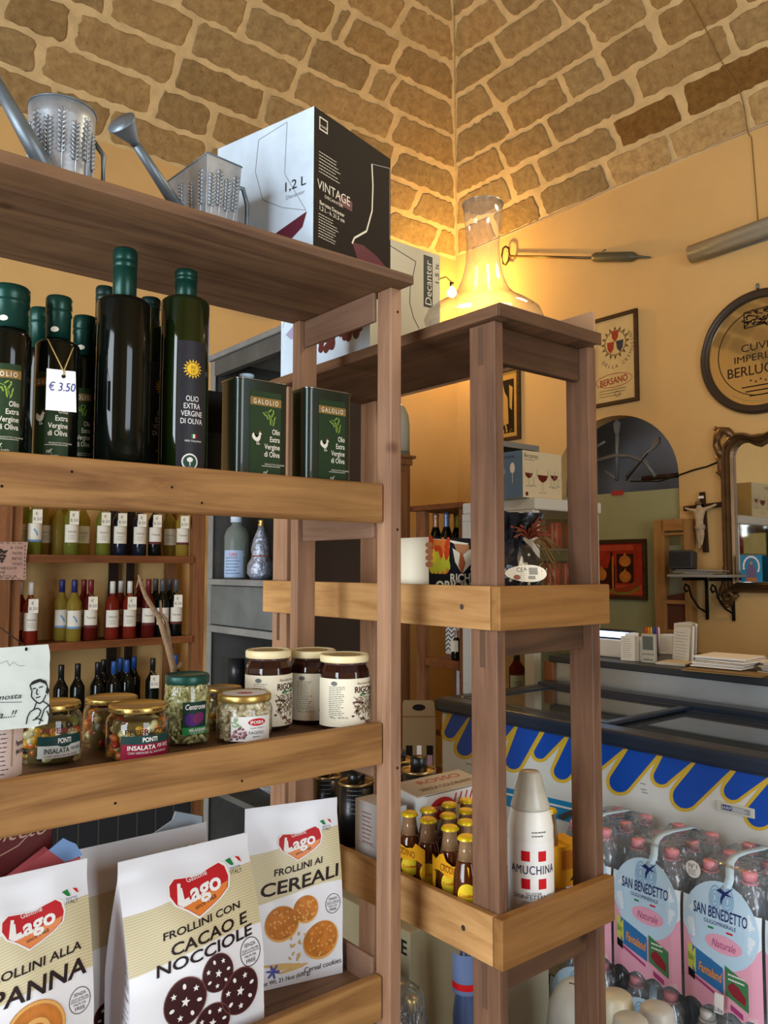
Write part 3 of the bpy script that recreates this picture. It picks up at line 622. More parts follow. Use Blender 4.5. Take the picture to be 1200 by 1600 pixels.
# round can, left
P = spot(76, 1.20, ZT); s = mpp(P)
t = thing('watering_can', 'round galvanised watering can near the left end of the top board', 'watering can', (P.x, P.y, ZT), 0)
R = 50 * s; h = zat(76, 168, P) - ZT
m = MB().lathe([(R * .80, 0), (R * .93, h * .3), (R * .92, h * .6), (R * .98, h * .85), (R, h), (R * .965, h), (R * .90, h * .6), (R * .78, .004), (0, .004)], 36); m.build('can_body', M_zinc, t)
m = MB(); m.tube([(R * math.cos(a), R * math.sin(a), h) for a in [2 * PI * i / 36 for i in range(37)]], .0016, 6); m.build('rolled_rim', M_zinc_d, t)
m = MB(); f = facing(P); fn = cyl_map(R * .945, f)
for i in range(7): wheat(m, fn, (i - 3) * .019, h * .12, h * (.9 if i % 2 else .8), .0055, .001)
m.build('embossed_wheat', M_zinc, t)
m = MB(); hd = Vector((math.cos(f + 1.5), math.sin(f + 1.5), 0)); m.tube([hd * R * .95 + Vector((0, 0, h * .75)), hd * (R + .012) + Vector((0, 0, h * .62)), hd * (R + .012) + Vector((0, 0, h * .2)), hd * R * .85 + Vector((0, 0, h * .08))], .004, 8); m.build('handle', M_zinc_d, t)
Q = ony(-6, 128, P.y - .03) - Vector(t.location); sb = Vector((-.02, -.04, h * .12)); dr = (Q - sb).normalized()
m = MB(); m.tube([sb, sb.lerp(Q, .5), Q], .01, 12, rr=[.014, .012, .0085]); m.build('spout', M_zinc_d, t)
m = MB(); m.tube([Q, Q + dr * .008, Q + dr * .035, Q + dr * .037], .01, 20, rr=[.009, .010, .024, .0242]); m.build('rose', M_zinc_d, t)
# decanter box
th = math.radians(14.4); P = spot(485, 1.078, ZT); P.z = ZT
w = run_to(P, th, 610); dl = run_to(P, th + PI / 2, 337); h = zat(485, 163, P) - ZT
dl = min(dl, .29)
t = thing('decanter_box', 'big decanter carton with black front and pale blue side, on the left shelf unit', 'box', P, th)
M_bdk = pm('dark_brown_card', '2a241e', .7, spec=.08); M_blw = pm('pale_blue_card', 'c3d3e0', .55, var=(9, .14)); M_wine = pm('wine_red_print', '5a2030', .45); M_greyl = pm('grey_line_print', '8f939a', .5)
m = MB(); m.add([(0, 0, 0), (w, 0, 0), (w, dl, 0), (0, dl, 0), (0, 0, h), (w, 0, h), (w, dl, h), (0, dl, h)], [(0, 1, 5, 4), (1, 2, 6, 5), (2, 3, 7, 6)], 0).add([(0, 0, 0), (0, dl, 0), (0, dl, h), (0, 0, h)], [(0, 3, 2, 1)], 1).add([(0, 0, h), (w, 0, h), (w, dl, h), (0, dl, h)], [(0, 1, 2, 3)], 1).add([(0, 0, 0), (w, 0, 0), (w, dl, 0), (0, dl, 0)], [(3, 2, 1, 0)], 0)
m.build('carton', [M_bdk, M_blw], t)
fn = front(0); m = MB()
m.rect(fn, w * .06, w * .16, h * .86, h * .955, .0003, 1); m.rect(fn, w * .07, w * .15, h * .87, h * .945, .0005, 0); m.text(fn, 'rastal', w * .11, h * .895, h * .022, .0008, 1, w=w * .07)
small_lines(m, fn, w * .2, h * .56, h * .70, 7, w * .28, .0004, 1, .0012)
m.text(fn, 'VINTAGE', w * .24, h * .47, h * .07, .0006, 1, w=w * .40); m.rect(fn, w * .30, w * .47, h * .405, h * .48, .0004, 3); m.text(fn, 'DECANTER', w * .24, h * .405, h * .022, .0006, 1, w=w * .22)
m.text(fn, 'Berceau Decanter', w * .22, h * .345, h * .03, .0006, 1, w=w * .3, bold=.01); m.text(fn, '1,2 L - h. 21,5 cm', w * .22, h * .305, h * .03, .0006, 1, w=w * .3, bold=.01)
small_lines(m, fn, w * .18, h * .10, h * .26, 9, w * .24, .0004, 1, .0011)
# decanter drawn on the black side
dc = [(.73, .86), (.745, .7), (.735, .5), (.66, .32), (.5, .22), (.47, .17)]
m.stroke(fn, [(x * w, y * h) for x, y in dc], .0035, .0005, 1); m.stroke(fn, [(w * .73, h * .86), (w * .985, h * .92), (w * .985, h * .35)], .0012, .0005, 2)
m.flat([(w * x, h * y) for x, y in ((.47, .18), (.62, .2), (.8, .17), (.995, .10), (.995, .02), (.66, .0), (.55, .06))], fn, .0004, 3)
PM = [M_bdk, M_lid_w, M_greyl, M_wine, M_black, pm('violet_print', '51407a', .5)]; m.build('front_print', PM, t); m = MB()
fn2 = plane_map((0, 0, 0), (0, -1, 0), (0, 0, 1), (-1, 0, 0)); fs = lambda x, y, d=0: fn2(x - dl, y, d)          # side face, x from its far end
m.stroke(fs, [(dl * .45, h * .93), (dl * .42, h * .7), (dl * .5, h * .47), (dl * .7, h * .36), (dl * .93, h * .28)], .0012, .0005, 2); m.stroke(fs, [(dl * .45, h * .93), (dl * .74, h * .97), (dl * .72, h * .6), (dl * .93, h * .28)], .0012, .0005, 2)
m.flat([(dl * x, h * y) for x, y in ((.3, .02), (.42, .12), (.68, .2), (.94, .27), (.9, .17), (.74, .08), (.55, .01))], fs, .0005, 3)
m.text(fs, '1,2 L', dl * .83, h * .50, h * .07, .0006, 4, w=dl * .2); m.text(fs, 'Decanter', dl * .83, h * .42, h * .03, .0006, 2, w=dl * .18)
m.rect(fs, dl * .02, dl * .3, h * .18, h * .27, .0005, 5); m.text(fs, 'AGE', dl * .22, h * .225, h * .055, .0008, 1)
m.build('side_print', PM, t)
# ---------------------------------------------------------------- jars on the second shelf
M_jarglass = thin('jar_glass', 'f1f3ee', .22); M_rigcap = pm('cream_lid', 'ead9a8', .4); M_jam = pm('dark_cocoa_spread', '2a1210', .15, coat=.6)
def jar_shell(R, H, lidh, lidR, foot=.94, oct_=False):
    zs = H - lidh
    return [(R * foot * .9, .001), (R * foot, .002), (R, H * .07), (R, zs * .80), (R * .97, zs * .88), (lidR * .95, zs * .96), (lidR * .93, zs + .001)]
def jar_lid(R, z, h, mats, par, top=None, n=40):
    m = MB().lathe([(R * .98, z), (R, z + .0015), (R, z + h * .75), (R * .97, z + h * .93), (R * .92, z + h), (R * .90, z + h * .9), (0, z + h * .9)], n)
    return m.build('lid', mats, par)
# -- three octagonal jars with cream labels
def spread_jar(label, u, y, w, vtop):
    P = spot(u, y, Z2); s = mpp(P); R = w / 2 * s; H = zat(u, vtop + 7, P) - Z2
    t = thing('spread_jar', label, 'jar', P, 0, 'jars of dark spread with cream labels'); f = facing(P)
    lh = H * .10
    m = MB().lathe([(R * .88, 0), (R, H * .05), (R, H * .72), (R * .97, H * .78), (R * .82, H * .88), (R * .82, H * .91)], 8, a0=f - PI / 8 + .9, smooth=False); m.build('jar_body', [M_jam], t, bev=.004, seg=3)
    m = MB().lathe([(R * .82, H * .865), (R * .82, H * .905)], 32); m.build('neck', pm('jar_neck', '4a3430', .1), t)
    l = jar_lid(R * .95, H * .90, lh, M_rigcap, t)
    m = MB(); m.ell(plane_map((0, 0, 0), (1, 0, 0), (0, 1, 0), (0, 0, 1)), 0, 0, R * .6, R * .6, H * .90 + lh * .9 + .0005, 0, 24); m.ring(plane_map((0, 0, 0), (1, 0, 0), (0, 1, 0), (0, 0, 1)), 0, 0, R * .52, R * .52, R * .05, H * .90 + lh * .9 + .0008, 1, 24)
    m.build('lid_print', [pm('lid_tan', 'b79a62', .5), M_rigcap], l)
    # label: a band wrapped round, the logo towards the right
    z0, z1 = .07 * H, .70 * H; h = z1 - z0; fn = cyl_map(R * 1.004, f + .55, z0 + h / 2)
    m = MB(); arcpatch(m, fn, -R * 1.75, R * 1.05, -h / 2, h / 2, .0004, 0, 24)
    m.text(fn, 'RIGONI', R * .32, h * .27, h * .13, .0012, 1, w=R * .98, bold=.02); m.text(fn, 'Nocciolata italiana', R * .32, h * .40, h * .055, .0012, 4, w=R * .8, slant=.3)
    m.flat([(R * .02, h * .15), (R * .15, h * .20), (R * .4, h * .17), (R * .72, h * .21), (R * .72, h * .13), (R * .4, h * .09), (R * .15, h * .12)], fn, .001, 2); m.text(fn, 'Fiordifrutta', R * .38, h * .145, h * .04, .0014, 0, w=R * .5)
    rr_ = random.Random(5)
    for _ in range(60):
        x = R * rr_.uniform(-.12, .78); y = -h * rr_.uniform(-.05, .34); m.stroke(fn, [(x, y), (x + rr_.uniform(-.006, .006), y + rr_.uniform(.002, .009)), (x + rr_.uniform(-.007, .007), y + rr_.uniform(.004, .013))], .0009, .0011, 4 if rr_.random() < .7 else 1)
    for _ in range(26): m.ell(fn, R * rr_.uniform(-.3, .75), -h * rr_.uniform(-.02, .36), .0028, .0018, .0012, 1 if rr_.random() < .5 else 4, 8, rr_.uniform(0, 3))
    m.text(fn, 'Regina', R * .45, -h * .40, h * .045, .0012, 3, bold=.03); m.text(fn, 'di Asiago', R * .45, -h * .45, h * .045, .0012, 3, bold=.03)
    m.ell(fn, -R * .95, h * .40, .006, .004, .001, 5, 14); small_lines(m, fn, -R * .85, -h * .25, h * .33, 16, R * .62, .001, 5, .0011); m.text(fn, '750 g - 26.45 oz', -R * .78, -h * .3, h * .045, .001, 5, w=R * .7)
    m.build('label', [M_cream, pm('logo_brown', '3c1a12', .5), pm('banner_green', '2c6b3a', .5), pm('caption_red', '7a2418', .5), pm('sketch_brown', '7a6248', .6), pm('small_print_grey', '6e6f6a', .6)], t)
spread_jar('spread jar at the right end of the jar shelf, against the corner post', 539.5, 1.200, 82, 1014)
spread_jar('middle spread jar of the three, its label half covered by the jar at its right', 489, 1.288, 79, 1007)
spread_jar('spread jar left of its two twins, standing behind the jar of white beans', 421, 1.282, 75, 1007)
# -- blobs for pickles
def blobs(m, R, z0, z1, n, sizes, mis, rs, squash=.6, inner=.62):
    for _ in range(n):
        a = rs.uniform(0, 2 * PI); sz = rs.uniform(*sizes); r = (R - sz * .75) * (rs.uniform(inner, 1.0)); z = rs.uniform(z0 + sz * .5, z1 - sz * .5)
        T = Matrix.Translation((r * math.cos(a), r * math.sin(a), z)) @ Matrix.Rotation(rs.uniform(0, 6.3), 4, 'Z') @ Matrix.Rotation(rs.uniform(-.9, .9), 4, 'X') @ Matrix.Rotation(rs.uniform(-.9, .9), 4, 'Y')
        prof = [(sz * math.cos(q) * 1.0, sz * squash * math.sin(q)) for q in [-PI / 2 + PI * i / 6 for i in range(7)]]; prof[0] = (0, prof[0][1]); prof[-1] = (0, prof[-1][1])
        m.lathe(prof, 9, T=T, mi=rs.choice(mis), sq=rs.uniform(.55, .9))
VEG = [pm('pickled_cream', 'd8cf9e', .3, coat=.3), pm('pickled_yellow', 'cf9a2c', .3, coat=.3), pm('pickled_orange', 'c9681f', .3, coat=.3), pm('pickled_red', 'a8281a', .3, coat=.3), pm('pickled_green', '6f7434', .3, coat=.3), pm('olive_black', '2d241f', .25, coat=.3)]
M_brine = pm('pickle_filling', '6b5a30', .3)
def pickle_jar(label, u, y, w, vtop, mis, seed, bands, gold=True, lab=True, dang=.0, group='pickled salad jars with gold lids'):
    P = spot(u, y, Z2); s = mpp(P); R = w / 2 * s; H = zat(u, vtop + 12, P) - Z2
    t = thing('pickle_jar', label, 'jar', P, 0, group); f = facing(P); lh = H * .12
    MB().lathe(jar_shell(R, H, lh, R * .90), 40).build('glass_jar', M_jarglass, t)
    l = jar_lid(R * .93, H - lh, lh, M_goldlid, t)
    fl = cyl_map(R * .93 + .0002, f, H - lh * .55); m = MB()
    for k in range(-2, 3): m.text(fl, 'PONTI', k * R * .62, 0, lh * .36, .0004, 0, w=R * .34, bold=.02)
    m.build('lettering', M_black, l)
    rs = random.Random(seed); m = MB().lathe([(0, .004), (R * .76, .004), (R * .78, H * .7), (R * .5, H * .72), (0, H * .73)], 20, mi=6); m.build('brine', [M_brine] * 7, t)
    m = MB(); blobs(m, R * .97, .004, H * .74, 95, (.008, .0135), mis, rs); q = m.build('pickled_vegetables', VEG, t); q['kind'] = 'stuff'
    if lab:
        fn = cyl_map(R * 1.004, f + dang, H * .36); h = H * .42; ww = R * 1.55; m = MB(); m.rings = 3
        if bands == 'white':
            arcpatch(m, fn, -ww / 2, ww / 2, -h / 2, h * .16, .0004, 0, 18); arcpatch(m, fn, -ww / 2, ww / 2, -h * .02, h * .34, .0006, 1, 18); m.ell(fn, ww * .05, h * .14, ww * .2, h * .24, .0008, 1, 24)
            m.text(fn, 'PONTI', ww * .05, h * .16, h * .20, .0012, 2, w=ww * .28, bold=.03); m.text(fn, 'INSALATA', -ww * .10, -h * .22, h * .2, .0010, 3, w=ww * .52, bold=.02); m.text(fn, 'PER RISO', ww * .33, -h * .2, h * .12, .001, 3, w=ww * .25); m.text(fn, 'CON VERDURE IN OLIO', 0, -h * .42, h * .08, .001, 4, w=ww * .7)
            m.text(fn, 'PEPERLIZIA', ww * .05, h * .55, h * .22, .0012, 4, w=ww * .9)
        else:
            arcpatch(m, fn, -ww / 2, ww * .55, -h * .62, h * .05, .0004, 4, 18); arcpatch(m, fn, -ww / 2, ww * .55, h * .02, h * .36, .0006, 1, 18)
            m.text(fn, 'PONTI', ww * .08, h * .20, h * .19, .0012, 2, w=ww * .30, bold=.03); m.text(fn, 'INSALATA', -ww * .08, -h * .12, h * .19, .0010, 2, w=ww * .56, bold=.02); m.text(fn, 'PER RISO', ww * .37, -h * .1, h * .16, .001, 2, w=ww * .26); m.text(fn, 'CON VERDURE AL NATURALE', ww * .05, -h * .33, h * .09, .001, 2, w=ww * .8)
            m.text(fn, 'PEPERLIZIA', ww * .04, h * .52, h * .24, .0012, 5, w=ww * .9)
        m.build('label', [pm('silver_label', 'c9ccc4', .45), pm('teal_band', '1f3f3c', .5), M_white, pm('grey_ink', '3a3f3c', .5), pm('crimson_label', '8f1534', .5), M_brown_ink], t)
    return t
pickle_jar('pickled salad jar with white label and gold lid, second from the picture edge', 88, 1.268, 91, 1083, [0, 0, 1, 1, 2, 5, 4], 3, 'white', dang=.35)
pickle_jar('pickled salad jar with red vegetables standing behind the crimson labelled jar', 180, 1.318, 84, 1075, [3, 3, 2, 0, 2], 4, 'red', dang=.75)
pickle_jar('pickled salad jar with crimson and teal label, foremost of the gold lidded jars', 221.5, 1.203, 97, 1086, [0, 0, 3, 3, 2, 2, 1], 6, 'red', dang=.25)
pickle_jar('jar with gold lid squeezed between the green lidded jar and the bean jar', 352, 1.335, 62, 1060, [2, 0, 1, 4], 9, 'none', lab=False, group=None)
# -- tall jar with a green lid
P = spot(296, 1.262, Z2); s = mpp(P); R = 35 * s; H = zat(296, 1052, P) - Z2; f = facing(P)
t = thing('pickle_jar', 'tall jar of pale shredded aubergine with a dark green lid', 'jar', P)
MB().lathe(jar_shell(R, H, .015, R * .96, foot=.9), 40).build('glass_jar', M_jarglass, t)
jar_lid(R * .98, H - .015, .015, pm('green_lid', '154a40', .35, .3), t)
rs = random.Random(2); m = MB(); M_aub = [pm('aubergine_pale', 'c4bf8a', .35, coat=.3), pm('aubergine_light', 'cfc998', .35, coat=.3), pm('aubergine_dark', 'a29c62', .35, coat=.3)]
for _ in range(230):
    a = rs.uniform(0, 6.28); r = R * rs.uniform(.80, .92); z = rs.uniform(.006, H * .85); a2 = a + rs.uniform(-.45, .45); z2 = min(H * .86, max(.005, z + rs.uniform(-.014, .014)))
    am = (a + a2) / 2; m.tube([(r * math.cos(a), r * math.sin(a), z), (r * .97 * math.cos(am), r * .97 * math.sin(am), (z + z2) / 2 + .002), (r * math.cos(a2), r * math.sin(a2), z2)], rs.uniform(.0022, .0042), 5, rs.choice((0, 0, 1, 2)))
q = m.build('aubergine_strips', M_aub, t); q['kind'] = 'stuff'
MB().lathe([(0, .004), (R * .8, .004), (R * .8, H * .85), (0, H * .86)], 20).build('filling', M_aub[0], t)
fn = cyl_map(R * 1.004, f + .38, H * .40); h = H * .46; ww = R * 1.12; m = MB(); m.rings = 3
arcpatch(m, fn, -ww / 2, ww / 2, -h / 2, h / 2, .0004, 0, 14); arcpatch(m, fn, -ww / 2, ww / 2, -h / 2, -h * .28, .0006, 1, 14)
m.text(fn, 'Centrone', 0, h * .36, h * .17, .0012, 2, w=ww * .82, slant=.15, bold=.02)
for (x, y, rx, ry, k) in ((-.18, -.04, .22, .2, 3), (.12, .0, .25, .17, 4), (.02, -.1, .2, .13, 3)): m.ell(fn, x * ww, y * h, rx * ww, ry * h, .0008 + .0002 * (k == 4), k, 18, .4)
m.text(fn, 'MELANZANE', ww * .1, -h * .36, h * .09, .0012, 2, w=ww * .68, bold=.03); m.text(fn, 'IN OLIO DI SEMI', ww * .1, -h * .45, h * .05, .001, 2, w=ww * .6)
m.build('label', [pm('deep_green_label', '18382f', .5), pm('bright_green_band', '2f8a45', .5), M_white, pm('aubergine_violet', '54257a', .5), pm('aubergine_plum', '7a2a5e', .5)], t)
# -- white beans
P = spot(385, 1.222, Z2); s = mpp(P); R = 43.5 * s; H = zat(385, 1081, P) - Z2; f = facing(P)
t = thing('bean_jar', 'squat jar of white beans with gold lid and white label', 'jar', P)
MB().lathe(jar_shell(R, H, .013, R * .93), 40).build('glass_jar', M_jarglass, t)
l = jar_lid(R * .95, H - .013, .013, M_goldlid, t); tf = plane_map((0, 0, H - .0012), (math.cos(f + PI / 2), math.sin(f + PI / 2), 0), (-math.cos(f), -math.sin(f), 0), (0, 0, 1))
m = MB(); m.ell(tf, 0, 0, R * .8, R * .8, .0004, 0, 30); m.ell(tf, 0, -R * .1, R * .28, R * .2, .0007, 1, 20); m.text(tf, 'IPOSEA', 0, -R * .1, R * .1, .001, 0); m.build('lid_print', [M_white, M_red], l)
rs = random.Random(8); m = MB(); blobs(m, R * .97, .004, H * .84, 230, (.0062, .0082), [0, 0, 1], rs, .72, .80); q = m.build('white_beans', [pm('bean_white', 'dccfb0', .35, coat=.3), pm('bean_cream', 'c9b794', .35, coat=.3)], t); q['kind'] = 'stuff'
MB().lathe([(0, .004), (R * .74, .004), (R * .76, H * .82), (0, H * .83)], 20).build('brine', pm('bean_brine', 'b9a888', .3), t)
fn = cyl_map(R * 1.004, f + .28, H * .33); h = H * .50; ww = R * 1.5; m = MB(); m.rings = 3
arcpatch(m, fn, -ww / 2, ww / 2, -h / 2, h / 2, .0004, 0, 16); m.ell(fn, ww * .12, h * .26, ww * .22, h * .15, .0007, 1, 24); m.text(fn, 'IPOSEA', ww * .12, h * .26, h * .13, .0012, 0, w=ww * .34, bold=.03)
m.text(fn, 'Vecchio Tavoliere', ww * .12, h * .03, h * .06, .0008, 3); m.text(fn, 'FAGIOLI', ww * .1, -h * .16, h * .13, .001, 3, w=ww * .36); m.text(fn, 'Borlotti', ww * .1, -h * .32, h * .07, .001, 3)
for _ in range(34): m.ell(fn, ww * rs.uniform(-.48, -.14), h * rs.uniform(-.42, .05), .0026, .0018, .001, rs.choice((2, 4)), 8, rs.uniform(0, 3))
for _ in range(10): m.ell(fn, ww * rs.uniform(-.48, -.25), h * rs.uniform(.1, .4), .004, .0012, .001, 5, 8, rs.uniform(0, 3))
m.build('label', [M_white, M_red, pm('bean_print_pink', 'b5838a', .5), pm('slate_ink', '4a4a5a', .5), pm('bean_print_dark', '7c4f5a', .5), pm('sage_print', '8fae7c', .5)], t)
# -- label jar at the picture edge
P = spot(2, 1.196, Z2); s = mpp(P); R = 40 * s; f = facing(P); H = .135
t = thing('pickle_jar', 'jar with a pinkish grey label at the left edge, under the portrait sign', 'jar', P)
MB().lathe(jar_shell(R, H, .015, R * .93), 40).build('glass_jar', M_jarglass, t); jar_lid(R * .95, H - .015, .015, M_goldlid, t)
MB().lathe([(0, .004), (R * .93, .004), (R * .95, H * .74), (0, H * .76)], 24).build('filling', pm('pepper_filling', '7a3a22', .3), t)
fn = cyl_map(R * 1.004, f + .2, H * .38); m = MB(); m.rings = 3; arcpatch(m, fn, -R * 1.3, R * 1.12, -H * .31, H * .40, .0004, 0, 18)
small_lines(m, fn, R * .0, -H * .26, H * .3, 14, R * .6, .0008, 1, .0012); m.rect(fn, R * .40, R * .47, -H * .2, H * .3, .0008, 2)
m.text(fn, 'Peperoncini', R * .85, H * .02, H * .055, .0009, 1, w=R * .5, bold=.02); m.text(fn, 'ripieni al tonno', R * .85, -H * .06, H * .055, .0009, 1, w=R * .5, bold=.02)
m.build('label', [pm('pinkish_label', 'c9b4ab', .55), pm('label_ink', '3a2f30', .6), pm('label_tan', 'a8886f', .6)], t)
# ---------------------------------------------------------------- hanging portrait sign and branch
P = spot(82, 1.128, 0); s = mpp(P); z1 = zat(82, 1007, P); z0 = zat(82, 1132, P); x0 = -0.06; wS = P.x - x0
M_sign = pm('painted_sign_white', 'cfd8d2', .55, var=(14, .12)); M_signink = pm('sign_black', '17181a', .5)
t = thing('hanging_sign', 'chipped white sign with brushed words and a line portrait, hung above the jars at left', 'sign', (x0, 1.128, z0))
fn = plane_map((0, 0, 0), (1, 0, 0), (0, 0, 1), (0, -1, 0)); h = z1 - z0; e = []
rs = random.Random(4)
for i in range(20): e.append((wS * i / 20, rs.uniform(-.0008, .0008)))
for i in range(12): e.append((wS + rs.uniform(-.001, .0006), h * i / 12 + (h * .02 if i == 0 else 0)))
for i in range(20): e.append((wS * (1 - i / 20) + (-.003 if i == 0 else 0), h + rs.uniform(-.0008, .0008)))
e.append((0, h)); MB().prism(e, fn, .0022, 0).build('sign_plate', [M_sign], t)
k = wS; px = s * 1.0
def sgn(u, v): Q = ony(u, v, 1.128); return (Q.x - x0, Q.z - z0)
m = MB()
for ps in ([(48, 1078), (46, 1070), (50, 1065), (60, 1061), (70, 1064), (73, 1072), (71, 1083)], [(49, 1078), (48, 1088), (53, 1094), (57, 1097), (61, 1099), (66, 1095), (71, 1085)], [(50, 1076), (55, 1075)], [(60, 1074), (66, 1072)], [(57, 1076), (56, 1084), (59, 1085)], [(55, 1090), (62, 1088)],
           [(66, 1095), (75, 1101), (80, 1112), (81, 1130)], [(56, 1097), (52, 1108), (46, 1112), (42, 1120), (40, 1131)], [(52, 1108), (58, 1106), (63, 1110), (60, 1118), (54, 1122)], [(75, 1101), (68, 1108), (64, 1120), (60, 1131)], [(50, 1125), (58, 1122), (66, 1126)], [(72, 1110), (76, 1120), (74, 1131)]):
    m.stroke(fn, [sgn(*q) for q in ps], 2.0 * s, .0032, 0)
m.flat([sgn(*q) for q in ((47, 1071), (52, 1063), (62, 1060), (71, 1064), (73, 1073), (69, 1068), (61, 1065), (53, 1068))], fn, .0034, 0)
m.flat([sgn(*q) for q in ((73, 1072), (76, 1078), (73, 1086), (71, 1080))], fn, .0034, 0)
def sw(string, u, v, hpx, wpx, sl): q = sgn(u, v); m.text(fn, string, q[0], q[1], hpx * s, .0032, 0, w=wpx * s, slant=sl, bold=.004, align='r')
sw("Non t'ho promosso: mosta", 32, 1086, 9, 175, .35); sw('per la figura fatta da...!!', 22, 1114, 12, 150, .35)
q0, q1 = sgn(-60, 1098), sgn(33, 1096.5); m.stroke(fn, [q0, q1], .8 * s, .0032, 0)
m.stroke(fn, [sgn(*q) for q in ((-20, 1034), (0, 1036), (10, 1032), (14, 1040), (20, 1034), (28, 1040), (38, 1040))], .7 * s, .0032, 1); m.ell(fn, *sgn(40, 1014), 2.2 * s, 3.2 * s, .0033, 2, 12)
m.build('painting', [M_signink, pm('sketch_grey', '7f8f98', .6), M_hole], t)
a = Vector((sgn(40, 1012)[0], -.001, sgn(40, 1012)[1] + .002)); b_ = Vector((ony(0, 981, 1.128).x - x0, -.002, ony(0, 981, 1.128).z - z0)); dr = b_ - a
m = MB(); m.tube([a, b_, a + dr * 2.6], .0009, 6); m.build('hanging_cord', pm('dark_cord', '3b2c22', .9), t)
P = spot(262, 1.352, Z2); t = thing('dry_branch', 'bare forked vine branch standing behind the green lidded jar', 'branch', P)
def br(u, v): Q = ony(u, v, P.y); return Vector((Q.x - P.x, (v - 1000) * .00008, Q.z - P.z))
M_bark = pm('pale_bark', '8d7256', .9, var=(40, .25), bump=(150, .4))
m = MB(); pts = [br(*q) for q in ((275, 1075), (272, 1042), (262, 1008), (252, 978), (246, 962), (236, 948), (226, 932), (217, 910), (214, 898))]; m.tube(pts, .003, 8, rr=[.006, .0062, .0056, .005, .0046, .0042, .004, .0034, .002])
m.build('main_stem', M_bark, t)
m = MB(); m.tube([br(*q) for q in ((271, 1038), (265, 1010), (262, 985), (258, 968), (250, 958), (249, 938))], .003, 8, rr=[.005, .0048, .004, .0036, .003, .002]); m.build('side_twig', M_bark, t)
m = MB(); m.tube([br(*q) for q in ((273, 1044), (282, 1040), (284, 1034))], .003, 8, rr=[.005, .005, .003]); m.build('side_twig', M_bark, t)
m = MB(); m.tube([br(*q) for q in ((216, 899), (213, 908), (211, 918))], .0011, 6); m.build('side_twig', M_bark, t)
# ---------------------------------------------------------------- biscuit bags on the lowest shelf
M_bag = pm('white_bag_film', 'e0e0e2', .36, coat=.1); M_baglines = pm('beige_stripe_light', 'd6cba4', .4); M_beige = pm('beige_bag_print', 'c3b68d', .4); M_logored = pm('logo_red', 'b81d22', .5); M_logoor = pm('logo_orange', 'd9792b', .4); M_ink = pm('brush_ink', '24120f', .5)
M_coc = pm('cocoa_biscuit', '3a1a1c', .55); M_bis = pm('golden_biscuit', 'b8702c', .5, var=(60, .25)); M_bis2 = pm('golden_biscuit_edge', 'd8a45c', .5); M_grain = pm('grain_print', 'cda867', .5); M_flower = pm('cornflower_print', '56589a', .5)
BM = [M_bag, M_beige, M_baglines, M_logored, M_logoor, M_white, M_ink, M_green, M_red, M_coc, M_bis, M_bis2, M_grain, M_flower, pm('cocoa_rim', '6a3c38', .5)]
def star(m, fn, x, y, r, d, mi, a=0.3):
    m.flat([(x + r * (1 if i % 2 == 0 else .45) * math.cos(a + i * PI / 5), y + r * (1 if i % 2 == 0 else .45) * math.sin(a + i * PI / 5)) for i in range(10)], fn, d, mi)
def logo(m, fn, cx, cy, w):
    s = w / 2
    hp = [(-1, .1), (-.97, .5), (-.78, .72), (-.4, .66), (0, .62), (.4, .82), (.75, .95), (.93, .75), (1, .3), (.92, -.15), (.6, -.5), (.25, -.75), (-.18, -1.0), (-.5, -.62), (-.85, -.3)]
    m.flat([(cx + x * s * 1.07, cy + y * s * .62 * 1.09) for x, y in hp], fn, .0009, 5); m.flat([(cx + x * s, cy + y * s * .62) for x, y in hp], fn, .0012, 3)
    m.flat([(cx + x * s * .97, cy + y * s * .62 * .97) for x, y in ((-.8, -.33), (-.2, -.22), (.35, -.08), (.98, .12), (.9, -.17), (.6, -.5), (.25, -.75), (-.18, -1.0), (-.5, -.62))], fn, .0014, 4)
    m.text(fn, 'Lago', cx - s * .02, cy + s * .07, s * .46, .0017, 5, w=s * 1.42, bold=.03, slant=.12, tilt=.16); m.stroke(fn, [(cx - s * .66, cy + s * .32), (cx - s * .76, cy - s * .2), (cx - s * .4, cy - s * .12)], s * .11, .0017, 5)
    m.text(fn, 'Gastone', cx - s * .05, cy + s * .40, s * .15, .0017, 5, w=s * .7, tilt=.12); m.text(fn, 'since 1968', cx + s * .1, cy - s * .30, s * .12, .0017, 6, w=s * .75, tilt=.2)
def round_seal(m, fn, cx, cy, r):
    m.ring(fn, cx, cy, r, r * 1.08, r * .06, .0009, 6, 30)
    for i, (tx, hh, ww) in enumerate((('SENZA', .28, 1.1), ('OLIO di PALMA', .2, 1.6), ('PALM OIL', .2, 1.15), ('FREE', .3, .9))): m.text(fn, tx, cx, cy + r * (.55 - .36 * i - (.08 if i > 1 else 0)), r * hh, .0010, 6, w=r * ww)
    m.rect(fn, cx - r * .85, cx + r * .85, cy - r * .03, cy + r * .01, .001, 6)
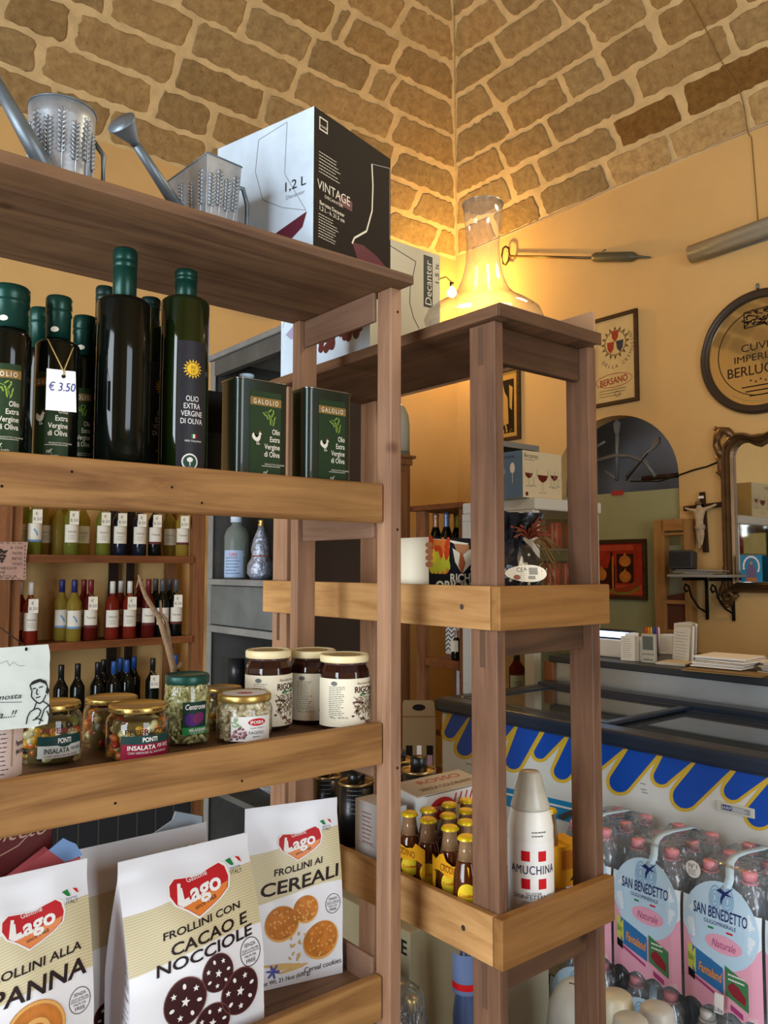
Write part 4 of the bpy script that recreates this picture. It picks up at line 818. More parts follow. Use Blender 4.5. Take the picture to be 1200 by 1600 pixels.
def bag(label, corner, th, w, h, dep, title, kind, tilt=0.0, sidetext=None, bulge=.012, fold=False):
    """gusseted bag, flat sealed top; corner = bottom left front"""
    t = thing('biscuit_bag', label, 'biscuit bag', corner, th, 'white bags of biscuits on the lowest shelf')
    NX, NZ = 28, 32
    def prof(tz):                                # half depth at height fraction, the bag narrows to a flat seal
        return dep * (1.0 if tz < .35 else max(.012, 1 - ((tz - .35) / .57) ** 1.35)) if tz < .92 else dep * .012
    def fr(x, y, d=0.0):                         # x in metres from the middle, y height
        tz = y / h; xr = x / (w / 2); y0 = (dep - prof(tz)) * .5 + dep * .12 * tz - bulge * math.sin(PI * min(1, tz * 1.03)) * max(0, 1 - xr * xr * .9) + .0010 * math.sin(6 * xr + 9 * tz) * (1 if .1 < tz < .95 else 0)
        return Vector((w / 2 + x, y0 - d, y))
    def bk(x, y): tz = y / h; p = fr(x, y); return Vector((p.x, (dep - prof(tz)) * .5 + dep * .12 * tz + prof(tz), y))
    m = MB(); cols = [(-w / 2 + w * i / NX) for i in range(NX + 1)]; rows = [h * j / NZ for j in range(NZ + 1)]
    m.add([fr(x, z) for z in rows for x in cols], [(j * (NX + 1) + i, j * (NX + 1) + i + 1, (j + 1) * (NX + 1) + i + 1, (j + 1) * (NX + 1) + i) for j in range(NZ) for i in range(NX)], 0, True)
    m.add([bk(x, z) for z in rows for x in cols], [(j * (NX + 1) + i, (j + 1) * (NX + 1) + i, (j + 1) * (NX + 1) + i + 1, j * (NX + 1) + i + 1) for j in range(NZ) for i in range(NX)], 0, True)
    for sx in (-1, 1):
        g = []
        for z in rows: a, b_ = fr(sx * w / 2, z), bk(sx * w / 2, z); md = (a + b_) / 2; md.x -= sx * min(.012, (b_.y - a.y) * .14) * min(1, z / h * 2.2); g += [a, md, b_]
        m.add(g, [q if sx > 0 else tuple(reversed(q)) for j in range(NZ) for q in ((j * 3, j * 3 + 1, j * 3 + 4, j * 3 + 3), (j * 3 + 1, j * 3 + 2, j * 3 + 5, j * 3 + 4))], 0, False)
    m.add([fr(-w / 2, 0), fr(w / 2, 0), bk(w / 2, 0), bk(-w / 2, 0)], [(3, 2, 1, 0)], 0)
    body = m.build('bag_body', [M_bag], t)
    m = MB(); fn = fr; m.rings = 4
    ya, yb = h * .50, h * .79
    def band(x): return ya + .012 * math.sin(x / w * 3.0 + .6), yb + .016 * (x / w) + .007 * math.sin(x / w * 4)
    n = 16; vs = []
    for i in range(n + 1):
        x = -w / 2 + w * i / n; a, b_ = band(x)
        for j in range(7): vs.append(fn(x, a + (b_ - a) * j / 6, .0003))
    m.add(vs, [(i * 7 + j, (i + 1) * 7 + j, (i + 1) * 7 + j + 1, i * 7 + j + 1) for i in range(n) for j in range(6)], 1, True)
    for q in range(22):
        f0 = (q + .2) / 22; f1 = (q + .55) / 22; vs = []
        for i in range(n + 1):
            x = -w / 2 + w * i / n; a, b_ = band(x); vs += [fn(x, a + (b_ - a) * f0, .0006), fn(x, a + (b_ - a) * f1, .0006)]
        m.add(vs, [(2 * i, 2 * i + 2, 2 * i + 3, 2 * i + 1) for i in range(n)], 2, True)
    logo(m, fn, w * .06, h * .775, w * .46)
    fx, fy = w * .36, h * .865; q = w * .045
    m.flat([(fx - q * 1.6, fy + q * .5), (fx - q * .6, fy + q * .7), (fx - q * .1, fy - q * .4), (fx - q * .7, fy - q * .35)], fn, .0007, 7); m.flat([(fx - q * .3, fy + q * .65), (fx + q * .6, fy + q * .7), (fx + q * 1.0, fy), (fx + q * .2, fy - q * .1)], fn, .0007, 5); m.flat([(fx + q * .3, fy + q * .7), (fx + q * 1.1, fy + q * .5), (fx + q * 1.4, fy - q * .3), (fx + q * .9, fy)], fn, .0008, 8)
    m.text(fn, 'PRODOTTO IN', fx, fy - q * .75, q * .3, .0007, 6, w=q * 2); m.text(fn, 'ITALY', fx + q * .1, fy - q * 1.3, q * .6, .0007, 6, w=q * 2.1)
    for (tx, cx, cy, hh, ww) in title: m.text(fn, tx, cx * w, cy * h, hh * h, .0012, 6, w=ww * w, slant=.22, tilt=.10, bold=.018)
    round_seal(m, fn, w * .385, h * .415, w * .088)
    rs = random.Random(len(label))
    if kind == 'cocoa':
        kk = min(1, .185 / w)
        for (cx, cy, r) in ((.11, .375, .145), (-.13, .285, .185), (.29, .235, .185), (.08, .12, .16), (-.28, .10, .14)):
            r *= kk
            m.ell(fn, cx * w, cy * h, r * w, r * w * 1.02, .001, 9, 30, .4); m.ring(fn, cx * w, cy * h, r * w, r * w * 1.02, r * w * .05, .00115, 14, 36)
            for i in range(7): a = i * 2 * PI / 7 + cx; (star if i % 2 else lambda *z: m.ell(z[1], z[2], z[3], z[4] * .8, z[4] * .55, z[5], z[6], 10, a))(m, fn, cx * w + r * w * .66 * math.cos(a), cy * h + r * w * .66 * math.sin(a), r * w * .15, .0013, 5)
            star(m, fn, cx * w, cy * h, r * w * .22, .0013, 5, .1)
    elif kind == 'ring':
        for (cx, cy, r) in ((.05, .36, .22), (-.2, .26, .23), (.22, .18, .24)):
            m.ell(fn, cx * w, cy * h, r * w, r * w * .95, .001, 10, 30); m.ring(fn, cx * w, cy * h, r * w * .98, r * w * .93, r * w * .10, .0012, 11); m.ring(fn, cx * w, cy * h, r * w * .45, r * w * .42, r * w * .16, .0012, 11); m.ell(fn, cx * w, cy * h, r * w * .2, r * w * .17, .0013, 5, 16)
    else:
        for (cx, cy, r, k) in ((.08, .42, .135, 1), (-.17, .36, .175, 1), (.25, .225, .195, 1)):
            m.ell(fn, cx * w, cy * h, r * w, r * w * .98, .001, 11, 30); m.ell(fn, cx * w - r * w * .02, cy * h + r * w * .06, r * w * .95, r * w * .90, .0012, 10, 30)
            for _ in range(26):
                a, q = rs.uniform(0, 6.28), r * w * .8 * math.sqrt(rs.random()); m.ell(fn, cx * w + q * math.cos(a), cy * h + q * math.sin(a), w * .014, w * .008, .0014, 11, 8, rs.uniform(0, 3))
        for _ in range(16): m.ell(fn, w * (rs.uniform(-.12, .12)), h * rs.uniform(.14, .33), w * .022, w * .011, .0011, 12, 10, rs.uniform(0, 3))
        for k in range(3): m.ell(fn, w * (-.2 + .08 * k), h * (.13 - .018 * k), w * .16, w * .018, .001, 12, 14, -.1 + .12 * k)
        for a in range(7): m.ell(fn, w * (-.25 + .035 * math.cos(a)), h * .10 + w * .04 * math.sin(a), w * .04, w * .012, .0013, 13, 8, a)
        m.text(fn, 'Cereal cookies', w * .28, h * .075, h * .032, .001, 6, w=w * .40, tilt=.05); m.text(fn, 'Net Wt. 21.16oz (600 g)', -w * .12, h * .045, h * .026, .001, 6, w=w * .52, tilt=.05)
    m.build('printed_front', BM, t)
    if sidetext:
        m = MB(); m.rings = 1; sf = lambda x, y, d=0.0: (fr(-w / 2, y) + Vector((.0 - d - .0005, (x / .06) * 0, 0))) if False else Vector((.0035 + .0035 * 0 - d, prof(y / h) * .5 * 0 + fr(-w / 2, y).y + max(0.0, -x), y))
        def sfn(x, y, d=0.0):
            a, b_ = fr(-w / 2, y), bk(-w / 2, y); md = (a + b_) / 2; md.x += min(.012, (b_.y - a.y) * .14) * min(1, y / h * 2.2)
            L1 = (md - a).length or 1e-6; f = min(1, max(0, -x / L1)); p = a.lerp(md, f); nrm = Vector((-(md.y - a.y), md.x - a.x, 0)).normalized(); return p + nrm * (d + .0006)
        for i, (tx, yy, hh, ww) in enumerate(sidetext): m.text(sfn, tx, -.023, yy * h, hh * h, .0003, 0 if i < 7 else 1, w=ww, slant=.2)
        m.build('printed_gusset', [M_ink, M_red], t)
    return t
# front bag with cocoa biscuits
P = ony(197, 1357, 1.185); hb = P.z - Z3; P0 = Vector((P.x, 1.156, Z3)); w = run_to(Vector((P.x, 1.185, 0)), 0.0, 389)
bag('foremost biscuit bag, titled cacao e nocciole, showing star pierced cocoa biscuits', P0, 0.0, w, hb, .098,
    [('FROLLINI CON', .04, .638, .035, .60), ('CACAO E', .08, .570, .055, .60), ('NOCCIOLE', .04, .498, .055, .74)], 'cocoa', sidetext=[('FROLLINI', .50, .02, .024), ('CACAO', .46, .035, .03), ('NOCCIOLE', .41, .035, .03), ('NATURALMENTE', .35, .016, .03), ('senza conservanti', .30, .012, .03), ('senza coloranti', .27, .012, .03), ('olio di palma', .24, .012, .03), ('Senza', .345, .014, .012)])
# cereal bag, turned towards the viewer
th = math.radians(-13.7); cb = onz(397, 1552, Z3 + .0); P = Vector((cb.x, cb.y, Z3)); w0 = run_to(P, th, 541); wC = max(w0, .17)
Rr = Vector((math.cos(th), math.sin(th), 0)); right = P + Rr * w0; P0 = right - Rr * .182
Q = P0 + Vector((-math.sin(th), math.cos(th), 0)) * .04; hb = zat(520, 1246, Vector((0, (right.y + .035), 0))) - Z3
bag('biscuit bag titled cereali at the right end of the shelf, with round golden biscuits', P0, th, .175, hb, .05, [('FROLLINI AI', .02, .655, .036, .52), ('CEREALI', .03, .575, .07, .84)], 'cereal')
# bag at the left edge
P = ony(139, 1343, 1.205); hb = P.z - Z3; w = .178; P0 = Vector((P.x - w, 1.168, Z3)); ang = math.radians(0)
bag('biscuit bag cut by the left picture edge, titled panna, with ring biscuits', P0, 0.0, w, hb, .072, [('FROLLINI ALLA', .05, .625, .036, .72), ('PANNA', .08, .54, .075, .72)], 'ring')
# bag behind
P = ony(322, 1284, 1.325); hb = P.z - Z3; w = run_to(Vector((ony(134, 1300, 1.325).x, 1.325, 0)), 0.0, 323); P0 = Vector((P.x - w, 1.284, Z3))
bag('rear biscuit bag standing behind the cacao bag, mostly covered', P0, 0.0, w, hb, .065, [('FROLLINI', .04, .62, .036, .6)], 'cocoa')
# boxes behind the left bag
P = spot(60, 1.285, Z3); t = thing('carton_box', 'dark red carton with pale script at the far left, behind the panna biscuit bag', 'box', (P.x - .1, P.y + .01, Z3), 0)
zt = zat(40, 1280, Vector((0, 1.30, 0))) - Z3; xr = ony(83, 1290, 1.295).x - (P.x - .1)
MB().box(-.12, xr, 0, .07, 0, zt + .03).build('carton', pm('dark_red_card', '5e2624', .5), t, bev=.002)
m = MB(); fn = front(-.0003); m.text(fn, 'Dolceto', xr - .012, zt - .012, .026, .0003, 0, 'r', slant=.5, w=.10); m.stroke(fn, [(xr - .09, zt - .05), (xr - .05, zt - .035), (xr - .012, zt - .002)], .0015, .0003, 0); m.build('lettering', pm('pale_gold_print', 'b9977f', .5), t)
P = ony(100, 1325, 1.262); t = thing('torn_carton', 'coral red carton with pale blue torn corner, leaning behind the panna bag', 'box', (P.x - .16, 1.262, Z3), 0)
fn = front(0); zz = lambda v: ony(100, v, 1.262).z - Z3; xx = lambda u: ony(u, 1325, 1.262).x - (P.x - .16)
M_cor = pm('coral_card', 'b8565a', .5); M_pbl = pm('pale_blue_flap', '7ea0cf', .5)
MB().prism([(-.05, 0), (xx(128), 0), (xx(126), zz(1345)), (xx(102), zz(1345)), (xx(76), zz(1323)), (xx(0), zz(1365)), (-.05, zz(1380))], fn, 0, -.02).build('carton', M_cor, t)
MB().prism([(xx(76), zz(1323)), (xx(102), zz(1347)), (xx(129), zz(1342)), (xx(118), zz(1322)), (xx(108), zz(1316)), (xx(98), zz(1309))], fn, .0012, .0002).build('flap', M_pbl, t)
P = ony(290, 1270, 1.345); t = thing('torn_carton', 'pale blue card flap sticking up behind the rear biscuit bag', 'box', (P.x, 1.362, Z3), 0)
zz = lambda v: ony(290, v, 1.362).z - Z3; xx = lambda u: ony(u, 1270, 1.362).x - P.x
MB().prism([(xx(150), 0), (xx(320), 0), (xx(316), zz(1281)), (xx(275), zz(1265)), (xx(270), zz(1278)), (xx(225), zz(1300)), (xx(150), zz(1312))], front(0), 0, -.004).build('card', pm('pale_blue_card_flap', 'a9b8c4', .5), t)
# ---------------------------------------------------------------- on top of the middle unit
ZB = 1.897; ZM = 1.392; ZL = 0.812
M_dec = thin('decanter_glass', 'e8e4d6', .45, .03, .07)
P = spot(758, 1.092, ZB); s = mpp(P); R = 93 * s; H = zat(758, 322, P) - ZB
t = thing('decanter', 'clear glass wine decanter with wide base, on the narrow dark shelf unit', 'decanter', P)
outer = [(0, 0), (R * .55, 0), (R * .80, H * .02), (R * .96, H * .075), (R, H * .125), (R * .95, H * .18), (R * .78, H * .235), (R * .58, H * .285), (R * .44, H * .35), (R * .35, H * .44), (R * .295, H * .55), (R * .275, H * .66), (R * .285, H * .78), (R * .31, H * .88), (R * .345, H)]
th_ = .0022; inner = [(max(0, r - th_ * 1.0), z + (th_ if z < H * .1 else 0)) for r, z in outer]; inner[0] = (0, th_); inner[-1] = (R * .345 - th_, H)
MB().lathe(outer, 64).build('glass_body', M_dec, t); MB().lathe([(R * .345 + .0014 * math.cos(a), H + .0014 * math.sin(a)) for a in [2 * PI * i / 10 for i in range(11)]], 64).build('rim', M_dec, t)
# box with the printed word Decanter
P = onx(578, 560, 1.030); c = Vector((1.030, P.y, ZB)); w = run_to(c, 0.0, 688); dl = run_to(c, PI / 2, 438.5); h = onx(578, 370, 1.030).z - ZB
t = thing('decanter_box', 'pale carton with a vertical dark strip lettered Decanter, behind the glass decanter', 'box', c)
hh = ony(688, 400, c.y).z - ZB; h = hh
M_pale = pm('pale_card', 'c9c3a8', .6); M_grp = pm('grape_print', '5a2a26', .5); M_dstrip = pm('dark_grey_print', '41423f', .5)
m = MB(); m.add([(0, 0, 0), (w, 0, 0), (w, dl, 0), (0, dl, 0), (0, 0, h), (w, 0, h), (w, dl, h), (0, dl, h)], [(0, 1, 5, 4), (1, 2, 6, 5), (2, 3, 7, 6), (3, 2, 1, 0)], 0).add([(0, 0, 0), (0, dl, 0), (0, dl, h), (0, 0, h)], [(0, 3, 2, 1)], 1).add([(0, 0, h), (w, 0, h), (w, dl, h), (0, dl, h)], [(0, 1, 2, 3)], 2); m.build('carton', [M_pale, M_blw, M_dstrip], t)
fn = front(0); m = MB(); xs = lambda u: run_to(c, 0.0, u); zq = lambda v: ony(660, v, c.y).z - ZB
m.rect(fn, xs(662), xs(676), zq(478), zq(397), .0003, 0)
tf = plane_map((xs(669), 0, (zq(478) + zq(400)) / 2), (0, 0, 1), (-1, 0, 0), (0, -1, 0)); m.text(tf, 'Decanter', 0, 0, .020, .0007, 1, w=(zq(403) - zq(474)) * .98)
tf = plane_map((xs(683), 0, zq(420)), (0, 0, 1), (-1, 0, 0), (0, -1, 0)); m.text(tf, '1,5 lt', 0, 0, .012, .0006, 0, w=.045)
m.stroke(fn, [(xs(600), zq(398)), (xs(650), zq(412)), (xs(646), zq(432)), (xs(641), zq(455)), (xs(640), zq(478)), (xs(646), zq(500)), (xs(655), zq(515))], .0016, .0004, 0)
PM = [M_dstrip, M_lid_w, M_grp, pm('mauve_print', '9a93b0', .5)]; m.build('front_print', PM, t); m = MB()
fs = lambda x, y, d=0: Vector((-d, dl - x, y))
m.flat([(dl * x, h * y) for x, y in ((.06, .42), (.12, .36), (.3, .30), (.36, .22), (.36, .5), (.2, .5))], fs, .0004, 3)
rs = random.Random(3)
for _ in range(70): x, y = rs.uniform(.48, .92), rs.uniform(.14, .48); m.ell(fs, dl * x, h * y, .011, .011, .0005 + rs.random() * .0004, 2, 12)
m.stroke(fs, [(dl * .02, h * .5), (dl * .10, h * .7), (dl * .14, h * .95)], .0012, .0004, 0)
m.build('side_print', PM, t)
# ---------------------------------------------------------------- middle shelf of the middle unit
P = spot(670, 1.145, ZM); c = Vector((P.x, 1.145, ZM)); h = zat(670, 839, P) - ZM; w = .20; dl = run_to(c, PI / 2, 622)
t = thing('panettone_box', 'rectangular carton lettered RICH ORIGINAL with a glass of orange drink printed on it', 'box', c)
c.y += 0
m = MB(); m.add([(0, 0, 0), (w, 0, 0), (w, dl, 0), (0, dl, 0), (0, 0, h), (w, 0, h), (w, dl, h), (0, dl, h)], [(0, 1, 5, 4), (1, 2, 6, 5), (2, 3, 7, 6), (4, 5, 6, 7), (3, 2, 1, 0)], 0).add([(0, 0, 0), (0, dl, 0), (0, dl, h), (0, 0, h)], [(0, 3, 2, 1)], 1)
m.build('carton', [pm('black_print_card', '1b1a1c', .45), M_cream], t)
fn = front(0); m = MB(); xs = lambda u: run_to(c, 0.0, u); zq = lambda v: ony(690, v, c.y).z - ZM
def q_(pts): return [(xs(u), zq(v)) for u, v in pts]
m.flat(q_([(673, 842), (700, 843), (733, 848), (724, 854), (712, 851), (690, 846)]), fn, .0003, 0)
m.flat(q_([(671, 842), (703, 845), (701, 893), (697, 897), (676, 896), (671, 890)]), fn, .0004, 1)
rs = random.Random(1)
for _ in range(26): u, v = rs.uniform(673, 700), rs.uniform(846, 893); m.ell(fn, xs(u), zq(v), .006, .014, .0006 + rs.random() * .0004, rs.choice((2, 3, 3) if v > 868 else (1, 4, 4)), 10, rs.uniform(-.4, .4))
for i in range(4): m.ell(fn, xs(668.5), zq(852 + 10 * i), .010, .006, .0012, 5, 14)
m.flat(q_([(703, 846), (737, 862), (737, 910), (712, 905), (706, 890)]), fn, .0003, 6)
m.flat(q_([(707, 856), (722, 866), (737, 856), (737, 880), (722, 897), (711, 878)]), fn, .0005, 0); m.flat(q_([(709, 849), (733, 850), (733, 858), (724, 866), (713, 860)]), fn, .0007, 5)
m.flat(q_([(719, 862), (723, 865), (727, 880), (722, 898), (716, 884)]), fn, .0009, 7)
m.text(fn, 'RICH', xs(703), zq(903), .017, .0012, 0, 'l', bold=.03, w=.055); m.text(fn, 'ORIGINAL', xs(680), zq(915), .02, .0012, 0, 'l', bold=.03, w=.13)
m.build('print', [M_cream, M_logoor, pm('flame_yellow', 'e6c034', .5), pm('lime_print', 'b9b832', .5), pm('flame_red', 'c2401c', .5), pm('hand_print', 'b97f56', .5), pm('navy_jacket_print', '1c1d26', .5), pm('tie_print', 'a3542f', .5)], t)
# wrapped gift with oval tag
P = spot(805, 1.02, ZM); t = thing('gift_bundle', 'black polka dot gift wrapping tied with a rusty raffia bow, on the middle shelf', 'gift', (P.x + .045, 1.075, ZM))
g0 = Vector(t.location)
def gp(u, v, y=None): Q = ony(u, v, g0.y if y is None else y); return Q - g0
M_wrap = pm('black_wrap_paper', '1f1e20', .35, coat=.3, bump=(30, .6)); M_gold = pm('raffia_gold', '7d5f34', .6); M_rust = pm('rust_raffia', '7c3a22', .6)
ta, tb = gp(800, 815), gp(812, 880)
rs = random.Random(33); n = 26; lv = []
for (r, z) in ((.052, 0), (.064, .012), (.07, .03), (.068, .05), (.058, .072), (.042, .088), (.028, .098), (.019, .106), (.026, .116), (.04, .128), (.054, .142), (.058, .156)): lv.append([((r * (1 + rs.uniform(-.10, .10)) if 0 < z < .1 else r * (1 + (.22 if i % 2 else -.2) * (z > .1))) * math.cos(2 * PI * i / n), (r * (1 + rs.uniform(-.10, .10)) if 0 < z < .1 else r * (1 + (.22 if i % 2 else -.2) * (z > .1))) * math.sin(2 * PI * i / n), z + rs.uniform(-.006, .006) * (z > .02)) for i in range(n)])
m = MB(); m.add([p for l in lv for p in l], [(j * n + i, j * n + (i + 1) % n, (j + 1) * n + (i + 1) % n, (j + 1) * n + i) for j in range(len(lv) - 1) for i in range(n)], 0, False); m.build('wrap', [M_wrap], t)
m = MB(); rs = random.Random(12)
for _ in range(40): a = rs.uniform(0, 6.28); z = rs.uniform(.015, .075); r = .075 if z < .05 else .075 - (z - .05) * .72; m.lathe([(.0034, 0), (.0022, .0008), (0, .001)], 8, T=Matrix.Translation((r * math.cos(a), r * math.sin(a), z)) @ Matrix.Rotation(a, 4, 'Z') @ Matrix.Rotation(PI / 2, 4, 'Y'))
m.build('dots', pm('dot_print', 'b9b59c', .5), t)
m = MB()
for _ in range(34):
    a = rs.uniform(0, 6.28); r = rs.uniform(.03, .05); e = rs.uniform(-.2, 1.2); c0 = Vector((.012, -.04, .105)); p = c0 + Vector((math.cos(a) * math.cos(e), math.sin(a) * math.cos(e), math.sin(e))) * r; m.tube([c0, c0.lerp(p, .5) + Vector((0, 0, .008)), p], .002, 5)
m.build('raffia_bow', M_rust, t)
m = MB()
for _ in range(12): a = rs.uniform(-1.6, .3); c0 = Vector((.02, -.045, .10)); p = c0 + Vector((math.cos(a) * .07, math.sin(a) * .03, rs.uniform(-.08, .0))); m.tube([c0, c0.lerp(p, .5) + Vector((0, 0, .015)), p], .0013, 5)
m.build('gold_ribbon', M_gold, t)
Q = ony(823, 896, .962); t = thing('hanging_tag', 'cream oval product tag with barcode and CE mark, in front of the polka dot gift', 'tag', Q)
xv = Vector((math.cos(-.42), math.sin(-.42), 0)); fn = plane_map((0, 0, 0), xv, (0, .12, .99), (xv.y, -xv.x, 0)); s = mpp(Q)
m = MB(); pts = [(36 * s * math.cos(a) * (1.02 if math.cos(a) < 0 else .95), 15.5 * s * math.sin(a) * (.86 + .14 * math.cos(a))) for a in [2 * PI * i / 36 for i in range(36)]]; m.prism(pts, fn, 0, -.0012); m.build('card', M_cream, t)
m = MB()
for i in range(11): m.rect(fn, 4 * s, 19 * s, (-2 + i * 1.05) * s, (-2 + i * 1.05 + (.7 if i % 3 else .4)) * s, .0004, 0)
for i in range(5): m.rect(fn, 2 * s, 14 * s, (-9 + i * 1.1) * s, (-8.4 + i * 1.1) * s, .0004, 0)
m.text(fn, 'CE', -11 * s, 6 * s, 7 * s, .0004, 0); m.text(fn, 'A', -2 * s, 7 * s, 6 * s, .0004, 0); m.ell(fn, -17 * s, -6 * s, 6 * s, 4 * s, .0004, 1, 16); small_lines(m, fn, -7 * s, -9 * s, 3 * s, 5, 10 * s, .0004, 0, .0006)
m.build('print', [pm('grey_ink_tag', '4a4640', .6), pm('brown_stamp', '9a5a3a', .6)], t)
m = MB(); a = fn(26 * s, 3 * s, .001); m.tube([a, a + Vector((.006, .01, .012)), Vector((g0.x - Q.x + .02, g0.y - Q.y - .068, .02))], .0006, 5); m.build('string', M_twine, t)
# ---------------------------------------------------------------- bottom shelf of the middle unit: aperitif bottles
M_amber = pm('amber_glass_drink', '4a1f08', 0.05, coat=.4); M_clear2 = pm('bottle_neck_glass', '8a6a4a', .06, coat=.4); M_ycap = pm('yellow_crown_cap', 'dcb912', .35, .2); M_ycart = pm('yellow_carrier_card', 'd79a18', .55); M_ylab = pm('yellow_label', 'e2c22a', .5)
def crown(par, R, z):
    m = MB(); n = 42; vs = []
    for (r, zz, wv) in ((R, z, 1), (R * .99, z + .002, .7), (R * .90, z + .0055, 0), (R * .75, z + .0068, 0)): vs += [((r + wv * .0010 * math.cos(21 * 2 * PI * i / n * 1)) * math.cos(2 * PI * i / n), (r + wv * .0010 * math.cos(21 * 2 * PI * i / n)) * math.sin(2 * PI * i / n), zz) for i in range(n)]
    m.add(vs, [(j * n + i, j * n + (i + 1) % n, (j + 1) * n + (i + 1) % n, (j + 1) * n + i) for j in range(3) for i in range(n)], 0, True); m.add(vs[-n:], [tuple(range(n))]); return m.build('crown_cap', M_ycap, par)
def aperitif(label, P, first):
    t = thing('aperitif_bottle', label, 'bottle', P, 0, 'small aperitif bottles with yellow crown caps')
    k = hA / .152
    m = MB().lathe([(0, 0), (.0225, 0), (.0245, .004), (.0245, .072 * k), (.0228, .088 * k), (.0185, .106 * k), (.0172, .110 * k)], 24, mi=0).lathe([(.0172, .110 * k), (.0142, .128 * k), (.0130, .140 * k), (.0138, .142 * k), (.0138, .150 * k)], 24, mi=1); m.build('glass_body', [M_amber, M_clear2], t)
    crown(t, .0162, .145 * k); f = facing(P); fn = cyl_map(.0248, f, .055 * k); q = MB(); q.rings = 4; q.ell(fn, 0, 0, .017, .020, .0005, 0, 20); q.text(fn, 'Crodino', 0, .0, .006, .0012, 1, w=.026); q.build('label', [M_ylab, M_red], t)
    return t
hA = 0.150
# places of the caps in the photograph, rows from the front
caps = [(729, 1305), (703, 1290), (669, 1278), (640, 1268), (728, 1281), (700, 1271), (669, 1262), (728, 1264), (702, 1254), (729, 1248)]
PB = []
for (u, v) in caps:
    Q = onz(u, v, ZL + hA); PB.append(Vector((Q.x, Q.y, ZL)))
names = ['nearest the corner post', 'in the front row, left of the corner one', 'in the front row, third from the corner post', 'leftmost in the front row beside the left post', 'second row behind the corner bottle', 'in the middle of the second row', 'second row, at its left end', 'third row, half hidden by the post', 'third row, left of the half hidden one', 'rearmost of the block']
for p, n_ in zip(PB, names): aperitif('small amber bottle with yellow crown cap, ' + n_, p, False)
# yellow carriers round the front bottles
def carrier(label, u0, v0, u1, x, name='bottle_carrier'):
    a = Vector((x, onx(u0, 1340, x).y, ZL)); b_ = onx(u1, 1340, x).y; L_ = a.y - b_
    t = thing(name, label, 'carrier', (x, a.y, ZL), -PI / 2); fn = front(0)
    zt, zb_ = .100, .072
    m = MB(); prof = [(0, zb_)] + [(L_ * i / 10, zb_ + .004 * math.sin(i)) for i in range(1, 10)] + [(L_, zb_), (L_, zt), (L_ * .78, zt + .006), (L_ * .72, zt - .004), (L_ * .55, zt - .009), (L_ * .38, zt - .004), (L_ * .3, zt + .008), (L_ * .2, zt + .004), (L_ * .1, zt - .006), (0, zt)]
    m.prism(prof, fn, .0006, -.0006); m.build('front_band', M_ycart, t)
    m = MB(); m.rect(fn, 0, .008, 0, zb_, .0002, 0); m.rect(fn, L_ - .008, L_, 0, zb_, .0002, 0); m.build('strut', M_ycart, t)
    m = MB(); m.text(fn, 'CRODINO', L_ * .5, (zt + zb_) / 2 - .002, .013, .0010, 0, w=L_ * .55, bold=.01); m.text(fn, "L'aperitivo", L_ * .42, zt - .008 - .003, .004, .001, 0, w=L_ * .25); m.build('lettering', pm('orange_brown_ink', '8a4a10', .5), t)
    return t
carrier('yellow card carrier lettered CRODINO, beside the corner post', 676, 1350, 733, 1.040)
carrier('yellow card carrier of the left bottles, partly behind the left shelf post', 600, 1330, 664, 1.040)
# pack at the right end
P = spot(868, 1.065, ZL); t = thing('bottle_carrier', 'upright yellow carrier pack with red print and one capped bottle, right of the spray cup', 'carrier', (P.x, 1.065, ZL), math.radians(-14))
zt = zat(868, 1312, P) - ZL; s = mpp(P); hw = 30 * s / .97
m = MB(); fn = front(-.027); m.prism([(-hw, 0), (hw, 0), (hw * 1.15, zt * .25), (hw * 1.05, zt * .45), (hw * .92, zt * .96), (hw * .6, zt), (hw * .1, zt * .96), (-hw * .1, zt * .9), (-hw, zt * .95)], fn, 0, -.054); m.build('card_sleeve', M_ycart, t, bev=.002)
m = MB(); small_lines(m, fn, hw * .15, zt * .42, zt * .80, 9, hw * 1.0, .0005, 0, .003); m.flat([(hw * .1, zt * .12), (hw * .8, zt * .2), (hw * .85, zt * .28), (hw * .4, zt * .27)], fn, .0005, 1); m.build('print', [pm('orange_red_ink', 'b55a1a', .5), M_brown_ink], t)
cb = ony(861, 1268, 1.065); zc = cb.z - ZL
q = MB().lathe([(.0175, zt * .55), (.0172, zc - .045), (.0142, zc - .026), (.0130, zc - .008), (.0138, zc - .006), (.0138, zc)], 20, c=(cb.x - P.x, 0, 0)); q.build('bottle_neck', [M_clear2], t)
m = MB(); e = crown(t, .0162, zc - .002); e.location = (cb.x - P.x, 0, 0)
# disinfectant bottle
P = spot(824.5, 0.997, ZL); s = mpp(P); R = 36 * s; H = zat(822, 1204, P) - ZL; f = facing(P)
P.y = 0.9515 + R + .002; P = Vector((spot(824.5, P.y, ZL).x, P.y, ZL)); s = mpp(P); R = 35.5 * s; H = zat(822, 1206, P) - ZL; Pf = Vector((P.x, P.y - R * .8, 0)); zq = lambda v: zat(822, v, Pf) - ZL
t = thing('disinfectant_bottle', 'white bottle lettered AMUCHINA with red squares and a translucent cup over its cap', 'bottle', P)
M_hdpe = pm('translucent_white_plastic', 'e4e2d8', .35, spec=.4); M_cup = pm('cup_plastic', 'ebe7da', .3, trans=.6)
zs = zq(1300)
m = MB().lathe([(0, 0), (R * .94, 0), (R, .006), (R, zs - R * .1), (R * .98, zs), (R * .9, zq(1283)), (R * .72, zq(1268)), (R * .60, zq(1258)), (R * .5, zq(1252)), (R * .42, zq(1250)), (R * .42, zq(1235))], 40); m.build('bottle_body', M_hdpe, t)
m = MB().lathe([(R * .46, zq(1252)), (R * .5, zq(1240)), (R * .44, zq(1222)), (0, zq(1220))], 30); m.build('cap', pm('offwhite_cap', 'cfc7ad', .4), t)
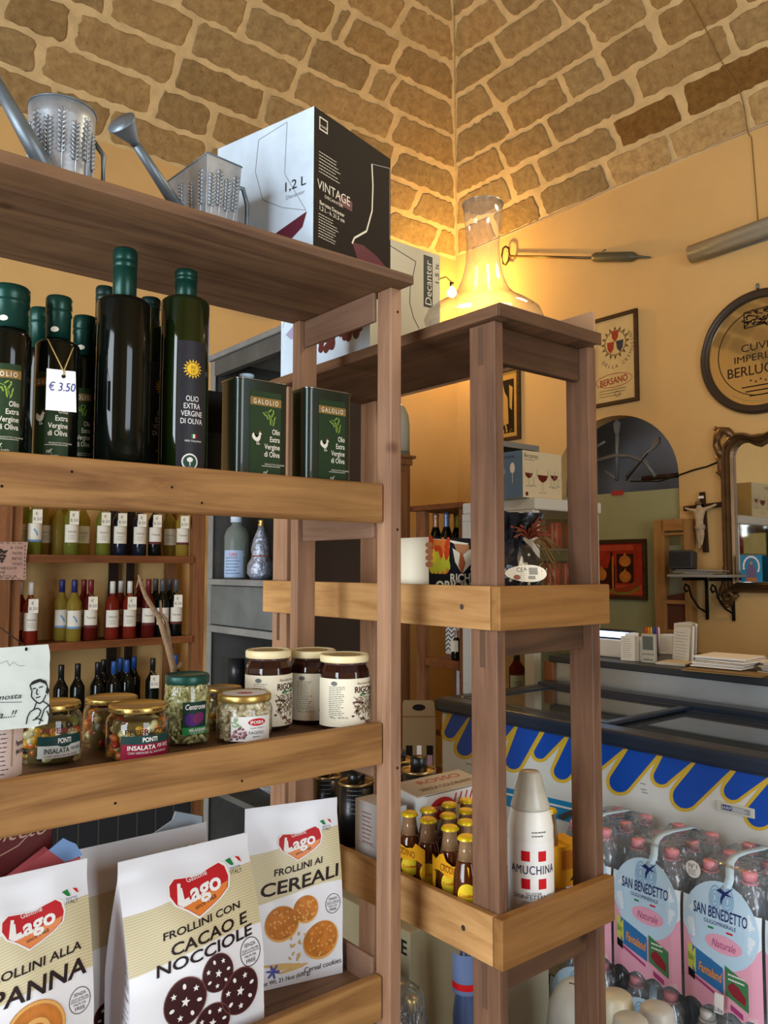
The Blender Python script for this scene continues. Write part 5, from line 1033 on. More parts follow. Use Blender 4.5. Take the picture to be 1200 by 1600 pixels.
m = MB().lathe([(R * .84, zq(1276)), (R * .86, zq(1272)), (R * .78, zq(1262)), (R * .47, H - .003), (R * .42, H), (0, H)], 36); m.build('measuring_cup', M_cup, t)
fn = cyl_map(R * 1.003, f + .12, 0); W_ = R * 2.3; m = MB(); arcpatch(m, fn, -W_ * .95, W_ * .95, .012, zq(1322), .0003, 0, 28)
u2 = R * 36 / 36.0; sx = mpp(P)
for (cx, cy) in ((-12, 1344), (14, 1344), (-12, 1388), (14, 1388)): zc = zq(cy); arcpatch(m, fn, (cx - 6.6) * sx, (cx + 6.6) * sx, zc - 7.6 * sx, zc + 7.6 * sx, .0006, 1, 3)
m.text(fn, 'AMUCHINA', 0 * sx, zq(1365), 13.5 * sx, .0012, 2, w=74 * sx, sp=1.12)
m.text(fn, 'SOLUZIONE', 0, zq(1403), 4 * sx, .0008, 3, w=24 * sx); m.text(fn, 'DISINFETTANTE', 0, zq(1408.5), 6 * sx, .0008, 3, w=64 * sx); m.text(fn, 'CONCENTRATA', 0, zq(1417), 4 * sx, .0008, 3, w=34 * sx)
m.build('label', [M_white, M_red, pm('navy_ink', '1c2350', .5), pm('label_grey_ink', '4c4c50', .5)], t)
m = MB(); small_lines(m, fn, 10 * sx, zq(1312), zq(1306), 2, 24 * sx, .0006, 0, .0022); m.build('date_code', pm('dot_ink', '6a6a66', .6), t)
# black tubes and white carton at the back of the bottom shelf
M_tube = pm('black_gift_tube', '121416', .35, coat=.2); M_tin2 = pm('tin_edge', 'b49a6a', .3, .9)
def tube_(label, u, x, vrim, vtop, w, low=False):
    P = spotx(u, x, ZL); s = mpp(P); R = w / 2 * s; hr = zat(u, vrim, Vector((x, 0, 0))) - ZL; ht = zat(u, vtop, Vector((x, 0, 0))) - ZL
    t = thing('gift_tube', label, 'tube', P, 0, 'black round bottle tubes with metal rims'); MB().lathe([(0, 0), (R, 0), (R, hr - .002), (R * .6, hr - .002)], 32).build('tube_body', M_tube, t)
    MB().lathe([(R, hr - .004), (R * 1.04, hr - .003), (R * 1.04, hr + .003), (R * .96, hr + .003), (R * .94, hr - .001)], 32).build('rim', M_tin2, t)
    MB().lathe([(R * .50, hr - .004), (R * .52, ht - .003), (R * .47, ht), (0, ht)], 28).build('stopper', M_tube, t)
    fn = cyl_map(R * 1.003, facing(P), hr * .7); m = MB(); small_lines(m, fn, 0, -.02, .03, 6, R * 1.1, .0004, 0, .0016); m.build('print', pm('grey_tube_print', '7d8486', .5), t)
tube_('black tube behind the right end of the left unit, left of the white carton', 558, 1.155, 1222, 1208, 55)
tube_('black tube furthest left, half hidden behind its neighbour', 513, 1.175, 1212, 1198, 44)
tube_('black tube seen between the posts above the flat white card', 654, 1.235, 1203, 1182, 52)
tube_('black tube close behind the left post, beside the one between the posts', 622, 1.245, 1187, 1172, 48)
P = onx(555, 1250, 1.048); c = Vector((1.048, P.y, ZL)); h = onx(556, 1247, 1.048).z - ZL
dl = c.y - onx(606, 1250, 1.048).y
t = thing('carton_box', 'white carton with small red print standing behind the aperitif bottles', 'box', (1.048, c.y, ZL), -PI / 2)
c2 = c
MB().box(0, dl, 0, .05, 0, h).build('carton', pm('white_carton', 'c9c9c8', .5), t, bev=.001)
fn = front(0); m = MB(); small_lines(m, fn, dl * .4, h * .45, h * .85, 8, dl * .34, .0004, 0, .0022); m.rect(fn, dl * .08, dl * .62, h * .42, h * .425, .0004, 1); m.rect(fn, dl * .08, dl * .62, h * .25, h * .255, .0004, 1); m.rect(fn, dl * .1, dl * .55, h * .06, h * .2, .0004, 2); m.rect(fn, dl * .11, dl * .54, h * .08, h * .185, .0006, 3); m.text(fn, 'LIQUORE', dl * .32, h * .13, h * .04, .0009, 2, w=dl * .36); m.build('print', [pm('faded_red_ink', '9a5650', .5), pm('dark_line', '55505a', .5), pm('crimson_ink', '99203a', .5), M_white], t)
Q = onz(690, 1236, ZL + hA + .045); t = thing('carton_box', 'white box with open flat lid and red print, behind the yellow capped bottles', 'box', (1.13, 1.245, ZL), 0)
hb = zat(690, 1240, Vector((0, 1.245, 0))) - ZL
MB().box(0, .155, 0, .085, 0, hb).build('carton', pm('white_carton_b', 'd4d2cc', .5), t, bev=.001)
m = MB(); T = Matrix.Translation((0.0, .0, hb + .002)) @ Matrix.Rotation(.10, 4, 'X'); m.box(-.025, .175, 0, .085, 0, .0025, T=T); m.build('lid_flap', pm('card_grey', 'b8ad9c', .6), t)
PM = [pm('brown_ink_b', '6a4338', .6), pm('red_ink_b', 'b02a30', .5), M_white]; m = MB(); tm = lambda x, y, d=0: T @ Vector((x, y, .0026 + d)); m.text(tm, 'SENZA COLORANTI', .08, .025, .014, .0004, 0, w=.15); m.text(tm, 'ROSSO', .09, .06, .020, .0004, 1, w=.12); m.build('lid_print', PM, t); m = MB(); fn = front(0); m.ell(fn, .045, hb * .82, .035, .022, .0004, 1, 24); m.text(fn, 'SPRITZ', .045, hb * .82, .012, .0008, 2, w=.045)
for i in range(5): m.stroke(fn, [(.075 + .016 * i, hb * (.78 + .04 * (i % 2))), (.085 + .016 * i, hb * .97)], .004, .0004, 1)
m.build('front_print', PM, t)
# ---------------------------------------------------------------- wine rack against the back wall
YR = 4.12                                                       # front plane of the rack
def rk(u, v): return ony(u, v, YR)
rack = thing('wine_rack', 'wooden wall rack of wine bottles at the back left, seen between the shelves', 'shelf', (0, 0, 0))
M_rk_z = wood('rack_upright', '8f5f3b', '6b4327', 'z', knots=.4); M_rk_x = wood('rack_shelf', '84502c', '5e371f', 'x', knots=.4)
xl0, xl1, xl2 = rk(-14, 900).x, rk(17, 900).x, rk(33, 900).x; xr0, xr1 = rk(302, 900).x, rk(320, 900).x
for (a, b_, y) in ((xl0, xl1 - .005, YR - .02), (xl1, xl2, YR), (xr0, xr1, YR)): bx('post', a, b_, y, y + .05, 0, 1.95, M_rk_z, rack)
bx('post', xr0 - .06, xr0 - .01, YR + .2, YR + .25, 0, 1.95, M_rk_z, rack); bx('post', xl1, xl1 + .05, YR + .2, YR + .25, 0, 1.95, M_rk_z, rack)
zr = [rk(170, 869).z, rk(170, 1001).z, 0.64]
for z in zr: bx('shelf_board', xl1, xr0 + .01, YR + .001, YR + .255, z - .03, z - .0008, M_rk_x, rack); bx('front_rail', xl2 + .002, xr0 - .002, YR - .012, YR, z - .035, z + .004, M_rk_x, rack)
bx('back_slat', xr0 - .38, xr0 - .33, YR + .235, YR + .255, 0, 1.95, pm('dark_slat', '2d211a', .7), rack)
bx('back_slat', xr0 - .28, xr0 - .24, YR + .235, YR + .255, 0, 1.95, MATS['dark_slat'], rack)
bx('base_cupboard', xl2 + .002, xr0 - .002, YR - .01, YR + .25, 0, .46, pm('dark_base_board', '2b2d30', .6), rack)
m = MB()
for i in range(9): m.box(xl2 + .1 + .1 * i, xl2 + .106 + .1 * i, YR - .0115, YR - .0101, .02, .44)
m.build('board_joints', pm('joint_pale', '4c4a42', .7), rack)
GLS = {'green': pm('pale_green_wine', '8d9440', .06, trans=.65, ior=1.15), 'yellow': pm('yellow_white_wine', 'b59f45', .06, trans=.65, ior=1.15), 'dark': M_blackglass, 'rose': pm('rose_wine', '8a2f20', .06, trans=.45, ior=1.15), 'red': pm('red_rose_wine', '5c1c16', .06, trans=.3, ior=1.15), 'blue': pm('blue_black_glass', '141c2b', .07, coat=.3)}
CAPS = {'white': pm('white_capsule', 'cfcdc6', .4), 'navy': pm('navy_capsule', '23275f', .4), 'maroon': pm('maroon_capsule', '6a1c1e', .4), 'black': pm('black_capsule', '17181a', .35), 'blue': pm('blue_capsule', '1f4d8f', .4), 'gold': pm('gold_capsule', 'a98d4a', .35, .5), 'grey': pm('grey_capsule', '4a4c50', .4)}
M_lab = pm('wine_label_paper', 'd5d0c2', .6); M_labblue = pm('wine_label_blue', '6d90b8', .6); M_tagc = pm('price_tag_card', 'dad3bf', .6)
_wb = {}
def wine(u, z, y, H, R, gl, cap, lab, label, group, tagged=False, x=None):
    P = spot(u, y, z) if x is None else spotx(u, x, z)
    key = (gl, cap, lab, round(R, 3), round(H, 3)); f = facing(P)
    if key in _wb and not tagged: return dup(_wb[key], P, f, label, group)
    t = thing('wine_bottle', label, 'wine bottle', P, f, group); hb, hs = H * .60, H * .72
    MB().lathe([(0, 0), (R * .92, 0), (R, .006), (R, hb), (R * .95, hb + (hs - hb) * .35), (R * .75, hb + (hs - hb) * .7), (R * .42, hs + .012), (R * .37, hs + .03), (R * .36, H * .86)], 24).build('glass_body', GLS[gl], t)
    MB().lathe([(R * .40, H * .79), (R * .40, H - .004), (R * .34, H), (0, H)], 20).build('capsule', CAPS[cap], t)
    if lab:
        fn = cyl_map(R * 1.006, .12, H * .36); m = MB(); h = H * .29; arcpatch(m, fn, -R * 1.1, R * 1.1, -h / 2, h / 2, .0003, 0, 12)
        if lab == 2: arcpatch(m, fn, -R * 1.1, R * 1.1, -h / 2, -h * .38, .0008, 1, 12); m.stroke(fn, [(-R * .2, h * .2), (R * .1, h * .05), (R * .3, -h * .15)], .008, .0009, 1)
        elif lab == 3: arcpatch(m, fn, -R * 1.1, R * 1.1, -h / 2, -h * .35, .0008, 2, 12); m.text(fn, 'Tenuta', 0, h * .08, h * .12, .0010, 2, w=R * 1.3)
        else: m.text(fn, 'Salento', 0, h * .12, h * .13, .0010, 3, w=R * 1.2); small_lines(m, fn, 0, -h * .3, -h * .1, 3, R * 1.0, .0010, 3, .002)
        m.build('label', [M_lab, M_labblue, pm('label_dark_red', '5a2a2a', .6), pm('label_grey_ink2', '77766e', .6)], t)
    if tagged:
        fn = plane_map((R * 1.12, .012, H * .615), (0, 1, 0), (0, 0, 1), (1, 0, 0)); m = MB(); m.prism([(-.022, -.034), (.022, -.034), (.022, .034), (-.022, .034)], fn, .0006, -.0006); q = m.build('price_tag', M_tagc, t)
        m = MB(); m.text(fn, '€', -.003, .014, .016, .001, 0); m.text(fn, '8.50', 0, -.012, .016, .001, 0); m.build('lettering', pm('blue_grey_ink', '55566a', .6), q)
        m = MB(); a = fn(0, .03, 0); [m.tube([a, Vector((R * .2, sy * R * .34, H * .80))], .0009, 5) for sy in (-1, 1)]; m.build('string', M_twine, t)
    else: _wb[key] = t
    return t
GR = 'wine bottles on the back rack'
HB = .312; RB = .036; y3 = YR + .215
y1 = YR + .06; y2 = YR + .16
top = [(38, y2, 'green', 'white', 1, 0, 'top shelf, leftmost, half hidden by the rack post'), (52, y1, 'green', 'white', 2, 1, 'top shelf, first with a price tag from the left post'), (69, y3, 'yellow', 'white', 1, 0, 'top shelf, yellow, just right of the first tagged bottle'),
       (90, y2 - .01, 'yellow', 'white', 0, 0, 'top shelf, unlabelled yellow one left of the tagged centre bottle'), (100, y3, 'yellow', 'white', 1, 0, 'top shelf, yellow, behind the left centre bottle'), (110, y1, 'green', 'white', 1, 1, 'top shelf, greenish with tag beside its white label, left of centre'), (128, y2, 'yellow', 'white', 1, 0, 'top shelf, yellow, right of the greenish tagged one'),
       (160, y1, 'green', 'white', 1, 1, 'top shelf, greenish, directly left of the two dark blue bottles'), (186, y1, 'blue', 'white', 1, 1, 'top shelf, left one of two dark blue bottles with rounded labels'), (217, y1, 'blue', 'white', 1, 1, 'top shelf, right one of two dark blue bottles with rounded labels'), (241, y1, 'dark', 'white', 3, 1, 'top shelf, dark bottle with wide label and skewed tag'),
       (264, y2, 'yellow', 'white', 1, 0, 'top shelf, yellow, right of the dark bottle with the skewed tag'), (284, y1, 'yellow', 'white', 3, 1, 'top shelf, last one, with tag, next to the right post')]
mid = [(33, y2, 'rose', 'white', 1, 0, 'middle shelf, rosé at the far left behind another rosé'), (50, y1, 'rose', 'white', 1, 1, 'middle shelf, tagged rosé next to the left post'), (98, y2, 'yellow', 'navy', 2, 0, 'middle shelf, left one of the pair with navy caps'), (117.5, y1 - .005, 'yellow', 'navy', 2, 0, 'middle shelf, right one of the pair with navy caps'),
       (132, y2, 'red', 'maroon', 1, 0, 'middle shelf, rear one of the two with maroon caps'), (143, y1, 'red', 'maroon', 3, 1, 'middle shelf, maroon capped one with tag'), (177, y1, 'rose', 'white', 1, 0, 'middle shelf, untagged front rosé at the centre'), (190, y2, 'rose', 'white', 1, 0, 'middle shelf, rosé half hidden between two others'), (204, y1, 'rose', 'white', 1, 1, 'middle shelf, tagged front rosé at the centre'),
       (219, y2, 'red', 'maroon', 3, 0, 'middle shelf, reddish one behind the branch'), (233, y1, 'red', 'maroon', 3, 0, 'middle shelf, reddish one crossed by the branch'), (244, y2, 'dark', 'grey', 0, 0, 'middle shelf, unlabelled dark one behind the branch'), (255, y1, 'dark', 'grey', 1, 0, 'middle shelf, dark one with white label right of the branch'), (266, y2, 'dark', 'grey', 0, 0, 'middle shelf, dark one between the two labelled dark ones'), (276, y1, 'dark', 'grey', 3, 1, 'middle shelf, dark one with tag at the right end')]
low = [(100.5, y1, 'dark', 'black', 0, 0, 'bottom shelf, leftmost black one above the first pickle jar'), (126, y1, 'dark', 'black', 0, 0, 'bottom shelf, second black one from the left'), (157, y1, 'dark', 'black', 0, 0, 'bottom shelf, front one of the two black ones at centre'), (166, y2, 'dark', 'black', 0, 0, 'bottom shelf, rear one of the two black ones at centre'),
       (182, y1, 'dark', 'blue', 0, 0, 'bottom shelf, first of four blue caps from the left'), (192, y2 + .02, 'dark', 'blue', 0, 0, 'bottom shelf, second of four blue caps'), (202, y1 + .02, 'dark', 'blue', 0, 0, 'bottom shelf, third of four blue caps, behind the others'), (213, y2 + .03, 'dark', 'blue', 0, 0, 'bottom shelf, last of four blue caps'), (242, y1, 'dark', 'black', 0, 1, 'bottom shelf, black one with price tag'), (277, y2, 'dark', 'blue', 0, 0, 'bottom shelf, blue capped one in the right corner')]
for row, z, what in ((top, zr[0], 'wine bottle on the '), (mid, zr[1], 'wine bottle on the '), (low, zr[2], 'wine bottle on the ')):
    for (u, y, gl, cp, lb, tg, lab) in row: wine(u, z, y, HB if gl != 'rose' else HB * .97, RB - (.001 if gl == 'rose' else 0), gl, cp, lb, what + lab, GR, tg == 1)
# small pinkish sign on the rack post
P = rk(-4, 905); s = mpp(P); c = ony(-2, 905, YR - .022); wl = 44 * s; hs = 60 * s
t = thing('wall_plaque', 'small pinkish plaque with grapes and words about wine, nailed to the rack post', 'sign', (c.x, YR - .024, rk(0, 906).z))
fn = front(0); M_plq = pm('pinkish_plaque', 'b08d7c', .6, var=(18, .12)); M_plink = pm('plaque_ink', '3d2f2a', .6)
MB().prism([(-wl * .95, 0), (wl * .9, 0), (wl * .88, hs * .5), (wl * .93, hs), (0, hs * .985), (-wl * .95, hs)], fn, .004, 0).build('plaque_board', M_plq, t, bev=.002)
m = MB()
for i, (tx, yy, cx, ww) in enumerate((('A CHI', .84, .62, .42), ('NON', .70, .66, .32), ('BEVE', .56, .66, .34), ('VINO', .42, .66, .36), ('DIO NEGHI', .31, .14, 1.0), ('ANCHE', .20, .0, .55), ("L'ACQUA", .09, .32, .72))): m.text(fn, tx, wl * (cx - .08), hs * yy, hs * .075, .0046, 0, w=wl * ww)
for (x, y) in ((0, 0), (.09, .02), (.18, 0), (.04, -.07), (.13, -.07), (.09, -.14), (.0, .08), (.16, .09)): m.ell(fn, wl * (-.02 + x), hs * (.62 + y), wl * .055, wl * .055, .0046, 0, 10)
m.flat([(wl * x, hs * y) for x, y in ((-.1, .74), (.02, .82), (.12, .76), (.28, .78), (.2, .70), (.05, .70))], fn, .0047, 0)
for i in range(9): a = hs * (.06 + .1 * i); m.rect(fn, wl * .82, wl * .85, a, a + hs * .05, .0046, 0)
for i in range(8): a = wl * (-.8 + .2 * i); m.rect(fn, a, a + wl * .1, hs * .95, hs * .965, .0046, 0); m.rect(fn, a, a + wl * .1, hs * .025, hs * .04, .0046, 0)
m.build('painting', M_plink, t)
# ---------------------------------------------------------------- old grey cupboard behind the middle unit
XC = 1.27
def ck(u, v): return onx(u, v, XC)
yc1 = ck(330, 700).y; yc0 = 1.93; ztop = ck(332, 557).z
cup = thing('cupboard', 'tall old grey painted cupboard with a dark open inside, behind the narrow shelf unit', 'cupboard', (0, 0, 0))
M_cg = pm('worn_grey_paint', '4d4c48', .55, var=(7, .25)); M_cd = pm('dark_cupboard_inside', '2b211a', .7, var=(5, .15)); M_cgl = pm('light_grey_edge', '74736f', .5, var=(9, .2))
xb = XC + .33
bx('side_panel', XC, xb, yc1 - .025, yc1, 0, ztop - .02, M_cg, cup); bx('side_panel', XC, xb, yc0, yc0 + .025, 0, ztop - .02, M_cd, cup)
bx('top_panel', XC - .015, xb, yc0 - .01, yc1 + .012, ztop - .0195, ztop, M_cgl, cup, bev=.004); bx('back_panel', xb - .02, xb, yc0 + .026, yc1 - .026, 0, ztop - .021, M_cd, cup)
bx('top_rail', XC - .006, XC + .02, yc0 + .026, yc1 - .026, ztop - .075, ztop - .021, M_cg, cup); bx('stile', XC - .006, XC - .0005, yc1 - .03, yc1 + .002, 0, ztop - .022, M_cgl, cup)
zs_ = ck(370, 905).z; zs2 = ck(370, 985).z
bx('shelf_board', XC - .02, xb - .022, yc0 + .027, yc1 - .027, zs_ - .02, zs_ - .0008, M_cgl, cup); bx('drawer_front', XC - .012, XC + .012, yc0 + .03, yc1 - .034, zs2 + .012, zs_ - .022, pm('grey_drawer', '585b59', .5, var=(6, .3)), cup, bev=.004); bx('shelf_board', XC - .02, xb - .022, yc0 + .027, yc1 - .027, zs2 - .012, zs2 + .010, M_cgl, cup)
zs3 = ck(370, 1245).z; bx('shelf_board', XC - .01, xb - .022, yc0 + .027, yc1 - .027, zs3 - .02, zs3 - .0008, M_cg, cup)
# bottles on it
P = spotx(369, XC + .06, zs_); s = mpp(P); R = 19 * s; H = zat(369, 800, Vector((XC + .06, 0, 0))) - zs_
t = thing('spirit_bottle', 'clear square shouldered spirit bottle with white cap on the grey cupboard', 'bottle', P, facing(P))
MB().lathe([(0, 0), (R * .95, 0), (R, .01), (R, H * .64), (R * .8, H * .74), (R * .42, H * .80), (R * .38, H * .86)], 28).build('glass_body', pm('frosty_glass', 'a9b2a8', .12, trans=.7, ior=1.2), t)
MB().lathe([(R * .5, H * .84), (R * .52, H * .97), (R * .46, H), (0, H)], 24).build('cap', pm('bluish_white_cap', 'b9c4d0', .4), t)
fn = cyl_map(R * 1.006, -.3, H * .26); m = MB(); arcpatch(m, fn, -R * .9, R * .9, -H * .24, H * .16, .0003, 0, 12); m.text(fn, 'GIN', 0, H * .10, H * .05, .001, 1); small_lines(m, fn, 0, -H * .18, H * .05, 6, R * 1.3, .001, 2, .003); m.build('label', [pm('pale_blue_label', '93a6bf', .5), M_red, pm('slate_print', '5c6a80', .5)], t)
P = spotx(408, XC + .05, zs_); H = zat(408, 812, Vector((XC + .05, 0, 0))) - zs_; R = .036
t = thing('wrapped_bottle', 'bottle wrapped in shiny foil with golden top beside the spirit bottle', 'bottle', P, facing(P))
MB().lathe([(0, 0), (R * .9, 0), (R * 1.25, .02), (R * 1.2, H * .25), (R * .8, H * .38), (R * .92, H * .5), (R * .7, H * .68), (R * .34, H * .84), (R * .30, H * .9)], 18).build('foil_wrap', pm('foil_wrap', '8a8f9c', .3, .5, var=(40, .45), bump=(60, .8)), t)
MB().lathe([(R * .3, H * .88), (R * .34, H * .92), (R * .22, H * .95), (R * .34, H * .975), (R * .2, H), (0, H)], 16).build('gold_top', M_goldlid, t)
m = MB(); m.tube([(R * .86 * math.cos(a), R * .86 * math.sin(a), H * .39) for a in [2 * PI * i / 20 for i in range(21)]], .002, 6); m.build('ribbon', pm('rust_ribbon', '8a4a3a', .5), t)
P = spotx(372, XC + .05, zs3); H = zat(372, 1030, Vector((XC + .05, 0, 0))) - zs3
t = thing('dark_bottle', 'black capped dark bottle low in the grey cupboard, left of the spread jars', 'bottle', P, 0); MB().lathe([(0, 0), (.036, 0), (.036, H * .62), (.03, H * .72), (.026, H * .8)], 20).build('glass_body', M_blackglass, t); MB().lathe([(.027, H * .8), (.027, H), (0, H)], 20).build('cap', CAPS['black'], t)
P = ck(360, 1225); t = thing('paper_stack', 'loose pile of grey papers low in the cupboard, above the cereali bag', 'papers', (XC + .19, P.y - .05, zs3)); m = MB()
for i in range(6): m.box(-.09, .09, -.13, .13, .004 * i, .004 * i + .0025, T=Matrix.Rotation(.12 * (i % 3 - 1), 4, 'Z'))
m.build('sheets', pm('grey_paper', '8d8f90', .7), t)
# picture high on the back wall and dome topped wardrobe
def framed(name, label, axis, wallpos, u0, v0, u1, v1, fw, fcol, depth=.02, cat='picture'):
    """frame on a wall; returns thing, map, w, h (map origin at the middle of the picture face)"""
    a = ony(u0, v0, wallpos) if axis == 'y' else onx(u0, v0, wallpos); b_ = ony(u1, v1, wallpos) if axis == 'y' else onx(u1, v1, wallpos)
    w = abs(a.x - b_.x) if axis == 'y' else abs(a.y - b_.y); h = abs(a.z - b_.z); zc = (a.z + b_.z) / 2
    loc = ((a.x + b_.x) / 2, wallpos, zc) if axis == 'y' else (wallpos, (a.y + b_.y) / 2, zc)
    t = thing(name, label, cat, loc, 0 if axis == 'y' else -PI / 2); m = MB()
    for (x0, x1, z0, z1) in ((-w / 2, w / 2, h / 2 - fw, h / 2), (-w / 2, w / 2, -h / 2, -h / 2 + fw), (-w / 2, -w / 2 + fw, -h / 2 + fw, h / 2 - fw), (w / 2 - fw, w / 2, -h / 2 + fw, h / 2 - fw)): m.box(x0, x1, -depth, 0, z0, z1)
    m.build('frame', fcol, t, bev=.003); return t, front(-depth * .5), w - 2 * fw, h - 2 * fw
M_frame = wood('picture_frame_wood', '4a3320', '33210f', 'x', knots=.2)
t, fn, w, h = framed('picture_frame', 'wooden picture frame on the back wall, its lower edge showing under the top board', 'y', YW - .003, 371, 440, 433, 500, .02, M_frame); m = MB(); m.rect(fn, -w / 2, w / 2, -h / 2, h / 2, 0); m.build('picture', pm('ochre_picture', 'a8884a', .6, var=(12, .3)), t)
xa, xb2 = ony(560, 800, 3.5).x, ony(645, 800, 3.5).x; zt = ony(645, 712, 3.5).z
M_wd = wood('wardrobe_wood', '7a5230', '5c3a20', 'z', knots=.3)
t = thing('wardrobe', 'brown wooden cupboard with a moulded cornice in the back corner, seen beside the left post', 'cupboard', (0, 0, 0))
bx('body', xa, xb2 - .02, 3.5, 3.9, 0, zt - .06, M_wd, t); bx('cornice', xa - .02, xb2 + .012, 3.48, 3.91, zt - .02, zt - .0008, M_wd, t, bev=.006); bx('frieze', xa - .01, xb2 - .008, 3.49, 3.905, zt - .0595, zt - .0205, M_wd, t, bev=.004)
d = xb2 - xa; bx('door', xa + .02, xb2 - .05, 3.485, 3.4995, .15, zt - .1, M_wd, t, bev=.004); MB().lathe([(0, 0), (.012, 0), (.014, .012), (.008, .02), (0, .022)], 14, T=Matrix.Translation((xb2 - .07, 3.484, 1.2)) @ Matrix.Rotation(PI / 2, 4, 'X')).build('door_knob', M_goldlid, t)
P = spot(622, 3.62, zt); H = zat(622, 630, P) - zt; R = (640 - 622) * mpp(P)
t = thing('glass_dome', 'pale glass dome on top of the brown corner cupboard', 'dome', P); MB().lathe([(R * 1.05, 0), (R * 1.05, .03), (R * .97, .032)], 28).build('base', pm('dome_base', '5a5a52', .5), t); MB().lathe([(R, .033), (R, H * .6), (R * .9, H * .78), (R * .62, H * .92), (R * .3, H * .985), (0, H)], 28).build('dome', pm('milky_dome', 'a7ab9c', .25, trans=.4, ior=1.1), t)
P = ony(633, 872, 3.47); s = mpp(P); t = thing('price_tag', 'white paper tag hanging on the brown corner cupboard', 'price tag', (P.x, 3.475, P.z)); MB().prism([(-7 * s, -25 * s), (6 * s, -27 * s), (4 * s, 14 * s), (-5 * s, 16 * s)], front(0), .001, 0).build('card', M_white, t); m = MB(); m.tube([(0, -.001, 14 * s), (.002, -.001, 32 * s)], .0012, 5); m.build('string', M_twine, t)
# ---------------------------------------------------------------- small rack with sparkling wine, right rear
XS = 3.08
def sk(u, v): return onx(u, v, XS)
ys1, ys0 = sk(650, 900).y, sk(722, 900).y; zt = sk(650, 791).z
t = thing('bottle_rack', 'brown wooden rack of sparkling wine in the rear corner, beside the white display case', 'shelf', (0, 0, 0)); srk = t
bx('top_board', XS - .02, XS + .36, ys0 - .014, ys1 + .04, zt - .03, zt, M_rk_x, t); bx('post', XS, XS + .04, ys1 - .07, ys1 + .0, 0, zt - .031, M_rk_z, t); bx('post', XS + .3, XS + .34, ys1 - .07, ys1, 0, zt - .031, M_rk_z, t); bx('post', XS, XS + .04, ys0 - .015, ys0 + .025, 0, zt - .031, M_rk_z, t)
zA = sk(690, 893).z; zBq = sk(690, 1030).z
for z in (zA, zBq, .55): bx('shelf_board', XS + .002, XS + .34, ys0 + .026, ys1 - .071, z - .03, z - .0008, M_rk_x, t)
for z in (zA, zBq): bx('shelf_front', XS - .005, XS + .0015, ys0 + .026, ys1 - .071, z - .045, z, M_rk_x, t)
def spark(u, z, v0, cap, lab, x=XS + .10, R=.043):
    P = spotx(u, x, z); H = zat(u, v0, Vector((x, 0, 0))) - z
    t = thing('sparkling_wine_bottle', lab, 'wine bottle', P, facing(P), 'sparkling wine on the corner rack')
    MB().lathe([(0, 0), (R * .95, 0), (R, .01), (R, H * .48), (R * .9, H * .58), (R * .62, H * .68), (R * .42, H * .76), (R * .36, H * .82)], 24).build('glass_body', M_blackglass, t)
    MB().lathe([(R * .46, H * .72), (R * .40, H * .80), (R * .38, H * .90), (R * .44, H * .92), (R * .46, H * .97), (R * .34, H), (0, H)], 20).build('foil', cap, t)
    fn = plane_map((R * 1.15, -.012, H * .48), (0, 1, 0), (0, 0, 1), (1, 0, 0)); m = MB(); m.prism([(-.02, -.03), (.02, -.03), (.02, .03), (-.02, .03)], fn, .0006, -.0006); m.build('price_tag', M_tagc, t)
    m = MB(); m.tube([fn(0, .028, 0), Vector((R * .3, 0, H * .74))], .0009, 5); m.build('string', M_twine, t)
spark(681, zA, 802, pm('rose_gold_foil', 'a98468', .35, .6), 'sparkling wine with rose gold foil, left of the three on the corner rack'); spark(698, zA, 801, pm('pale_blue_foil', '7d93b8', .35, .5), 'sparkling wine with pale blue foil, middle of the three'); spark(714, zA, 803, pm('lime_gold_foil', '9c9a3e', .35, .5), 'sparkling wine with yellowish foil, right of the three', XS + .21)
P = spotx(705, XS + .22, zBq); t = thing('gift_box', 'white box with black zigzag pattern on the lower shelf of the corner rack', 'box', (XS + .25, P.y, zBq), -PI / 2); H = sk(707, 983).z - zBq; m = MB().box(-.05, .05, -.03, .05, 0, H); m.build('carton', M_white, t)
m = MB(); fn = front(-.0303)
for i in range(6): z = H * (.1 + .15 * i); m.stroke(fn, [(-.05, z), (-.025, z + .02), (0, z), (.025, z + .02), (.05, z)], .006, 0, 0)
m.build('zigzag', M_black, t)
spark(713, zBq, 985, pm('pink_gold_foil', 'b79a86', .35, .4), 'small sparkling wine with pale label on the lower shelf of the corner rack', XS + .05, .03); spark(723, zBq, 996, CAPS['gold'], 'short dark bottle with gold neck at the right end of the lower rack shelf', XS + .13, .03)
P = sk(712, 1100); H = sk(712, 1050).z - .55; t = thing('wine_carton', 'tall white and salmon bottle carton at the bottom of the corner rack', 'box', (XS + .05, sk(703, 1080).y, .55), -PI / 2); MB().box(0, .085, -.0, .09, 0, H).build('carton', pm('bluish_white_card', 'c4c6cf', .5), t); MB().box(.0851, .155, 0, .09, 0, H * .995).build('salmon_side', pm('salmon_card', 'a9846d', .5), t); m = MB(); m.text(front(-.0004), 'Franciacorta', .042, H * .72, .009, 0, 0, w=.05); m.build('lettering', M_black, t)
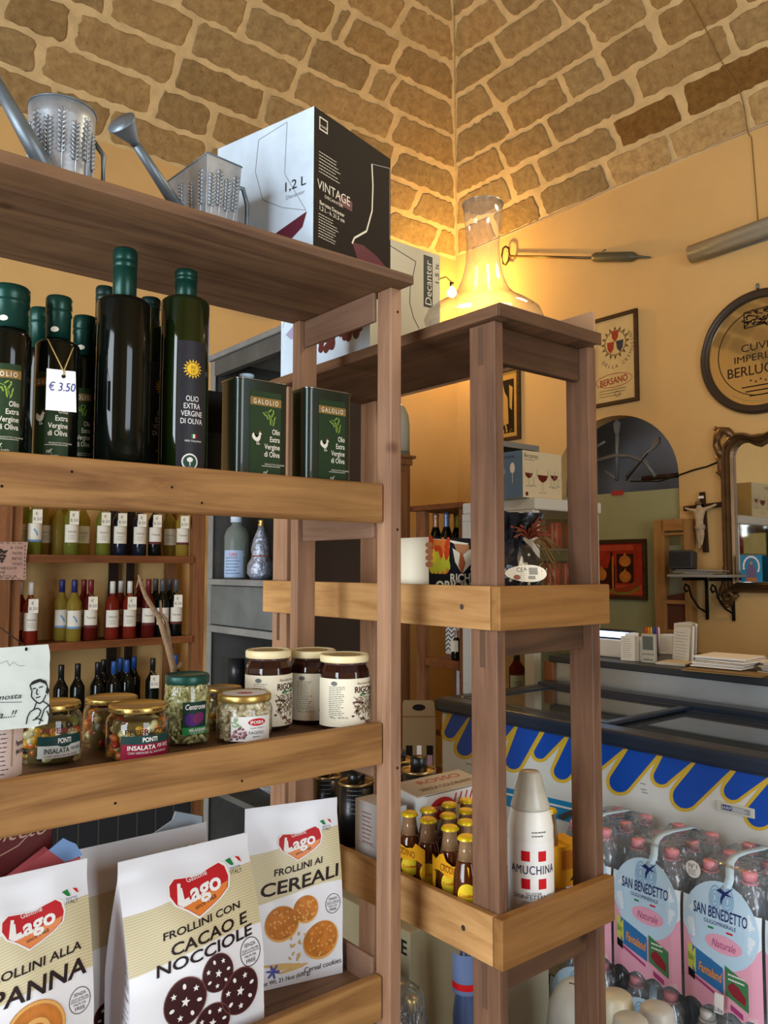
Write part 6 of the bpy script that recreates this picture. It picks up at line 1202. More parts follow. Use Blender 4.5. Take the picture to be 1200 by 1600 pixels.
# ---------------------------------------------------------------- white glass display case
VX, VY = 3.06, 2.58
ct = onx(836, 777, VX); vy0 = ony(836, 777, VY)
VX = ony(836, 777, VY).x; vy1 = onx(726, 785, VX).y; vx1 = ony(932, 779, VY).x + .02; zv = ony(836, 777, VY).z
case = thing('display_case', 'white framed glass display case with red tins inside, carrying a wine glass carton', 'display case', (0, 0, 0))
M_vw = pm('white_enamel_frame', 'c9ccc8', .35); M_pane = thin('case_glass', 'eef2ec', .1)
e = .035
for (x, y) in ((VX, VY), (VX, vy1 - e), (vx1 - e, VY), (vx1 - e, vy1 - e)): bx('corner_post', x, x + e, y, y + e, .0, zv - .061, M_vw, case, bev=.006)
bx('top_panel', VX - .01, vx1 + .01, VY - .01, vy1 + .01, zv - .06, zv - .0008, M_vw, case, bev=.008); bx('base_panel', VX + .036, vx1 - .036, VY + .036, vy1 - .036, .02, .75, M_vw, case)
bx('door_frame', VX - .02, VX - .001, VY + .0, vy1, .78, .83, M_vw, case); bx('door_frame', VX - .02, VX - .001, VY, vy1, zv - .10, zv - .061, M_vw, case); bx('door_frame', VX - .02, VX - .001, VY, VY + .06, .8301, zv - .1005, M_vw, case); bx('door_frame', VX - .02, VX - .001, vy1 - .06, vy1, .8301, zv - .1005, M_vw, case)
bx('glass_pane', VX + .005, VX + .008, VY + e, vy1 - e, .76, zv - .061, M_pane, case, bev=0); bx('glass_pane', VX + e, vx1 - e, VY + .005, VY + .008, .76, zv - .061, M_pane, case, bev=0); bx('back_wall', vx1 - .01, vx1 - .006, VY + e, vy1 - e, .76, zv - .061, pm('case_back', 'a59f80', .6), case, bev=0)
zsh = [ony(880, 858, VY + .1).z, ony(880, 915, VY + .1).z]
for z in zsh: bx('glass_shelf', VX + .04, vx1 - .04, VY + .04, vy1 - .04, z - .008, z - .0008, pm('shelf_glass', 'd5ddd6', .1, trans=.8), case, bev=0)
M_rtin = pm('red_tin', 'bd2a2e', .3, coat=.3)
n_ = 0
for zi, (z, us) in enumerate(((zsh[0], (866, 893)), (zsh[1], (862, 886)))):
    for u in us:
        P = spot(u, VY + .12, z); H = zat(u, (812, 876)[zi], P) - z; R = .042
        t = thing('red_tin', 'round red tin with dark lid on the %s glass shelf of the white case, %s' % (('upper', 'lower')[zi], {866: 'left', 893: 'right', 862: 'left', 886: 'right'}[u]), 'tin', P, 0, 'red tins in the display case')
        MB().lathe([(0, 0), (R, 0), (R, H * .9)], 24).build('tin_body', M_rtin, t); MB().lathe([(R * 1.02, H * .9), (R * 1.02, H), (0, H)], 24).build('lid', pm('dark_tin_lid', '2a2320', .4), t)
        m = MB(); fn = cyl_map(R * 1.004, facing(P), H * .45); m.rect(fn, -.012, -.004, -H * .4, H * .4, .0003, 0); m.rect(fn, .014, .018, -H * .4, H * .4, .0003, 0); m.build('stripe', pm('pink_stripe', 'cf8c84', .4), t)
P = spot(775, VY + .3, zsh[1]); 
# dark mesh tray on the case and the glasses carton
P = ony(823, 777, VY + .04); c = Vector((ony(817, 777, VY + .03).x, VY + .03, zv)); w = run_to(c, 0, 878); dl = run_to(c, PI / 2, 762); h = zat(817, 703, c) - zv
t = thing('glasses_carton', 'carton printed Arcoroc with red wine glasses, blue on its left side', 'box', c)
M_cbl = pm('carton_blue', '5f7c9c', .5); M_cbe = pm('carton_beige', 'cfc5a6', .55)
m = MB(); m.add([(0, 0, 0), (w, 0, 0), (w, dl, 0), (0, dl, 0), (0, 0, h), (w, 0, h), (w, dl, h), (0, dl, h)], [(0, 1, 5, 4), (1, 2, 6, 5), (2, 3, 7, 6), (4, 5, 6, 7), (3, 2, 1, 0)], 0).add([(0, 0, 0), (0, dl, 0), (0, dl, h), (0, 0, h)], [(0, 3, 2, 1)], 1); m.build('carton', [M_cbe, M_cbl], t)
fn = front(0); m = MB(); m.text(fn, 'Arcoroc', w * .03, h * .90, h * .11, .0006, 0, 'l', w=w * .36); m.rect(fn, w * .03, w * .3, h * .80, h * .815, .0005, 1)
def glass_print(cx, cy, k, filled):
    bw = [(-.5, .5), (-.52, .15), (-.36, -.18), (-.08, -.34), (-.05, -.9), (-.36, -.98), (.36, -.98), (.05, -.9), (.08, -.34), (.36, -.18), (.52, .15), (.5, .5)]
    m.stroke(fn, [(cx + x * k, cy + y * k) for x, y in bw], .0022, .0006, 3)
    if filled: m.flat([(cx + x * k, cy + y * k) for x, y in ((-.52, .1), (-.36, -.18), (-.08, -.33), (.08, -.33), (.36, -.18), (.52, .1))], fn, .0005, 2)
glass_print(w * .15, h * .50, h * .26, True); glass_print(w * .27, h * .50, h * .25, False); glass_print(w * .50, h * .47, h * .36, True); glass_print(w * .72, h * .50, h * .24, False); glass_print(w * .80, h * .50, h * .26, True); glass_print(w * .9, h * .50, h * .22, False); m.rect(fn, w * .07, w * .13, h * .04, h * .12, .0006, 2)
PM = [pm('carton_ink', '3a3630', .6), pm('carton_ink_light', '8a8270', .6), pm('print_wine', '5c1a16', .5), pm('print_glass_grey', 'a59d88', .5), M_white]; m.build('front_print', PM, t); m = MB()
fs = lambda x, y, d=0: Vector((-d, dl - x, y)); m.text(fs, 'arcoroc', dl * .62, h * .9, h * .09, .0006, 0, w=dl * .35); m.ell(fs, dl * .72, h * .64, h * .07, h * .12, .0006, 4, 16); m.stroke(fs, [(dl * .72, h * .55), (dl * .72, h * .32)], .003, .0006, 4); m.text(fs, '6 x 35 cl', dl * .3, h * .58, h * .1, .0006, 4, w=dl * .4); m.text(fs, 'ballon', dl * .3, h * .40, h * .1, .0006, 4, w=dl * .3)
m.build('side_print', PM, t)
a0, a1 = ony(780, 697, VY + .30), ony(842, 697, VY + .30)
t = thing('picture_frame', 'grey framed dark panel leaning behind the glasses carton', 'picture', (a0.x, VY + .31, zv)); w = a1.x - a0.x; h = a1.z - zv
m = MB(); [m.box(*q) for q in ((0, w, -.012, 0, h - .03, h), (0, .03, -.012, 0, 0, h - .03), (w - .03, w, -.012, 0, 0, h - .03))]; m.build('frame', pm('grey_frame_paint', '7b7f80', .5), t); MB().box(.03, w - .03, -.006, 0, 0, h - .03).build('panel', M_black, t)
# ---------------------------------------------------------------- chest freezer with glass lids
ZF = 0.925
XF = onz(689, 1111, 0.872).x; yF1 = onx(689, 1111, XF).y; yF0 = 0.45; xF2 = 2.905
fz = thing('chest_freezer', 'white chest freezer with blue and yellow awning print and dark glass lids', 'freezer', (0, 0, 0))
M_fw = pm('freezer_white', 'd9dad2', .3, coat=.2); M_ft = pm('freezer_dark_trim', '222d3d', .3); M_fblue = pm('awning_blue', '0f4cae', .35); M_fyel = pm('awning_yellow', 'd9b437', .35); M_cyan = pm('cyan_print', '1c86b8', .4)
bx('body', XF, xF2, yF0, yF1, .06, .8715, M_fw, fz, bev=.01); bx('plinth', XF + .04, xF2 - .04, yF0 + .04, yF1 - .04, 0, .0595, M_ft, fz)
m = MB(); b = .07
m.box(XF - .022, XF + b, yF0 - .02, yF1 + .02, .872, ZF).box(xF2 - b, xF2 + .02, yF0 - .02, yF1 + .02, .872, ZF + .012).box(XF + b, xF2 - b, yF0 - .02, yF0 + .05, .872, ZF).box(XF + b, xF2 - b, yF1 - .05, yF1 + .02, .872, ZF); m.build('top_trim', M_ft, fz, bev=.014, seg=3)
Pd = onz(1000, 1115, ZF); yd = Pd.y
M_lidg = pm('dark_lid_glass', '3a4044', .06, spec=.8, coat=.5)
for (a, c_, z) in ((yd - .03, yF1 - .055, ZF - .006), (yF0 + .055, yd + .02, ZF - .018)):
    q = bx('lid_glass', XF + b + .02, xF2 - b - .02, a + .02, c_ - .02, z - .006, z, M_lidg, fz, bev=0)
    m = MB(); m.box(XF + b + .001, XF + b + .03, a, c_, z - .007, z + .006).box(xF2 - b - .03, xF2 - b - .001, a, c_, z - .007, z + .006).box(XF + b + .03, xF2 - b - .03, a, a + .03, z - .007, z + .006).box(XF + b + .03, xF2 - b - .03, c_ - .03, c_, z - .007, z + .006); m.build('lid_frame', M_ft, fz, bev=.003)
fpl = lambda x, y, d=0: Vector((XF - .0002 - d, x, y))
def zpx(x, y): return (660 + x / 2.2222, 1040 + y / 2.2222)
def lobe(tl, tr, bc, r, grow):
    d = Vector((bc[0] - (tl[0] + tr[0]) / 2, bc[1] - (tl[1] + tr[1]) / 2)).normalized(); n_ = Vector((-d.y, d.x)); R = r + grow
    a0 = math.atan2(n_.y, n_.x); pts = [(tl[0] - (grow * 1.5 if grow else 0), tl[1] - grow * .2)]
    arc_ = [(bc[0] + R * math.cos(a0 - PI * i / 12 + 0), bc[1] + R * math.sin(a0 - PI * i / 12)) for i in range(13)]
    if Vector((arc_[0][0] - tl[0], arc_[0][1] - tl[1])).length > Vector((arc_[-1][0] - tl[0], arc_[-1][1] - tl[1])).length: arc_.reverse()
    pts += arc_ + [(tr[0] + (grow * 1.0 if grow else 0), tr[1] + grow * .0)]
    out = []
    for p in pts: Q = onx(*zpx(*p), XF); out.append((Q.y, min(Q.z, .8705)))
    return out
LB = [((105, 164), (160, 176), (97, 232), 20), ((168, 178), (245, 194), (148, 285), 28), ((332, 211), (408, 228), (318, 332), 28), ((255, 196), (320, 209), (235, 280), 22), ((425, 231), (495, 243), (410, 302), 22), ((510, 247), (605, 264), (487, 366), 30), ((615, 266), (700, 281), (590, 345), 26),
      ((715, 282), (815, 301), (688, 402), 38), ((835, 304), (935, 322), (832, 384), 29), ((950, 325), (1070, 346), (914, 452), 44), ((1090, 350), (1198, 370), (1080, 434), 33), ((1215, 373), (1345, 398), (1172, 515), 46), ((1365, 400), (1470, 420), (1350, 490), 34)]
m = MB()
for k, q in enumerate(LB): m.flat(lobe(*q, 12), fpl, .0004 + .00003 * k, 1)
for k, q in enumerate(LB): m.flat(lobe(*q, 0), fpl, .0009, 0)
def fp(pts, d, mi): m.flat([(onx(u, v, XF).y, onx(u, v, XF).z) for u, v in pts], fpl, d, mi)
fp([(780, 1228), (992, 1277), (985, 1296), (960, 1303), (780, 1256)], .0005, 2); fp([(780, 1236), (990, 1285), (988, 1288), (780, 1239)], .0008, 3); fp([(870, 1275), (900, 1262), (905, 1269), (880, 1282)], .0010, 4)
for (u, v) in ((1000, 1223), (1001, 1232), (1003, 1237), (728, 1192), (729, 1221)): fp([(u, v), (u + 9, v + 2), (u + 9, v + 3), (u, v + 1)], .0006, 4)
m.build('awning_print', [M_fblue, M_fyel, M_cyan, M_white, pm('scuff_dark', '4a4a48', .7)], fz)
q0, q1 = onx(1121, 1250, XF), onx(1180, 1274, XF); zb1 = q0.z; zb0 = onx(1121, 1265, XF).z; pl = MB(); pl.box(XF - .006, XF - .0001, q1.y, q0.y, zb0, zb1); pl = pl.build('badge', pm('badge_cream', 'cfcbb8', .4), fz, bev=.002)
m = MB(); bf = lambda x, y, d=0: Vector((XF - .0062 - d, q0.y - x, zb0 + y)); wb = q0.y - q1.y; hb_ = zb1 - zb0; m.rect(bf, wb * .12, wb * .9, hb_ * .2, hb_ * .8, .0002, 0); m.rect(bf, wb * .16, wb * .4, hb_ * .25, hb_ * .75, .0004, 1); m.text(bf, 'IARP', wb * .28, hb_ * .5, hb_ * .35, .0007, 2); small_lines(m, bf, wb * .65, hb_ * .35, hb_ * .65, 3, wb * .4, .0005, 2, .0018); m.build('lettering', [pm('badge_grey', '8f979c', .4), M_blue, M_white], pl)
# ---------------------------------------------------------------- counter behind the freezer
ZC = 1.045; XK = 2.95
M_ct = pm('dark_counter_top', '2c3134', .35); M_st = pm('brushed_steel', 'b9c2c8', .42, .75, var=(5, .08)); M_sgrey = pm('counter_grey', '6f7674', .6)
cnt = thing('counter', 'shop counter with dark top and steel back panel behind the freezer', 'counter', (0, 0, 0)); ykl = onx(862, 1050, XK).y
bx('counter_top', XK - .02, XK + .62, -.3, ykl, ZC - .03, ZC - .0008, M_ct, cnt, bev=.004); bx('steel_panel', XK, XK + .02, -.3, ykl - .02, .1, ZC - .031, M_st, cnt); bx('base_cabinet', XK + .021, XK + .58, -.3, ykl - .03, 0, ZC - .031, M_sgrey, cnt); bx('end_post', XK - .02, XK + .03, ykl - .0195, ykl + .03, 0, ZC - .031, M_rk_z, cnt)
def onc(u, v): return onz(u, v, ZC)
Q = onc(985, 1034); t = thing('cash_register', 'white device with a glowing blue screen, at the left end of the counter', 'cash register', (Q.x + .08, onx(962, 1030, Q.x + .08).y, ZC), -PI / 2)
s = mpp(t.location); MB().box(-.16, .075, 0, .12, 0, 28 * s).build('body', M_white, t, bev=.006); MB().box(-.16, .075, .015, .05, 28 * s + .001, 43 * s).build('display', M_ft, t, bev=.003); m = MB(); m.rect(front(.0148), -.15, .068, 31 * s, 40 * s, .0002, 0); m.build('screen', pm('lit_blue_screen', '9cc4f2', .3, emit=3.0), t)
def papers(name, label, u, v, n, w, h, th, mats, lean=.0, cat='papers', z=ZC, x=None):
    P = onz(u, v, z); t = thing(name, label, cat, P, -PI / 2 + th); rs = random.Random(u)
    for i in range(n):
        m = MB(); k = i * .008; hh = h * rs.uniform(.86, 1.05); ww = w * rs.uniform(.8, 1.05); o = rs.uniform(-.012, .012); T = Matrix.Translation((o, k, .0)) @ Matrix.Rotation(-lean * rs.uniform(.5, 1.2), 4, 'X') @ Matrix.Rotation(rs.uniform(-.1, .1), 4, 'Z'); fn = lambda x, y, d=0: T @ Vector((x, -d, y + .001))
        m.prism([(-ww / 2, 0), (ww / 2, 0), (ww / 2, hh), (ww * .2, hh * 1.02), (-ww / 2, hh * .97)], fn, .0008, 0)
        p = m.build('sheet', mats[i % len(mats)], t)
        if i == 0: q = MB(); small_lines(q, fn, 0, hh * .15, hh * .85, 9, ww * .7, .0012, 0, .002); q.build('print', pm('grey_paper_ink', '8c8680', .7), p)
    return t
M_pap = [pm('offwhite_paper', 'd3cab8', .7), pm('warm_paper', 'c4b79d', .7), M_white]
papers('paper_bundle', 'upright bundle of white receipts left of the small grey calculator', 985, 1033, 5, .075, .115, 0.15, M_pap, .05)
papers('paper_bundle', 'tall folded letters standing right of the small grey calculator', 1062, 1035, 6, .13, .165, -.35, M_pap, .08)
papers('paper_bundle', 'short sheets standing behind the small grey calculator', 1040, 1022, 3, .08, .09, .2, M_pap, .05)
Q = onc(1013, 1036); s = mpp(Q); t = thing('calculator', 'small upright grey device with a screen standing on the counter edge', 'calculator', Q, -PI / 2 + .1); w, h = 23 * s, 45 * s
MB().box(-w / 2, w / 2, 0, .02, 0, h).build('body', pm('grey_device', 'a6a08c', .5), t, bev=.003); m = MB(); m.rect(front(-.0002), -w * .38, w * .38, h * .45, h * .92, .0003, 0); m.build('screen', pm('lcd_grey', '555a50', .3), t)
m = MB()
for i in range(5): m.ell(front(-.0002), w * (-.34 + .17 * i), h * .3, w * .055, h * .025, .0004, 0, 10)
m.rect(front(-.0002), -w * .34, w * .34, h * .1, h * .13, .0004, 0); m.build('keys', pm('key_dark', '4e4b44', .5), t)
cols = ['c8451f', 'd98a1a', 'c9b12a', '2b3f9c', '6a2a7a', 'c9c5bb']
for i in range(6):
    Q = onc(1010 + i * 4, 1022); s = mpp(Q); nm = ['red', 'orange', 'yellow', 'blue', 'violet', 'white'][i]
    t = thing('marker_pen', nm + ' marker pen standing behind the small grey calculator', 'pen', Q, 0, None); m = MB().lathe([(0, 0), (.006, .001), (.006, .11), (.004, .122), (0, .125)], 12); m.build('barrel', pm('pen_' + nm, cols[i], .4), t)
def flatstack(label, u, v, n, w, d, th, cols_, step=.004, z=ZC):
    P = onz(u, v, z); t = thing('paper_stack', label, 'papers', P, -PI / 2 + th); rs = random.Random(u + v)
    for i in range(n):
        m = MB(); m.box(-w / 2, w / 2, 0, d, 0, step * .7, T=Matrix.Translation((rs.uniform(-.01, .01), rs.uniform(-.01, .01), i * step + .0005)) @ Matrix.Rotation(rs.uniform(-.12, .12), 4, 'Z')); m.build('sheet', cols_[i % len(cols_)], t)
    return t
flatstack('thick stack of white papers in the middle of the counter', 1122, 1044, 7, .20, .2, .05, [M_white, M_pap[0], M_white, M_pap[1]], .006, ZC + .012)
flatstack('brown card folder lying at the counter edge under the papers', 1125, 1053, 2, .30, .1, .02, [pm('brown_folder', '8a7048', .6)], .004)
flatstack('loose pile of papers at the right picture edge of the counter', 1214, 1054, 6, .14, .2, -.2, [M_pap[1], M_white, M_pap[0]], .007)
flatstack('scattered leaflets between the calculator and the folded letters', 1046, 1040, 3, .12, .12, .25, [M_pap[1], M_pap[0]], .004)
# ---------------------------------------------------------------- on the right wall
M_iron = pm('wrought_iron', '6f7272', .5, .3)
gr = thing('fanlight_grille', 'old iron fan grille with spear tips inside the dark arched opening', 'grille', (0, 0, 0)); xg = XW + .10
def gpt(u, v): return onx(u, v, xg)
def gbar(pts, r, name='bar'): MB().tube([gpt(*p) for p in pts], r, 8).build(name, M_iron, gr)
gbar([(964, 750), (964, 700), (964, 678)], .012); gbar([(978, 746), (1000, 718), (1018, 700)], .008); gbar([(925, 722), (960, 712), (985, 712), (1008, 722), (1024, 745)], .014, 'arc_bar'); gbar([(945, 735), (964, 750)], .009); gbar([(930, 700), (945, 690)], .009)
for (u, v, a) in ((964, 664, 0), (1026, 690, .7)):
    m = MB(); c0 = gpt(u, v); s = mpp(c0); fn = lambda x, y, d=0: c0 + Vector((-d, -(x * math.cos(a) + y * math.sin(a)), y * math.cos(a) - x * math.sin(a)))
    m.prism([(0, 9 * s), (6 * s, 2 * s), (4 * s, -10 * s), (1.5 * s, -16 * s), (-1.5 * s, -16 * s), (-4 * s, -10 * s), (-6 * s, 2 * s)], fn, .006, -.006); m.build('spear_tip', M_iron, gr, bev=.003)
m = MB(); a, b_ = onx(1004, 748, XW + .16), onx(1062, 742, XW + .16); m.tube([a, b_], .016, 8); m.build('wooden_bar', M_frame, gr)
t = thing('wire_rod', 'thin dark rod poking up from the green board inside the arch', 'rod', onx(978, 746, XW + .055)); a = Vector(t.location); MB().tube([Vector((0, 0, -.02)), onx(1012, 708, XW + .055) - a], .004, 6).build('rod', M_black, t)
q = onx(966, 750, XW + .03); t = thing('sale_card', 'small red card tucked on the top edge of the green board', 'card', (XW + .024, q.y, gz - .015), -PI / 2); MB().box(-.045, .04, -.002, .0, 0, .03).build('card', pm('red_card', 'a83a3c', .5), t)
# painting on the board
t, fn, w, h = framed('painting', 'red and orange still life painting in a dark frame on the green board', 'x', XW + .029, 902, 845, 1013, 938, .025, M_frame)
m = MB(); m.rect(fn, -w / 2, w / 2, -h / 2, h / 2, 0, 0); m.rect(fn, -w * .48, w * .36, h * .36, h * .47, .0004, 1); m.rect(fn, -w * .48, w * .48, -h * .48, -h * .30, .0004, 1); m.rect(fn, w * .1, w * .36, -h * .26, h * .3, .0005, 2); m.rect(fn, -w * .30, w * .02, -h * .28, h * .02, .0005, 2)
for (x, y, a, b_) in ((.23, .16, .09, .11), (.23, -.14, .09, .11), (-.14, -.10, .08, .12)): m.ell(fn, x * w, y * h, a * w, b_ * h, .0008, 3, 20); m.flat([((x - .03) * w, (y + b_ * .8) * h), ((x + .03) * w, (y + b_ * .8) * h), (x * w, (y + b_ * 1.5) * h)], fn, .0009, 3)
for x in (-.28, .02): m.flat([((x - .05) * w, -.42 * h), ((x + .05) * w, -.42 * h), ((x + .055) * w, .05 * h), ((x + .018) * w, .2 * h), ((x + .015) * w, .34 * h), ((x - .015) * w, .34 * h), ((x - .018) * w, .2 * h), ((x - .055) * w, .05 * h)], fn, .0010, 3 if x < 0 else 2); m.stroke(fn, [((x + .02) * w, -.4 * h), ((x + .02) * w, .25 * h)], .012, .0013, 3)
m.flat([(x * w, y * h) for x, y in ((-.05, -.38), (.12, -.36), (.3, -.30), (.46, -.12), (.44, -.32), (.3, -.43), (.1, -.45))], fn, .0012, 4); m.stroke(fn, [(-.05 * w, -.40 * h), (.12 * w, -.47 * h), (.3 * w, -.45 * h), (.45 * w, -.34 * h)], .014, .0014, 5)
m.build('canvas', [pm('paint_red', '9c2e1c', .6, var=(14, .25)), pm('paint_orange', 'b8482a', .6, var=(14, .2)), pm('paint_dark', '32160f', .6), pm('paint_ochre', 'b9722e', .6, var=(18, .3)), pm('paint_melon', '8d3a20', .6), pm('paint_green', '75792c', .6)], t)
# framed label print and small picture
t, fn, w, h = framed('picture_frame', 'framed wine label print with crest, reading BERSANO, upper right wall', 'x', XW - .003, 922, 503, 1000, 626, .025, M_frame)
m = MB(); m.rect(fn, -w / 2, w / 2, -h / 2, h / 2, 0, 0); m.ring(fn, w * .05, h * .20, w * .26, w * .26, .006, .0004, 2)
for k in range(16): a = 2 * PI * k / 16; m.flat([(w * .05 + w * .27 * math.cos(a - .12), h * .2 + w * .27 * math.sin(a - .12)), (w * .05 + w * .35 * math.cos(a), h * .2 + w * .35 * math.sin(a)), (w * .05 + w * .27 * math.cos(a + .12), h * .2 + w * .27 * math.sin(a + .12))], fn, .0004, 2)
for (x, y, mi) in ((-.06, .17, 1), (.16, .17, 3), (.05, .3, 1)): m.flat([(w * (x - .09), h * (y + .05)), (w * (x + .09), h * (y + .05)), (w * (x + .07), h * (y - .04)), (w * x, h * (y - .09)), (w * (x - .07), h * (y - .04))], fn, .0006, mi)
for i, ch in enumerate('DELLA CREMOSINA'): a = 1.25 * PI + (i / 14) * .95 * PI; m.text(fn, ch, w * .05 + w * .40 * math.cos(a), h * .15 + w * .40 * math.sin(a), h * .045, .0006, 2, tilt=a + PI / 2) if ch != ' ' else None
m.ring(fn, 0, -h * .25, w * .44, h * .085, .004, .0004, 1); m.text(fn, 'BERSANO', 0, -h * .25, h * .08, .0006, 1, w=w * .66, bold=.02, tilt=.06); small_lines(m, fn, 0, -h * .43, -h * .36, 3, w * .7, .0005, 2, .004); m.ring(fn, w * .08, -h * .42, w * .06, w * .06, .003, .0006, 2)
m.build('print', [pm('aged_paper', 'c3aa76', .6, var=(6, .1)), pm('crest_red', '93351e', .6), pm('crest_ink', '54452c', .6), pm('crest_blue', '2f3440', .6)], t)
t, fn, w, h = framed('picture_frame', 'narrow brown framed dark print seen between the posts of the narrow shelf', 'x', XW - .003, 757, 585, 815, 686, .028, M_frame)
m = MB(); m.rect(fn, -w / 2, w / 2, -h / 2, h / 2, 0, 0); m.rect(fn, -w * .44, w * .40, -h * .44, h * .38, .0004, 1)
for pts in ([(-.1, .3), (.05, .34), (.1, .2), (.2, .1), (.22, -.3), (-.2, -.3), (-.15, .05)], [(.25, .3), (.36, .25), (.33, -.1), (.26, -.05)], [(-.4, -.2), (-.3, .1), (-.25, -.3)]): m.flat([(x * w, y * h) for x, y in pts], fn, .0008, 0)
rs = random.Random(9)
for _ in range(26): m.ell(fn, w * rs.uniform(-.42, .38), h * rs.uniform(-.43, -.25), .008, .014, .0009, 0, 8)
m.build('print', [pm('gold_print_paper', 'b8914a', .5), pm('print_black', '1d1710', .5)], t)
# round advertising mirror
zt, zb = onx(1172, 457, XW).z, onx(1168, 650, XW).z; R = (zt - zb) / 2; yl = onx(1096.5, 560, XW).y; cyy = yl - R; cz = (zt + zb) / 2
t = thing('advertising_mirror', 'large round framed mirror lettered CUVEE IMPERIALE BERLUCCHI', 'mirror', (XW - .002, cyy, cz), -PI / 2)
T = Matrix.Rotation(PI / 2, 4, 'X'); m = MB(); prof = [(R * .86, .0), (R * .86, .02), (R * .875, .03), (R * .90, .024), (R * .93, .036), (R * .97, .034), (R, .018), (R, 0)]; m.lathe(prof, 72, T=T); m.build('round_frame', pm('dark_bronze_frame', '40352b', .35, .3), t)
M_mir = pm('bronze_mirror', 'd0b888', .05, .9); m = MB(); m.ell(front(-.008), 0, 0, R * .87, R * .87, 0, 0, 72); m.build('mirror_glass', M_mir, t)
fn = front(-.0090); m = MB(); m.ring(fn, 0, 0, R * .70, R * .70, .005, .0003, 0, 60)
for k in range(60): a = -2.2 + 1.9 * k / 60; m.ell(fn, R * .79 * math.cos(a), R * .79 * math.sin(a), .0042, .0042, .0004, 1, 6)
m.text(fn, 'CUVÉE', 0, R * .10, R * .125, .0004, 0, w=R * .60); m.text(fn, 'IMPERIALE', 0, -R * .07, R * .115, .0004, 0, w=R * .84); m.text(fn, 'BERLUCCHI', 0, -R * .27, R * .165, .0004, 0, w=R * 1.08, bold=.005)
for i, x in enumerate((-.16, -.08, 0, .08, .16)): star(m, fn, R * x, -R * (.44 + .03 * (i % 2)), R * .022, .0004, 0)
for i in range(3): small_lines(m, fn, 0, -R * (.54 + .075 * i), -R * (.539 + .075 * i), 2, R * (.62 - .12 * i), .0004, 0, .006, False)
e = [(-.24, .42), (-.24, .68), (.26, .70), (.26, .44)]; m.stroke(fn, [(x * R, y * R) for x, y in e + e[:1]], .006, .0004, 0); rs = random.Random(6)
for _ in range(38): x, y = rs.uniform(-.24, .24), rs.uniform(.43, .67); m.stroke(fn, [(x * R, y * R), ((x + rs.uniform(-.07, .07)) * R, (y + rs.uniform(-.04, .04)) * R), ((x + rs.uniform(-.07, .07)) * R, (y + rs.uniform(-.05, .05)) * R)], .006, .0004, 0)
m.build('lettering', [pm('mirror_ink', '33261a', .5), pm('gold_dot', 'a98f52', .4)], t)
m = MB().lathe([(.008, 0), (.008, .03), (0, .032)], 10, c=(0, -.012, R + .003)); m.build('hook', M_iron, t)
# large carved mirror
P0 = onx(1150, 800, XW); Yc = onx(1189, 700, XW).y; hw_o = onx(1132, 800, XW).y - Yc; hw_i = onx(1151, 800, XW).y - Yc
zb_o, zb_i = onx(1160, 926, XW).z, onx(1160, 910, XW).z; zt_o = onx(1160, 676, XW).z; zt_i = onx(1165, 692, XW).z; zd_i = onx(1186, 699, XW).z; zd_o = onx(1189, 678, XW).z
t = thing('carved_mirror', 'large mirror with carved bronze baroque frame at the right picture edge', 'mirror', (XW - .002, Yc, zb_i), -PI / 2)
def half(hw, zt_, zd_, z0): r = hw * .42; return [(-hw, z0), (-hw, zt_ - r * 1.3)] + [(-hw + r * (1 - math.cos(a)), zt_ - r * 1.3 + r * 1.3 * math.sin(a)) for a in [PI / 2 * i / 7 for i in range(1, 8)]] + [(-hw * .38, zt_ - .004), (-hw * .2, zt_ - .02), (-hw * .08, (zt_ + zd_) / 2 - .012), (0, zd_)]
def full(h_): return h_ + [(-x, z) for x, z in reversed(h_[:-1])]
inn = full(half(hw_i, zt_i - zb_i, zd_i - zb_i, 0)); out = full(half(hw_o, zt_o - zb_i, zd_o - zb_i, zb_o - zb_i))
M_brz = pm('bronze_gilt', '6f5436', .35, .55, var=(12, .25)); n_ = len(inn)
m = MB(); lv = [(0, .0), (0, .022), (.18, .034), (.30, .024), (.45, .046), (.58, .034), (.72, .050), (.88, .044), (1, .022), (1, 0)]
vs = [Vector((inn[i][0] + (out[i][0] - inn[i][0]) * f, -d, inn[i][1] + (out[i][1] - inn[i][1]) * f)) for f, d in lv for i in range(n_)]
m.add(vs, [(j * n_ + i, j * n_ + (i + 1) % n_, (j + 1) * n_ + (i + 1) % n_, (j + 1) * n_ + i) for j in range(len(lv) - 1) for i in range(n_)], 0, False); m.build('carved_frame', M_brz, t)
m = MB(); m.flat(inn, front(-.006), 0); m.build('mirror_glass', pm('silver_mirror', 'd2d3cd', .03, 1.0), t)
def mp_(u, v): Q = onx(u, v, XW - .03); return Vector((-(Q.y - Yc), -.03, Q.z - zb_i))
for pts, r in (([(1146, 684), (1136, 673), (1127, 672), (1121, 682), (1120, 696), (1124, 706), (1130, 712)], .022), ([(1127, 674), (1121, 671), (1117, 669)], .012), ([(1132, 700), (1140, 688), (1142, 678), (1134, 673)], .014), ([(1121, 712), (1126, 722), (1126, 733), (1131, 748)], .016), ([(1121, 736), (1127, 741)], .014), ([(1135, 885), (1134, 900), (1132, 915), (1128, 922), (1124, 932), (1130, 943), (1142, 942), (1147, 933), (1142, 924), (1135, 927), (1136, 934)], .018), ([(1150, 926), (1146, 934), (1153, 930)], .012)):
    for sgn_ in (1, -1):
        q = MB(); q.tube([Vector((p.x * sgn_, p.y, p.z)) for p in [mp_(*a) for a in pts]], r, 8); q.build('scroll_carving', M_brz, t)
c = mp_(1136, 946); MB().lathe([(0, -.016), (.014, -.008), (.016, 0), (.012, .012), (0, .016)], 14, c=c).build('carved_bead', M_brz, t)
P = onx(1175, 912, XW - .075); s = mpp(P); w, h = 34 * s, 42 * s
